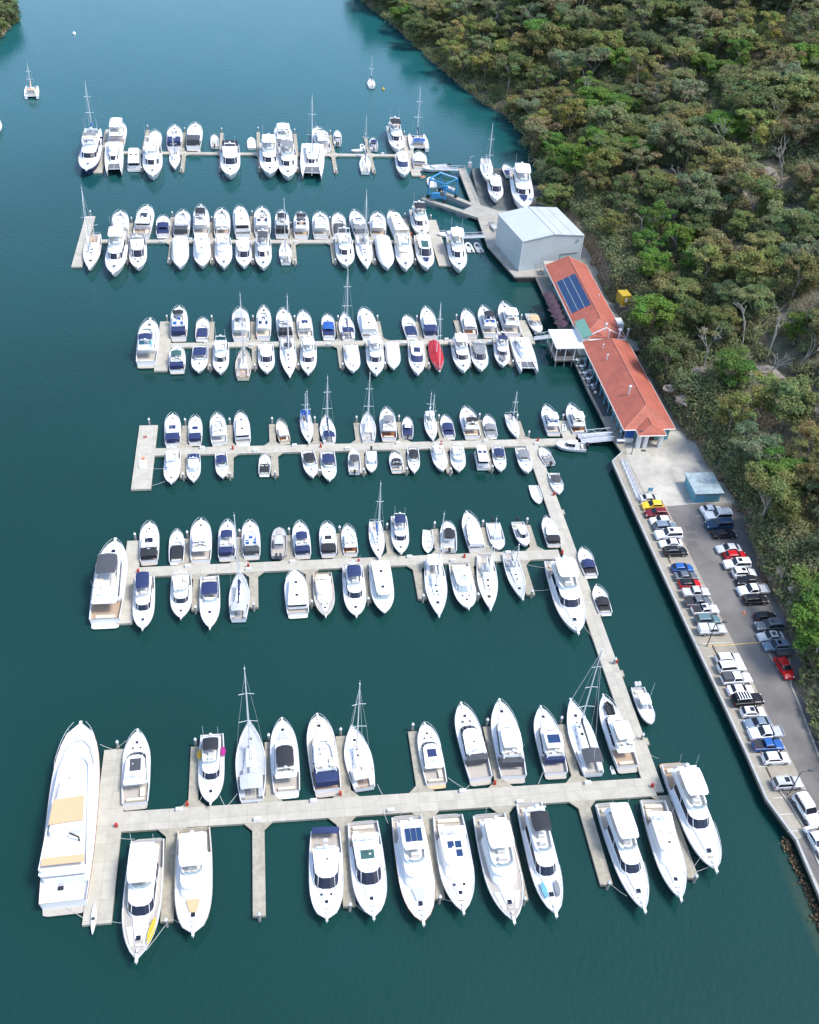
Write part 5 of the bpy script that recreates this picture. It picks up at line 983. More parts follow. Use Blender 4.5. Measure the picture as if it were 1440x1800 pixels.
# sloping main walkway
sp0 = at('R4',1168,1040,ZD); sp1 = at('R9',905,935,ZD); xm = (sp0[0]+sp1[0])/2
t = thing('floating_jetty', 'long main walkway joining the three nearest jetties on their right', 'jetty', (xm, sp1[1], 0))
obj('walkway', MB().box(-1.3, 1.3, 0, sp0[1]-sp1[1], .12, ZD+.01), dockm, t); obj('float', MB().box(-1.2, 1.2, 0, sp0[1]-sp1[1], -.4, .12), floatm, t)
for k in range(5): obj('finger', MB().box(1.3, 1.75, 8+k*13, 9.2+k*13, .1, ZD-.02), fingm, t)
# mooring piles
seen = set()
p0 = None
CNT = {}
for X, Y, nm, sd in sorted(PILES, key=lambda p: p[0]):
    CNT[nm, sd] = i = CNT.get((nm, sd), 0)+1
    lab = f'white-capped mooring pile, {ORD[i-1]} on {sd} side, {nm}' if sd != 'broad end' else f'white-capped mooring pile at the {"left" if i == 1 else "right"} end pontoon, {nm}'
    loc = (X, Y, -1.5)
    if p0 is None:
        p0 = thing('mooring_pile', lab, 'pile', loc, 0, 'mooring piles of the farthest jetty'); obj('shaft', MB().disc(0, 0, 0, 3.2, .20, 8), mat('pile_grey', (.30,.30,.28), .8, (2,.3)), p0); obj('cap', MB().disc(0, 0, 3.2, 3.6, .24, 8, .04), whitem, p0)
    else: dup(p0, loc, 0, lab, 'mooring piles of the '+nm)
for j, (r_, u, v) in enumerate((('R9',685,160),('R9',850,615),('R4',1128,985))):
    X, Y = at(r_, u, v, ZD); dup(p0, (X, Y, -1.5), 0, 'mooring pile with white cap through the main walkway, '+['beside the red cabinet','level with the propped tender','at its top end'][j], 'mooring piles of the main walkway')
# red hose cabinets, white power pedestals, dock boxes
HC = [('R3',718,1062,'third nearest jetty, left'),('R3',1248,1050,'third nearest jetty, centre left'),('R4',602,1032,'third nearest jetty, centre right'),('R4',1183,1015,'third nearest jetty, by the main walkway'),('R5',912,452,'second nearest jetty, centre left'),
      ('R5',355,478,'second nearest jetty, left end'),('R6',88,428,'second nearest jetty, centre'),('R6',623,403,'second nearest jetty, centre right'),('R6',1117,383,'second nearest jetty, right end'),('R7',495,940,'nearest jetty, left end'),('R7',868,827,'nearest jetty, by the short finger'),
      ('R8',328,858,'nearest jetty, beside the blue-awning cruiser'),('R8',1232,795,'nearest jetty, centre right'),('R9',912,902,'nearest jetty, right end'),('R9',697,155,'main walkway, lower part'),('R6',1075,88,'main walkway, upper part'),('R2',850,1000,'second farthest jetty'),
      ('R3',862,392,'third farthest jetty, left'),('R4',5,390,'third farthest jetty, centre'),('R4',990,375,'third farthest jetty, right')]
h0 = None
for r_, u, v, w_ in HC:
    X, Y = at(r_, u, v, ZD); lab = 'red fire hose cabinet on the '+w_
    if h0 is None:
        h0 = thing('fire_hose_cabinet', lab, 'hose cabinet', (X, Y, ZD), 0, 'red fire hose cabinets'); obj('cabinet', MB().box(-.2, .2, -.15, .15, 0, .7, .03, .03), mat('fire_red', (.45,.03,.02), .4), h0); obj('lid', MB().disc(0, 0, .7, .82, .2, 10, .14), mat('fire_red', (.45,.03,.02), .4), h0)
    else: dup(h0, (X, Y, ZD), 0, lab)
d0 = None; nb = 0
for nm, (P, Q) in WAY.items():
    L = hypot(Q[0]-P[0], Q[1]-P[1]); n = int(L/9); wd = {'nearest jetty': 3.0}.get(nm, 2.1)
    for i in range(1, n):
        f = i/n; X = P[0]+(Q[0]-P[0])*f+((i*7) % 3-1)*.9; Y = P[1]+(Q[1]-P[1])*f+(wd/2-.35)*(1 if i % 2 else -1); lab = f'white dock box, {ORD[i-1]}, {nm}'
        if d0 is None: d0 = thing('dock_box', lab, 'dock box', (X, Y, ZD), 0, 'dock boxes on the '+nm); obj('box', MB().box(-.45, .45, -.22, .22, 0, .42, .02, .02), whitem, d0); obj('lid', MB().box(-.48, .48, -.25, .25, .42, .5, .06, .04), M('offwhite'), d0)
        else: dup(d0, (X, Y, ZD), 0, lab, 'dock boxes on the '+nm)
# sit-on kayak and pontoon odds
X, Y = at('R7', 375, 1425, ZD); k = thing('kayak', 'white kayak lying on the nearest jetty beside the long motor yacht', 'kayak', (X, Y, ZD+.02), .05)
obj('hull', MB().loft([[(q*.36*cos(a), (t_-.5)*4.2, .2+.2*q*sin(a)) for a in [2*pi*i/8 for i in range(8)]] for t_, q in ((0,.08),(.12,.5),(.35,.95),(.55,1),(.8,.7),(1,.06))]), whitem, k, True); obj('cockpit', MB().disc(0, -.2, .37, .42, .24, 10), M('dgrey'), k)
X, Y = at('R3', 175, 1150, ZD); k = thing('rowing_dinghy', 'upturned dinghy with orange fender on the left end pontoon', 'dinghy', (X, Y, ZD+.02), .1)
obj('hull', MB().loft([[(q*.8*cos(a), (t_-.5)*3.4, .05+.5*q*abs(sin(a))) for a in [pi*i/7 for i in range(8)]] for t_, q in ((0,.75),(.3,1),(.6,.9),(.85,.5),(1,.05))]), whitem, k); obj('fender', MB().ball(.2, .9, .6, .3), M('orange'), k)
X, Y = at('R3', 190, 990, ZD); k = thing('coiled_hose', 'coiled red hose on the left end pontoon', 'hose', (X, Y, ZD)); obj('coil', MB().tube([(.3*cos(a), .3*sin(a), .06+.01*a) for a in [i*.6 for i in range(24)]], .05, 5), M('red'), k)
# mooring lines
ROPES = [(('R7',408,505,1.8),('R7',485,533,ZD),'from the long motor yacht bow to the end pontoon'),(('R7',545,485,1.6),('R7',482,533,ZD),'from the charcoal-sunroof cruiser bow'),(('R7',222,1357,.6),('R7',350,1440,ZD),'from the long motor yacht stern'),
 (('R7',500,998,ZD),('R7',592,1005,1.2),'to the teak-decked cruiser stern'),(('R7',452,1435,ZD),('R7',522,1447,1.5),'to the teak-decked cruiser bow'),(('R7',655,850,1.0),('R7',672,868,ZD),'short, behind the charcoal-sunroof cruiser'),
 (('R7',945,780,1.5),('R7',925,815,ZD),'left bow line of the cruiser with black bimini'),(('R7',1040,775,1.5),('R7',1067,832,ZD),'right bow line of the cruiser with black bimini'),(('R7',1132,765,1.2),('R7',1077,832,ZD),'stern line of the grey-decked yacht'),
 (('R7',752,1458,ZD),('R7',650,1592,1.8),'from the finger end to the teak-decked cruiser bow'),(('R7',790,1425,ZD),('R7',845,1455,1.5),'to the round-bowed cream cruiser'),(('R8',545,795,1.0),('R8',578,860,ZD),'stern line of the cream yacht'),
 (('R8',960,757,1.0),('R8',1060,822,ZD),'crossed line behind the tan platform cruiser'),(('R8',1088,797,.8),('R8',1060,822,ZD),'crossed line behind the awning cruiser'),(('R8',578,945,ZD),('R8',608,1025,1.2),'to the solar-roofed cruiser'),
 (('R8',408,1490,ZD),('R8',475,1545,1.6),'from the finger to the green-sunroof cruiser'),(('R8',930,1465,ZD),('R8',1040,1498,1.6),'from the finger to the solar cruiser bow'),(('R9',655,1480,ZD),('R9',760,1560,1.6),'from the finger to the white flybridge cruiser'),
 (('R9',1175,1415,ZD),('R9',1275,1375,1.8),'long, to the tan-platform flybridge cruiser'),(('R9',1155,1395,ZD),('R9',1210,1320,1.8),'short, to the tan-platform flybridge cruiser'),(('R9',258,810,1.0),('R9',228,885,ZD),'stern line of the blue-awning cruiser'),
 (('R9',908,710,ZD),('R9',955,730,1.0),'from the main walkway to the big flybridge cruiser'),(('R6',970,570,ZD),('R6',1055,565,1.2),'from the finger to the huge flybridge cruiser'),(('R6',930,435,ZD),('R6',1030,455,1.2),'upper, to the huge flybridge cruiser'),
 (('R6',1225,745,1.4),('R6',1275,808,ZD),'from the huge flybridge cruiser bow to the main walkway'),(('R3',215,1283,ZD),('R3',310,1255,1.2),'curving from the left end pontoon'),(('R3',225,1175,ZD),('R3',305,1178,1.2),'straight from the left end pontoon')]
rope = mat('mooring_rope', (.62,.60,.54), .8)
for (a, b, w_) in ROPES:
    A_ = (*at(*a), a[3]); B_ = (*at(*b), b[3]); pts = [tuple(A_[i]+(B_[i]-A_[i])*f-(.5*f*(1-f) if i == 2 else 0) for i in range(3)) for f in (0,.2,.4,.6,.8,1)]
    o = obj('mooring_line', MB().tube([(p[0]-A_[0], p[1]-A_[1], p[2]-A_[2]) for p in pts], .03, 4), rope, loc=A_); tag(o, 'pale mooring line '+w_, 'rope', 'mooring lines')
# mooring buoys
for r_, u, v, c_, w_ in (('R2',702,233,'yellow','small yellow mooring buoy right of the lone sloop'),('R1',392,-60,'white','tiny white mooring buoy far out on the bay')):
    X, Y = at(r_, u, v, 0); tag(obj('mooring_buoy', MB().ball(0, 0, .2, .5 if c_ == 'yellow' else .7).tube([(0,0,.6),(0,0,1.1)], .06), M(c_), loc=(X, Y, 0)), w_, 'buoy')

# ------------------------------------------------------------------ truss gangways
def gangway(A_, B_, wd, label, za=ZD, zb=T):
    P = at(*A_, za); Q = at(*B_, zb); L = hypot(Q[0]-P[0], Q[1]-P[1]); t = thing('gangway', label, 'gangway', (P[0], P[1], za+.08), atan2(-(Q[0]-P[0]), Q[1]-P[1]), 'truss gangways to the shore')
    t.rotation_euler[0] = 0; r = (zb-za); n = max(4, int(L/1.3))
    obj('deck', MB().add([(-wd/2,0,0),(wd/2,0,0),(wd/2,L,r),(-wd/2,L,r),(-wd/2,0,.08),(wd/2,0,.08),(wd/2,L,r+.08),(-wd/2,L,r+.08)], [(3,2,1,0),(4,5,6,7),(0,1,5,4),(1,2,6,5),(2,3,7,6),(3,0,4,7)]), M('alum'), t)
    for sg in (-1, 1):
        mb = MB(); x = sg*wd/2; mb.tube([(x,0,1.0),(x,L,r+1.0)], .06, 4).tube([(x,0,.05),(x,L,r+.05)], .06, 4)
        for i in range(n):
            y0, y1 = L*i/n, L*(i+1)/n; mb.tube([(x,y0,r*i/n+.05),(x,y1,r*(i+1)/n+1.0)] if i % 2 else [(x,y0,r*i/n+1.0),(x,y1,r*(i+1)/n+.05)], .04, 4)
        obj('railing', mb, M('steel'), t)
gangway(('G1',375,712), ('G1',530,705), 1.5, 'white truss gangway below the travel lift near the grey shed')
gangway(('R4',1160,398), ('R4',1262,385), 1.5, 'white truss gangway leading to the cafe pavilion')
gangway(('G2',455,1555), ('G2',725,1530), 1.5, 'upper of the two white truss gangways by the red roof', zb=T); gangway(('G2',480,1595), ('G2',745,1568), 1.5, 'lower of the two white truss gangways by the red roof', zb=T)
gangway(('G1',100,232), ('G1',342,236), 1.4, 'long grey gangway from the farthest jetty to the haul-out pier', zb=T); 

# ------------------------------------------------------------------ buildings
def roofmat(name, c, sp=.9):
    m = mat(name, c, .7, (.25,.18)); n = m.node_tree.nodes; l = m.node_tree.links; p = n['Principled BSDF']; src = p.inputs['Base Color'].links[0].from_socket
    g = n.new('ShaderNodeNewGeometry'); b = n.new('ShaderNodeTexBrick'); b.offset = 0; b.inputs['Scale'].default_value = 1; b.inputs['Brick Width'].default_value = .45; b.inputs['Row Height'].default_value = sp; b.inputs['Mortar Size'].default_value = .04; b.inputs['Mortar Smooth'].default_value = .6
    b.inputs['Color1'].default_value = (1,1,1,1); b.inputs['Color2'].default_value = (.86,.86,.86,1); b.inputs['Mortar'].default_value = (.60,.62,.66,1); l.new(g.outputs['Position'], b.inputs['Vector'])
    x = n.new('ShaderNodeMix'); x.data_type = 'RGBA'; x.blend_type = 'MULTIPLY'; x.inputs[0].default_value = 1; l.new(src, x.inputs[6]); l.new(b.outputs[0], x.inputs[7]); l.new(x.outputs[2], p.inputs['Base Color']); return m
redr = roofmat('terracotta_tiles', (.44,.12,.075)); ridgem = mat('ridge_tiles', (.46,.17,.11), .7); tealw = mat('teal_wall', (.16,.36,.40), .7, (1,.15)); whw = mat('white_wall', (.72,.71,.68), .7, (1,.06)); dark = mat('dark_opening', (.03,.03,.035), .4); gut = mat('pale_gutter', (.66,.60,.54), .6)
ZE, ZR = 5.0, 8.0
def hip(t, x0, x1, y0, y1, ys, yn, ze=ZE, zr=ZR, xr=None, nm='roof'):
    xr = xr or (x0+x1)/2
    r = obj(nm, MB().add([(x0,y0,ze),(x1,y0,ze),(x1,y1,ze),(x0,y1,ze),(xr,ys,zr),(xr,yn,zr)], [(0,1,4),(1,2,5,4),(2,3,5),(3,0,4,5),(3,2,1,0)]), redr, t)
    mb = MB().tube([(xr,ys,zr),(xr,yn,zr)], .12, 5)
    if ys-y0 > .5: mb.tube([(x0,y0,ze),(xr,ys,zr)], .10, 4).tube([(x1,y0,ze),(xr,ys,zr)], .10, 4)
    if y1-yn > .5: mb.tube([(x0,y1,ze),(xr,yn,zr)], .10, 4).tube([(x1,y1,ze),(xr,yn,zr)], .10, 4)
    obj('ridge_cap', mb, ridgem, r); mb = MB()
    for a, b in (((x0,y0),(x0,y1)),((x1,y0),(x1,y1)),((x0,y0),(x1,y0))): mb.tube([(a[0],a[1],ze-.05),(b[0],b[1],ze-.05)], .13, 4)
    obj('gutter', mb, gut, r); return r
def hall(nm, label, y0, y1, ys, yn):
    t = thing(nm, label, 'building', (0, 0, 0)); obj('wall', MB().box(71.4, 80.2, y0+1.0, y1-.3, T, ZE-.06), tealw, t); hip(t, 69.9, 80.8, y0, y1, ys, yn)
    y = y0+2.2; k = 0
    while y < y1-3:
        w = obj('window', MB().box(71.28, 71.39, y, y+1.9, 2.2 if k % 3 else 1.65, 4.2), M('glass'), t); obj('frame', MB().box(71.25, 71.40, y+.9, y+1.0, 2.2, 4.2).box(71.25, 71.40, y-.08, y, 1.65, 4.28).box(71.25, 71.40, y+1.9, y+1.98, 1.65, 4.28), whw, w)
        obj('post', MB().box(70.15, 70.35, y-.6, y-.4, T, ZE-.15), M('lblue'), t); y += 3.1; k += 1
    return t
S_ = hall('boathouse', 'southern building with long red tiled hip roof facing the concrete yard', 153.9, 187.6, 158.4, 184.0)
hip(S_, 72.4, 78.2, 151.8, 156.5, 153.3, 155.9, ze=5.02, zr=6.6, nm='porch_roof')
for x in (72.6, 74.0, 77.2): obj('pier', MB().box(x, x+.8, 152.2, 153.0, T, 4.95), whw, S_)
obj('garage_opening', MB().box(74.8, 77.2, 154.75, 154.88, T, 4.2), dark, S_); obj('front_window', MB().box(70.9, 72.6, 154.72, 154.88, 2.6, 4.4), M('blue'), S_); obj('front_wall', MB().box(70.6, 72.6, 154.2, 154.7, T, 2.5), whw, S_)
obj('corner_shutter', MB().box(78.6, 79.8, 154.7, 154.88, 1.8, 4.4), M('lblue'), S_)
N_ = hall('clubhouse', 'northern building with red tiled roof, solar panels and flues', 188.6, 224.5, 193.0, 223.6)
# solar panels on its western slope
def on_w(y, f): return (69.9+(75.35-69.9)*f, y, ZE+(ZR-ZE)*f+.12)
for c_ in range(3):
    mb = MB(); n = 15
    for r_ in range(n):
        y0 = 199.6+c_*.0+r_*1.02; f0, f1 = .12+c_*.27, .12+c_*.27+.245; a = on_w(y0, f0); b = on_w(y0+.95, f0); c2 = on_w(y0+.95, f1); e = on_w(y0, f1)
        q = len(mb.v); mb.v += [a, b, c2, e, (a[0]-.02,a[1],a[2]-.06), (b[0]-.02,b[1],b[2]-.06), (c2[0],c2[1],c2[2]-.06), (e[0],e[1],e[2]-.06)]; mb.f += [(q,q+3,q+2,q+1),(q,q+1,q+5,q+4),(q+1,q+2,q+6,q+5),(q+2,q+3,q+7,q+6),(q+3,q,q+4,q+7)]
    obj('solar_array', mb, mat('panel_blue', (.02,.05,.13), .3, (1.5,.25)), N_)
    a = on_w(199.5, .12+c_*.27-.012); b = on_w(199.5+n*1.02, .12+c_*.27-.012); obj('panel_rail', MB().tube([(a[0],a[1],a[2]-.02),(b[0],b[1],b[2]-.02)], .05, 4), M('steel'), N_)
def flue(u, v, z, lab, k=1.0, par=N_):
    x, y = at('G2', u, v, z); obj('flue', MB().disc(x, y, z-1.2, z+.9*k, .16*k, 8).disc(x, y, z+.9*k, z+1.15*k, .34*k, 8, .1), M('steel'), par)
flue(688,640,7.8,''); flue(715,690,7.4,'',.7); flue(800,705,6.3,'',1.6); flue(870,690,5.4,'',1.2); flue(665,800,7.2,'',.6,S_); flue(700,890,7.2,'',.7,S_); flue(885,1165,7.9,'',1.1,S_); flue(628,385,7.4,'',.5)
obj('flashing', MB().add([(70.0,188.1,5.3),(75.3,188.1,8.25),(80.7,188.1,5.3),(70.0,188.5,5.3),(75.3,188.5,8.25),(80.7,188.5,5.3)], [(0,1,4,3),(1,2,5,4)]).box(70.2,80.6,187.75,188.4,4.6,5.25), mat('zinc_flashing', (.62,.62,.60), .5), N_)
obj('roof_plant', MB().box(80.0,81.6,193.5,196.5,4.6,6.0,.05,.05), whw, N_); obj('side_deck', MB().box(81.2,88,186.5,191.5,3.0,3.3), floatm, N_)
# green lean-to roof and shed annex
t = thing('lean_to', 'lean-to with green metal roof between the pavilion and the northern red roof', 'lean-to'); obj('wall', MB().box(69.95,71.5,187.3,194.0,T,6.1), whw, t)
obj('roof', MB().add([(69.7,187.0,6.35),(71.9,187.0,7.15),(71.9,194.3,7.15),(69.7,194.3,6.35),(69.7,187.0,6.2),(71.9,187.0,7.0),(71.9,194.3,7.0),(69.7,194.3,6.2)], [(0,1,2,3),(7,6,5,4),(0,4,5,1),(1,5,6,2),(2,6,7,3),(3,7,4,0)]), mat('green_roof', (.13,.28,.22), .5, (1,.1)), t)
t = thing('cafe_pavilion', 'white flat-roofed open pavilion on stilts over the water beside the cafe deck', 'pavilion'); obj('roof', MB().box(63.4,70.0,184.9,193.1,4.85,5.05), M('white'), t); obj('floor', MB().box(63.6,68.0,185.1,192.9,1.45,1.65), mat('deck_boards', (.16,.14,.12), .8), t)
mb = MB()
for x in (63.7, 65.8, 67.9):
    for y in (185.2, 189, 192.8): mb.box(x-.08, x+.08, y-.08, y+.08, 1.65, 4.85)
obj('post', mb, whw, t); mb = MB()
for x in (64, 66, 67.8):
    for y in (185.4, 189, 192.4): mb.disc(x, y, -2, 1.45, .16, 7)
obj('stilt', mb, floatm, t); mb = MB()
for z in (2.1, 2.65): mb.tube([(68,185.1,z),(63.6,185.1,z),(63.6,192.9,z),(68,192.9,z)], .04, 4)
for i in range(14): mb.tube([(63.6+i*.32,185.1,1.65),(63.6+i*.32,185.1,2.65)], .02, 3)
obj('balustrade', mb, whw, t); 
for i, (x, y) in enumerate(((64.8,186.6),(66.6,186.7),(64.8,189.5),(66.6,189.6))):
    q = thing('cafe_table', 'dark cafe table inside the white pavilion, '+['near left','near right','far left','far right'][i], 'table', (x, y, 1.66)); obj('tabletop', MB().box(-.5,.5,-.4,.4,.7,.75), M('wood'), q); obj('pedestal', MB().disc(0,0,0,.7,.06,6), M('black'), q)
struct('cafe_deck', MB().box(68.12,71.3,163.5,184.8,T,T+.05), mat('dark_decking', (.075,.08,.085), .8, (1.5,.3)))
tt = [(455,912,'first from the pavilion'),(487,965,'second from the pavilion'),(512,1020,'third from the pavilion'),(540,1070,'fourth from the pavilion'),(580,1125,'farthest from the pavilion'),(515,905,'inner, nearest the pavilion'),(560,1000,'inner, halfway along')]
q0 = None
for u, v, w_ in tt:
    x, y = at('G2', u, v, T+.7); lab = 'round white cafe table on the dark deck, '+w_
    if q0 is None:
        q0 = thing('cafe_table', lab, 'table', (x, y, T+.05), 0, 'round tables on the cafe deck'); obj('tabletop', MB().disc(0,0,.7,.75,.55,12), whw, q0); obj('pedestal', MB().disc(0,0,0,.7,.06,6), M('alum'), q0); obj('base', MB().disc(0,0,0,.05,.3,8), M('alum'), q0)
    else: dup(q0, (x, y, T+.05), 0, lab)
    for k, a in enumerate((.6, 2.7, 4.6)):
        if q0 is not None and (u, k) != (455, 0): cc = dup(CH0, (x+.95*cos(a), y+.95*sin(a), T+.05), a+pi/2, ['north-east','west','south'][k]+' chair at the white cafe table '+w_)
        else:
            CH0 = thing('cafe_chair', 'north-east chair at the white cafe table '+w_, 'chair', (x+.95*cos(a), y+.95*sin(a), T+.05), a+pi/2, 'chairs on the cafe deck'); obj('seat', MB().box(-.22,.22,-.22,.22,.42,.47), M('alum'), CH0); obj('backrest', MB().box(-.22,.22,-.24,-.2,.47,.9), M('alum'), CH0)
            for sx in (-.2,.2):
                for sy in (-.2,.2): obj('leg', MB().tube([(sx,sy,0),(sx,sy,.42)], .02, 4), M('alum'), CH0)
um = None
for i, (u, v) in enumerate(((215,375),(240,415),(262,458),(270,500),(296,545),(322,602))):
    x, y = at('G2', u, v, 4.0); lab = 'purple square cafe umbrella, '+['farthest, at the top of the line','second from the far end','third from the far end','third from the pavilion','second from the pavilion','nearest the white pavilion'][i]
    if um is None:
        um = thing('cafe_umbrella', lab, 'umbrella', (x, y, T), .2, 'purple umbrellas on the boardwalk'); r = 1.45
        obj('canopy', MB().add([(-r,-r,2.3),(r,-r,2.3),(r,r,2.3),(-r,r,2.3),(0,0,2.95),(-r,-r,2.15),(r,-r,2.15),(r,r,2.15),(-r,r,2.15)], [(0,1,4),(1,2,4),(2,3,4),(3,0,4),(0,5,6,1),(1,6,7,2),(2,7,8,3),(3,8,5,0)]), M('purple'), um); obj('pole', MB().disc(0,0,0,2.9,.04,6), M('alum'), um); obj('base', MB().disc(0,0,0,.1,.35,8), M('dgrey'), um)
    else: dup(um, (x, y, T), .15*i, lab)
    tb = dup(q0, (x+.1, y-.2, T+.005), 0, 'cafe table beneath the '+lab.replace('purple square cafe umbrella', 'purple umbrella')); tb['group'] = 'tables under the purple umbrellas'
# big grey shed
def ms(name, c, st=.55):
    m = mat(name, c, .45, (.2,.08)); n = m.node_tree.nodes; l = m.node_tree.links; p = n['Principled BSDF']; g = n.new('ShaderNodeNewGeometry'); s = n.new('ShaderNodeSeparateXYZ'); l.new(g.outputs['Position'], s.inputs[0])
    a = n.new('ShaderNodeMath'); a.operation = 'MULTIPLY'; a.inputs[1].default_value = 2*pi/st; ad = n.new('ShaderNodeMath'); ad.operation = 'ADD'; l.new(s.outputs[0], ad.inputs[0]); l.new(s.outputs[1], ad.inputs[1]); l.new(ad.outputs[0], a.inputs[0])
    q = n.new('ShaderNodeMath'); q.operation = 'SINE'; l.new(a.outputs[0], q.inputs[0]); b = n.new('ShaderNodeBump'); b.inputs['Strength'].default_value = .5; b.inputs['Distance'].default_value = .03; l.new(q.outputs[0], b.inputs['Height']); l.new(b.outputs[0], p.inputs['Normal']); return m
FL, FR, BR, BL = (64.3,227.9), (81.1,231.5), (77.9,248.0), (61.0,243.9); ze, zr = 9.9, 11.0
lp = lambda a, b, f: (a[0]+(b[0]-a[0])*f, a[1]+(b[1]-a[1])*f)
sh = thing('boat_shed', 'big pale grey-green metal shed with white low gable roof', 'shed'); RF, RB = lp(FL, FR, .5), lp(BL, BR, .5)
wallm = ms('grey_green_sheeting', (.47,.52,.52)); mb = MB().add([(*FL,T),(*FR,T),(*BR,T),(*BL,T),(*FL,ze),(*FR,ze),(*BR,ze),(*BL,ze),(*RF,zr),(*RB,zr)], [(0,1,5,8,4),(1,2,6,5),(2,3,7,9,6),(3,0,4,7)]); obj('wall', mb, wallm, sh)
def ex(p, c, k=.25): d_ = hypot(p[0]-c[0], p[1]-c[1]); return (p[0]+(p[0]-c[0])/d_*k, p[1]+(p[1]-c[1])/d_*k)
cc_ = lp(RF, RB, .5); f_, r_, q_, w_ = [ex(p, cc_) for p in (FL, FR, BR, BL)]; a_, b_ = lp(f_, r_, .5), lp(w_, q_, .5)
obj('roof', MB().add([(*f_,ze+.05),(*a_,zr+.08),(*r_,ze+.05),(*w_,ze+.05),(*b_,zr+.08),(*q_,ze+.05),(*f_,ze-.15),(*a_,zr-.12),(*r_,ze-.15),(*w_,ze-.15),(*b_,zr-.12),(*q_,ze-.15)], [(0,1,4,3),(1,2,5,4),(6,7,1,0),(7,8,2,1),(3,4,10,9),(4,5,11,10),(0,3,9,6),(5,2,8,11)]), ms('white_roof_sheeting', (.46,.49,.49), .6), sh)
mb = MB()
for f in (.25, .62): pA, pB = lp(a_, r_, f), lp(b_, q_, f); mb.tube([(*pA, zr+.1-(zr-ze)*f), (*pB, zr+.1-(zr-ze)*f)], .05, 4)
obj('ridge_cap', mb.tube([(*a_,zr+.1),(*b_,zr+.1)], .12, 4), M('lgrey'), sh)
u = (FR[0]-FL[0], FR[1]-FL[1]); L_ = hypot(*u); u = (u[0]/L_, u[1]/L_); n_ = (u[1], -u[0])
def wallbox(a, b, z0, z1, t0=.0, t1=.12):
    P = (FL[0]+u[0]*a+n_[0]*t0, FL[1]+u[1]*a+n_[1]*t0); Q = (FL[0]+u[0]*b+n_[0]*t0, FL[1]+u[1]*b+n_[1]*t0)
    return MB().prism([P, Q, (Q[0]+n_[0]*(t1-t0), Q[1]+n_[1]*(t1-t0)), (P[0]+n_[0]*(t1-t0), P[1]+n_[1]*(t1-t0))], z0, z1)
obj('roller_door', wallbox(11.2, 16.2, T, 5.2, .02, .08), mat('shed_door', (.34,.42,.43), .5), sh); obj('door_lintel', wallbox(11.2, 16.3, 5.2, 5.45, .02, .2), floatm, sh)
e = obj('emblem', MB().disc(0,0,0,.06,.5,14), mat('grey_disc', (.28,.33,.34), .6), sh); e.location = (FL[0]+u[0]*15.6+n_[0]*.05, FL[1]+u[1]*15.6+n_[1]*.05, 8.6); e.rotation_euler = (pi/2, 0, atan2(u[1], u[0]))
mb = MB()
for P in (FL, FR): mb.box(P[0]-.12, P[0]+.12, P[1]-.12, P[1]+.12, T, ze-.16)
obj('corner_trim', mb, whw, sh)
t = thing('annex', 'small cream-roofed annex between the grey shed and the northern red roof', 'annex'); obj('wall', MB().box(70.6,76.5,225.3,227.4,T,4.4), wallm, t); obj('roof', MB().box(70.2,76.8,225.1,227.8,4.4,4.6,.05,.05), mat('cream_roof', (.42,.39,.34), .6), t)
# small blue shed in the yard
t = thing('yard_shed', 'small blue shed with weathered pale flat roof beside the parked cars', 'shed'); obj('wall', MB().box(78.7,83.8,134.9,140.4,T,4.0), mat('blue_shed_wall', (.13,.33,.40), .7, (1,.15)), t)
obj('roof', MB().box(78.35,84.1,134.4,140.8,4.0,4.18,.03,.03), mat('weathered_pale_roof', (.32,.40,.42), .6, (1.1,.4)), t); obj('fascia', MB().box(78.4,84.05,134.36,134.42,3.85,4.1), mat('fascia', (.05,.09,.12), .6), t); obj('door', MB().box(79.3,80.6,134.82,134.89,T,3.7), M('lblue'), t)
# yellow shipping container on the slope
z = float(hill_h(np.array([85.8]), np.array([208.0]))[0][0]); t = thing('shipping_container', 'yellow shipping container standing among green trees above the red roof', 'container', (85.9, 208.0, z+.2), .12)
cy = mat('container_yellow', (.50,.35,.03), .5, (1.5,.12)); mb = MB().box(-1.22,1.22,-1.5,1.5,0,2.6)
for i in range(9): mb.box(-1.12+i*.26,-1.0+i*.26,-1.54,-1.5,.15,2.45)
obj('body', mb, cy, t); obj('door', MB().box(-.35,.35,-1.60,-1.55,.9,1.9), whw, t); obj('corner_post', MB().box(-1.26,-1.14,-1.56,-1.44,0,2.64).box(1.14,1.26,-1.56,-1.44,0,2.64).box(-1.26,-1.14,1.44,1.56,0,2.64).box(1.14,1.26,1.44,1.56,0,2.64), cy, t)
struct('container_pad', MB().box(84.6,87.6,205.6,209.9,z-1.2,z+.2), mat('pad_gravel', (.16,.14,.11), .95, (2,.3)))
# ------------------------------------------------------------------ travel lift
lb = mat('lift_blue', (.04,.24,.46), .4, (2,.1)); t = thing('travel_lift', 'blue gantry boat hoist straddling the lift dock', 'boat hoist'); B4 = [at('G1',130,432,T), at('G1',245,468,T), at('G1',212,385,T), at('G1',325,430,T)]; zt = T+5.6
for i, (x, y) in enumerate(B4):
    l_ = obj('leg', MB().tube([(x,y,T+.9),(x,y,zt)], .24, 6), lb, t); obj('wheel', MB().tube([(x-.2,y+.2,T+.55),(x+.2,y-.2,T+.55)], .55, 10), M('tyre'), l_)
for a, b in ((0,1),(2,3)): obj('sill_beam', MB().tube([(*B4[a],T+1.3),(*B4[b],T+1.3)], .26, 5), lb, t); obj('top_beam', MB().tube([(*B4[a],zt),(*B4[b],zt)], .28, 5), lb, t)
obj('cross_beam', MB().tube([(*B4[0],zt+.1),(*B4[2],zt+.1)], .26, 5), lb, t); obj('cross_beam', MB().tube([(*lp(B4[1],B4[3],0),zt+.1),(*B4[3],zt+.1)], .16, 5), lb, t)
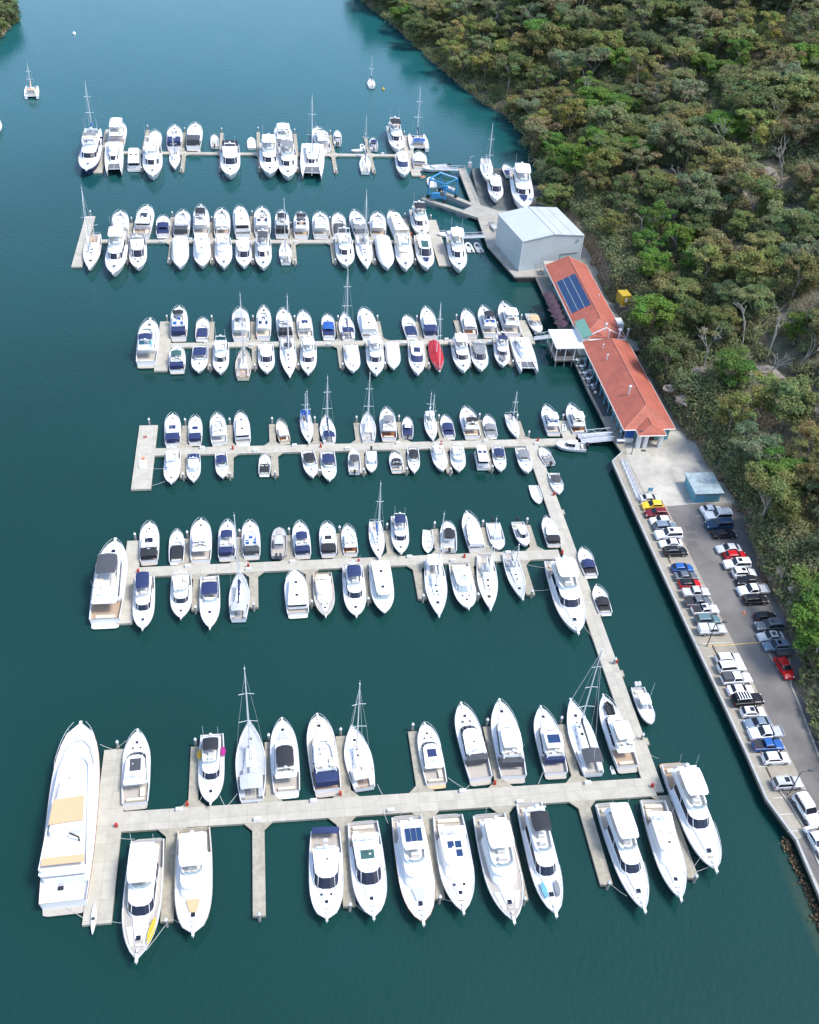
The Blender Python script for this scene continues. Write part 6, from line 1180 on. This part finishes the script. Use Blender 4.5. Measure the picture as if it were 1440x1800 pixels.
obj('trolley', MB().tube([(*lp(B4[0],B4[2],.9),zt+.2),(*lp(B4[1],B4[3],.95),zt+.3)], .2, 5), mat('lift_pale_blue', (.35,.58,.75), .5), t); c = lp(B4[0], B4[1], .45); obj('engine_house', MB().box(c[0]-1.2,c[0]+1.2,c[1]-.7,c[1]+.5,T+.8,T+2.2,.05,.05), lb, t)
c = lp(B4[2], B4[3], .3); obj('engine_house', MB().box(c[0]-.9,c[0]+.9,c[1]-.5,c[1]+.5,T+.9,T+2.2,.05,.05), lb, t)
for f in (.3, .75): P, Q = lp(B4[0], B4[1], f), lp(B4[2], B4[3], f); obj('sling', MB().tube([(*P,zt),(*lp(P,Q,.2),T+.5),(*lp(P,Q,.5),T-.3),(*lp(P,Q,.8),T+.5),(*Q,zt)], .05, 4), M('black'), t)
# pier rails and crane at its end
t = thing('pier_railing', 'grey handrail along the haul-out pier', 'railing'); mb = MB()
for z in (.6, 1.05): mb.tube([(61.2,269.5,T+z),(61.15,294.6,T+z),(59.3,294.8,T+z)], .05, 4)
for i in range(11): mb.tube([(61.2,269.5+i*2.5,T),(61.2,269.5+i*2.5,T+1.05)], .05, 4)
obj('rail', mb, M('alum'), t); x, y = at('G1', 422, 215, T); t = thing('jib_crane', 'small grey jib crane at the head of the haul-out pier', 'crane', (x, y, T)); obj('mast', MB().tube([(0,0,0),(0,0,3.2)], .1, 6), M('alum'), t); obj('jib', MB().tube([(0,0,3.1),(1.2,.3,3.4)], .07, 5), M('alum'), t); obj('cabinet', MB().box(-.6,.6,-.5,.5,0,1.5,.04,.04), M('lgrey'), t)
# stored aluminium gangway on the quay
P = at('G3',150,335,T); Q = at('G3',300,690,T); t = thing('stored_gangway', 'silver truss gangway lying on the quay next to the yard', 'gangway', (P[0], P[1], T)); L = Q[1]-P[1]; mb = MB()
for sx in (0, .9):
    for z in (.1, .8): mb.tube([(sx,0,z),(sx+Q[0]-P[0],L,z)], .07, 4)
    for i in range(9): mb.tube([(sx+(Q[0]-P[0])*i/9,L*i/9,.1),(sx+(Q[0]-P[0])*(i+1)/9,L*(i+1)/9,.8)], .045, 4)
obj('truss', mb, M('steel'), t); obj('deck', MB().add([(0,0,.12),(.9,0,.12),(.9+Q[0]-P[0],L,.12),(Q[0]-P[0],L,.12)], [(0,1,2,3)]), M('alum'), t)
# lamp posts
for r_, u, v, w_, sx in (('G4',425,905,'by the yellow line on the quay',1),('G5',800,757,'beside the silver wagon at the near end',1),('G3',240,280,'at the corner of the concrete yard',.6)):
    x, y = at(r_, u, v, T); t = thing('street_lamp', 'dark steel lamp post '+w_, 'lamp post', (x, y, T)); obj('pole', MB().tube([(0,0,0),(0,0,5.2),(.25*sx,0,5.5),(1.2*sx,0,5.7)], .08, 6, .05), M('dgrey'), t); obj('lantern', MB().box(1.0*sx,1.8*sx,-.18,.18,5.62,5.78,.03,.03), M('dgrey'), t); obj('base', MB().disc(0,0,0,.2,.2,8), conc, t)
# traffic cone, bins, sign
x, y = at('G4', 757, 608, T); t = thing('traffic_cone', 'orange traffic cone alone on the asphalt road', 'traffic cone', (x, y, T+.012)); obj('base', MB().box(-.25,.25,-.25,.25,0,.05), M('orange'), t); obj('cone', MB().disc(0,0,.05,.8,.2,10,.04), M('orange'), t); obj('band', MB().disc(0,0,.35,.5,.145,10,.11), M('white'), t)
x, y = at('G3', 398, 590, T+.5); t = thing('notice_stand', 'pale blue notice stand above the first parked car', 'sign', (x, y, T)); obj('panel', MB().box(-.5,.5,-.03,.03,.4,1.3), M('lblue'), t); obj('leg', MB().box(-.4,-.34,-.03,.03,0,.4).box(.34,.4,-.03,.03,0,.4), M('alum'), t)
x, y = at('G3', 342, 250, T); tag(obj('drain_grate', MB().box(-.5,.5,-.35,.35,0,.015), M('dgrey'), loc=(x, y, T+.01)), 'dark rectangular drain grate in the concrete yard', 'drain')
for i, (u, v) in enumerate(((150,170),(210,135),(262,110))):
    x, y = at('G3', u, v, T+.5); t = thing('white_table', 'white folding table outside the southern building, '+['left','middle','right'][i], 'table', (x, y, T+.01), 0, 'white tables by the yard'); obj('tabletop', MB().box(-.8,.8,-.4,.4,.72,.77), whw, t); obj('leg', MB().box(-.7,-.65,-.3,.3,0,.72).box(.65,.7,-.3,.3,0,.72), M('alum'), t)
# people (tiny at this distance)
def person(x, y, z, top, leg, lab, rz=0):
    t = thing('person', lab, 'person', (x, y, z), rz, 'people on the waterfront'); mb = MB(); E8 = lambda cx, cy, cz, a, b: [(cx+a*cos(2*pi*i/10), cy+b*sin(2*pi*i/10), cz) for i in range(10)]
    body = MB().loft([E8(0,0,.85,.15,.10),E8(0,0,.95,.17,.12),E8(0,0,1.12,.14,.10),E8(0,0,1.3,.18,.12),E8(0,0,1.42,.19,.11),E8(0,0,1.48,.08,.07),E8(0,.01,1.53,.055,.055),E8(0,.02,1.58,.07,.08),E8(0,.02,1.66,.085,.10),E8(0,.01,1.73,.08,.095),E8(0,0,1.78,.04,.05)])
    for s_ in (-1, 1): body.tube([(s_*.17,0,1.4),(s_*.23,.02,1.15),(s_*.22,.12,.92),(s_*.22,.14,.84)], .05, 6, .03); body.tube([(s_*.09,0,.88),(s_*.10,.03,.48),(s_*.10,-.02,.06)], .085, 7, .045); body.box(s_*.10-.045, s_*.10+.045, -.08, .17, 0, .08)
    obj('body', body, M('skin'), t, True)
    shirt = MB().loft([E8(0,0,.9,.18,.13),E8(0,0,1.12,.16,.12),E8(0,0,1.3,.20,.135),E8(0,0,1.42,.205,.125),E8(0,0,1.47,.10,.085)]); 
    for s_ in (-1, 1): shirt.tube([(s_*.16,0,1.42),(s_*.235,.02,1.18)], .07, 6, .06)
    obj('shirt', shirt, M(top), t, True); tr = MB().loft([E8(0,0,.80,.17,.12),E8(0,0,.95,.175,.13)])
    for s_ in (-1, 1): tr.tube([(s_*.09,0,.88),(s_*.10,.03,.48),(s_*.10,-.01,.12)], .10, 7, .065)
    obj('trousers', tr, M(leg), t, True); obj('hair', MB().ball(0,-.015,1.71,.10,8,.9), mat('dark_hair', (.03,.02,.015), .8), t, True)
for r_, u, v, z, a, b, lab in (('G2',100,158,T,'black','dgrey','person in black standing on the boardwalk below the grey shed'),('G2',140,208,T,'blue','lgrey','person in a blue top on the boardwalk by the northern roof corner'),('G2',800,1545,T,'white','navy','person in a white top beside the southern building'),
    ('G2',585,1165,T,'black','black','person in dark clothes at the end of the cafe deck'),('G2',590,1222,T,'white','dgrey','person in a white shirt on the boardwalk past the cafe deck')):
    x, y = at(r_, u, v, z); person(x, y, z+.05, a, b, lab, u*.1)
# planters / equipment beside the grey shed
x, y = at('G1', 590, 650, T); t = thing('stacked_dinghies', 'dark covered dinghy rack beside the grey shed', 'rack', (x, y, T+.01), .2); obj('frame', MB().box(-.9,.9,-2.2,-2.1,0,1.2).box(-.9,.9,2.1,2.2,0,1.2).box(-.05,.05,-2.2,2.2,.4,.5), M('alum'), t); obj('cover', MB().loft([[(q*.8*cos(a), (t_-.5)*4, .5+.5*q*abs(sin(a))) for a in [pi*i/7 for i in range(8)]] for t_, q in ((0,.7),(.3,1),(.6,.9),(.85,.5),(1,.05))]), M('lgrey'), t)

# ------------------------------------------------------------------ cars
CP = dict(white=(.80,.80,.80), silver=(.50,.51,.53), grey=(.12,.14,.16), black=(.015,.016,.02), yellow=(.80,.50,.03), maroon=(.16,.012,.02), red=(.50,.012,.015), blue=(.02,.10,.32), navy=(.015,.05,.10), teal=(.10,.18,.20), bluegrey=(.16,.22,.28))
def paint(c): 
    m = mat('paint_'+c, CP[c], .35, None, .35); return m
# side profile of the body (y forward, z) and of the glasshouse
STY = dict(
 sedan=dict(L=4.7,W=1.82,b=[(-2.35,.35),(-2.35,.75),(-2.2,.98),(-1.6,1.0),(.75,.95),(1.6,.86),(2.2,.70),(2.35,.45),(2.35,.3)],g=[(-1.75,.98),(-1.05,1.40),(.15,1.44),(.95,.95)]),
 hatch=dict(L=4.25,W=1.78,b=[(-2.12,.35),(-2.12,.8),(-2.0,1.0),(-1.6,1.02),(.75,.98),(1.5,.90),(2.0,.72),(2.12,.45),(2.12,.3)],g=[(-2.0,1.0),(-1.5,1.46),(.05,1.50),(.85,.97)]),
 suv=dict(L=4.75,W=1.9,b=[(-2.37,.45),(-2.37,.9),(-2.3,1.08),(-1.6,1.1),(.8,1.06),(1.7,1.0),(2.25,.85),(2.37,.5),(2.37,.4)],g=[(-2.3,1.08),(-1.95,1.66),(.15,1.72),(.95,1.05)]),
 fourwd=dict(L=5.0,W=1.95,b=[(-2.5,.5),(-2.5,1.0),(-2.45,1.18),(-1.6,1.2),(.85,1.16),(1.9,1.12),(2.4,1.0),(2.5,.6),(2.5,.5)],g=[(-2.45,1.18),(-2.3,1.88),(.25,1.92),(.85,1.16)]),
 ute=dict(L=5.2,W=1.88,b=[(-2.6,.6),(-2.6,1.08),(-2.55,1.1),(-1.0,1.1),(.9,1.08),(1.9,1.04),(2.45,.92),(2.6,.55),(2.6,.45)],g=[(-.95,1.08),(-.75,1.72),(.45,1.75),(1.1,1.06)]),
 cabute=dict(L=5.2,W=1.88,b=[(-.75,.6),(-.75,1.1),(-.7,1.1),(-.4,1.1),(.9,1.08),(1.9,1.04),(2.45,.92),(2.6,.55),(2.6,.45)],g=[(-.68,1.08),(-.55,1.72),(.5,1.75),(1.1,1.06)]))
CM = {}
def loft_x(prof, W, tumble=0.0, z0=None):
    """body lofted across its width so the shoulders are rounded"""
    base = prof; n = len(prof); rings = []; zmx = max(p[1] for p in prof); zmn = min(p[1] for p in prof); cy = sum(p[0] for p in prof)/n
    for x, s_ in ((-1, .94), (-.97, 1.0), (-.80, 1.0), (0, 1.0), (.80, 1.0), (.97, 1.0), (1, .94)):
        e = .055 if abs(x) > .9 else .0
        rings.append([((x-(tumble*(z-zmn)/(zmx-zmn))*x)*W/2, cy+(y-cy)*(s_ if abs(x) < 1 else .985), z-(e*(z > zmn+.2) if abs(x) >= .97 else 0)+(.03*(1-x*x) if z > zmx-.25 else 0)) for y, z in prof])
    return MB().loft([r[::-1] for r in rings])
def style_meshes(st):
    if st in CM: return CM[st]
    S = STY[st]; W = S['W']; r = {}
    r['body'] = loft_x(S['b'], W).mesh('body'); g = S['g']; top = [g[1], g[2]]
    gp = [(g[0][0], g[0][1]-.05), g[1], ((g[1][0]+g[2][0])/2, max(g[1][1], g[2][1])+.02), g[2], (g[3][0], g[3][1]-.05)]
    r['cabin'] = loft_x(gp, W*.93, .16).mesh('cabin')
    def inset(a, b, f0, f1, out): return [tuple(a[i]+(b[i]-a[i])*f for i in range(2)) for f in (f0, f1)]
    def pane(a, b, wd0, wd1, nrm):   # across the car
        return MB().add([(-wd0, a[0]+nrm[0], a[1]+nrm[1]), (wd0, a[0]+nrm[0], a[1]+nrm[1]), (wd1, b[0]+nrm[0], b[1]+nrm[1]), (-wd1, b[0]+nrm[0], b[1]+nrm[1])], [(0,1,2,3)])
    a, b = inset(g[3], g[2], .06, .90, 0); r['windscreen'] = pane(a, b, W*.43, W*.37, (.035, .055)).mesh('windscreen')
    a, b = inset(g[0], g[1], .15, .88, 0); r['rear_window'] = pane(a, b, W*.41, W*.36, (-.04, .05)).mesh('rear_window')
    zb = g[0][1]+.04; zt = min(g[1][1], g[2][1])-.10; sw = lambda z: W*.465*(1-.16*(z-g[0][1]+.05)/(max(g[1][1], g[2][1])-g[0][1]+.07))+.018
    yb0 = g[0][0]+(g[1][0]-g[0][0])*.35; yb1 = g[3][0]-(g[3][0]-g[2][0])*.22; ys = [yb0+.1, yb0+(yb1-yb0)*.32, yb0+(yb1-yb0)*.62, yb1]; yt = [g[1][0]+.08, yb0+(yb1-yb0)*.33, yb0+(yb1-yb0)*.60, g[2][0]-.02]
    for sg, kk in ((-1, 'sw0'), (1, 'sw1')):
        r[kk] = MB().add([(sg*sw(zb), ys[0]+.04, zb), (sg*sw(zb), ys[3]-.04, zb), (sg*sw(zt), yt[3]-.04, zt), (sg*sw(zt), yt[0]+.04, zt)], [(0,1,2,3) if sg > 0 else (3,2,1,0)]).mesh('side_window')
    rr_ = .33 if st in ('sedan', 'hatch') else .39; r['R'] = rr_
    r['tyre'] = MB().tube([(-.11,0,0),(.11,0,0)], rr_, 14).mesh('tyre'); r['rim'] = MB().tube([(-.125,0,0),(.125,0,0)], rr_*.6, 10).mesh('rim')
    yf = S['b'][-3][0]; zf = S['b'][-3][1]
    for sg, k in ((-1, 'hl0'), (1, 'hl1')): r[k] = MB().box(sg*W*.36-.17, sg*W*.36+.17, yf-.22, yf-.02+.12, zf-.12, zf+.03, .03, .03).mesh('headlight')
    yr = S['b'][1][0]; zr = S['b'][1][1]
    for sg, k in ((-1, 'tl0'), (1, 'tl1')): r[k] = MB().box(sg*W*.40-.12, sg*W*.40+.12, yr-.02, yr+.08, zr-.15, zr+.1).mesh('tail_light')
    for sg, k in ((-1, 'm0'), (1, 'm1')): r[k] = MB().box(sg*(W/2+.09)-.1, sg*(W/2+.09)+.1, g[3][0]-.25, g[3][0]-.08, g[3][1]-.02, g[3][1]+.13, .02, .02).mesh('wing_mirror')
    CM[st] = r; return r
def mobj(name, me, m, par, loc=None):
    if not me.materials: me.materials.append(m)
    o = D.objects.new(name, me); C.objects.link(o); o.parent = par; o.material_slots[0].link = 'OBJECT'; o.material_slots[0].material = m
    if loc: o.location = loc
    return o
glm = mat('car_glass', (.012,.015,.022), .05); hlm = mat('headlamp', (.55,.57,.6), .15); tlm = mat('tail_lamp', (.35,.01,.01), .3); rim = mat('alloy_rim', (.35,.36,.37), .3, None, .5, .5)
def car(reg, x0, x1, y0, y1, st, col, nose, label, extra='', ang=None, roofc=None):
    S = STY[st]; r = style_meshes(st); cx, cy = (x0+x1)/2, (y0+y1)/2; X, Y = at(reg, cx, cy+ (y1-y0)*.06, T+.75)
    a = at(reg, x0, cy, T+.6); b = at(reg, x1, cy, T+.6); L = hypot(a[0]-b[0], a[1]-b[1]); rz = (-pi/2 if nose == 'R' else pi/2)+random.uniform(-.03, .03) if ang is None else ang
    t = thing('parked_car', label, 'ute' if 'ute' in st else 'car', (X, Y, T+.016), rz, 'cars parked along the waterfront')
    if ang is None: k = min(1.06, max(.9, L/S['L'])); t.scale = (k, k, k)
    p = paint(col); mobj('body', r['body'], p, t); mobj('roof', r['cabin'], p if not roofc else paint(roofc), t)
    mobj('windscreen', r['windscreen'], glm, t); mobj('rear_window', r['rear_window'], glm, t); mobj('side_window', r['sw0'], glm, t); mobj('side_window', r['sw1'], glm, t)
    for sx in (-1, 1):
        for yy in (S['L']*.30, -S['L']*.29): w_ = mobj('wheel', r['tyre'], M('tyre'), t, (sx*(S['W']/2-.10), yy, r['R'])); mobj('rim', r['rim'], rim, w_)
    mobj('headlight', r['hl0'], hlm, t); mobj('headlight', r['hl1'], hlm, t)
    if st != 'cabute': mobj('tail_light', r['tl0'], tlm, t); mobj('tail_light', r['tl1'], tlm, t)
    mobj('wing_mirror', r['m0'], p, t); mobj('wing_mirror', r['m1'], p, t); zt = max(S['g'][1][1], S['g'][2][1])
    if 'sun' in extra: obj('sunroof', MB().box(-.42,.42,-.75,.0,zt+.03,zt+.05), glm, t)
    if 'rack' in extra:
        mb = MB()
        for i in range(5): mb.box(-.75,.75,-1.9+i*.45,-1.75+i*.45,zt+.12,zt+.18)
        obj('roof_rack', mb.box(-.78,-.70,-2,.1,zt+.08,zt+.14).box(.70,.78,-2,.1,zt+.08,zt+.14), M('white') if col != 'white' else M('offwhite'), t)
    if 'rails' in extra: obj('roof_rails', MB().tube([(-.68,-1.7,zt),(-.70,-1.5,zt+.07),(-.70,-.1,zt+.07),(-.68,.1,zt)], .03, 4).tube([(.68,-1.7,zt),(.70,-1.5,zt+.07),(.70,-.1,zt+.07),(.68,.1,zt)], .03, 4), M('steel'), t)
    if 'cover' in extra: obj('tray_cover', MB().box(-.84,.84,-2.56,-1.0,1.08,1.17,.03,.03), M('black') if 'dark' in extra else paint(col), t)
    if 'canopy' in extra: obj('canopy', MB().box(-.86,.86,-2.58,-.92,1.06,1.74,.09,.06), M('dgrey') if 'dark' in extra else paint('white'), t)
    if 'tray' in extra: obj('tray', MB().box(-.95,.95,-2.65,-.85,.85,.95).box(-.95,-.90,-2.65,-.85,.95,1.2).box(.90,.95,-2.65,-.85,.95,1.2).box(-.95,.95,-2.65,-2.6,.95,1.2), M('alum'), t); obj('headboard', MB().box(-.9,.9,-.9,-.84,.95,1.7), M('alum'), t); obj('chassis', MB().box(-.45,.45,-2.5,-.7,.45,.85), M('dgrey'), t)
    return t
for k in range(0, 46): 
    y = 66+k*2.62
    if y < 141 and k % 1 == 0: strip('bay_line', (67.9+.0, y), (73.0-.02*k, y), .1, T+.001, mat('faded_paint', (.62,.60,.52), .9, (3,.3)), .004)
CARS = [('G3',315,490,612,678,'sedan','silver','R','silver sedan at the yard end of the quay row'),('G3',330,512,668,740,'hatch','yellow','L','yellow hatchback, the only yellow car on the quay'),('G3',358,538,735,805,'suv','maroon','L','maroon wagon parked next to the yellow hatchback'),
 ('G3',400,572,797,868,'hatch','white','L','white small car between the maroon wagon and a dark wagon'),('G3',430,625,847,920,'suv','bluegrey','R','dark blue-grey wagon below the white small car','','rails'),('G3',440,663,906,1000,'fourwd','white','L','tall white four-wheel drive with sunroof in the quay row','','sun'),
 ('G3',480,668,985,1062,'sedan','white','L','white sedan below the tall white four-wheel drive'),('G3',512,712,1048,1137,'suv','black','R','black wagon with silver roof rails before the empty quay bays','','rails'),('G3',585,765,1195,1270,'hatch','blue','R','bright blue hatchback, first below the empty bays'),
 ('G3',615,792,1262,1337,'sedan','grey','R','dark grey sedan between the blue hatchback and the red coupe'),('G3',645,828,1325,1405,'hatch','red','R','red car with black roof on the quay','','','black'),('G3',670,900,1395,1482,'ute','silver','R','silver ute with white tray cover below the red car','','cover'),
 ('G3',700,912,1478,1560,'ute','grey','R','dark ute with black tray cover below the silver ute','','cover dark'),('G3',750,975,1538,1632,'ute','white','R','white ute with dark tray cover and roof bars','','cover dark sun'),('G4',325,545,612,702,'suv','teal','R','grey-green wagon above the canopy ute','','rails'),
 ('G4',345,600,692,800,'ute','silver','R','silver ute with tall white canopy beside the lamp post','','canopy'),('G4',522,725,967,1052,'suv','white','R','white wagon just below the yellow line'),('G4',530,768,1045,1132,'fourwd','white','R','white four-wheel drive squeezed above the black-canopy ute'),
 ('G4',555,832,1132,1247,'ute','white','R','white ute with black canopy','','canopy dark'),('G4',632,832,1242,1337,'sedan','white','R','white sedan between the black-canopy ute and black four-wheel drive'),('G4',655,930,1327,1437,'fourwd','black','R','black four-wheel drive with roof rack on the quay','','rack'),
 ('G5',440,625,82,172,'hatch','white','R','white hatchback with dark sunroof','','sun'),('G5',470,668,168,250,'sedan','bluegrey','L','blue-grey sedan with bonnet toward the water'),('G5',500,752,240,337,'cabute','white','L','white ute with open alloy tray on the quay','','tray'),
 ('G5',530,760,322,432,'ute','blue','R','deep blue ute with black tray cover','','cover dark'),('G5',603,808,424,524,'hatch','white','R','white hatchback below the deep blue ute'),('G5',680,905,607,718,'suv','silver','R','silver wagon with sunroof, last on the quay','','sun rails'),
 ('G3',825,1010,702,774,'sedan','white','R','white sedan in front of the blue shed'),('G3',858,1082,757,837,'fourwd','white','L','white four-wheel drive with long roof rack near the blue shed','','rack'),('G3',868,1088,825,917,'fourwd','navy','L','dark teal-blue four-wheel drive near the blue shed'),
 ('G3',925,1125,905,985,'sedan','black','R','black sedan, fourth below the blue shed'),('G3',958,1165,1030,1110,'sedan','silver','L','silver sedan, top of the second hillside group'),('G3',1025,1215,1095,1164,'hatch','red','R','red hatchback half hidden between silver and white cars'),
 ('G3',1020,1238,1153,1252,'fourwd','white','L','white four-wheel drive with sunroof on the hill side','','sun'),('G3',1095,1290,1232,1315,'suv','white','R','white wagon with black sunroof on the hill side','','sun'),('G3',1125,1345,1297,1387,'ute','black','L','black ute on the hill side','','cover dark'),
 ('G3',1138,1390,1376,1472,'cabute','white','L','white ute with grey alloy tray on the hill side','','tray'),('G3',1190,1388,1460,1540,'suv','black','R','black wagon below the white tray ute'),('G4',862,1060,592,667,'hatch','black','R','black hatchback, top of the lowest hillside group'),
 ('G4',865,1110,657,768,'fourwd','grey','L','dark grey four-wheel drive with roof rails on the hill side','','rails sun'),('G4',888,1120,762,852,'sedan','silver','L','silver sedan with black sunroof above the yellow line','','sun'),('G4',948,1158,847,942,'suv','bluegrey','L','blue-grey wagon just below the yellow line','','sun')]
for c in CARS:
    ex_ = c[10] if len(c) > 10 else ''; rc = c[11] if len(c) > 11 else None; car(*c[:9], ex_, None, rc)
car('G4',1075,1180,1010,1165,'hatch','red','R','red hatchback parked parallel to the road by the bend', '', pi+.05); car('G5',870,1010,760,970,'fourwd','white','R','white four-wheel drive with roof rack parked along the footpath', 'rack', pi+.12)
car('G5',975,1070,1010,1185,'sedan','white','R','white sedan cut by the right edge of the picture', '', pi+.12)
x, y = at('G4', 1112, 965, T+.5); t = thing('box_trailer', 'small dark box trailer above the parallel red hatchback', 'trailer', (x, y, T+.016), pi/2); obj('tray', MB().box(-.75,.75,-1.1,1.1,.4,.8,.02,.02), M('dgrey'), t); obj('drawbar', MB().tube([(0,-1.1,.45),(0,-1.9,.45)], .06), M('dgrey'), t)
for sx in (-1, 1): obj('wheel', MB().tube([(sx*.8-.08,0,.3),(sx*.8+.08,0,.3)], .3, 10), M('tyre'), t)
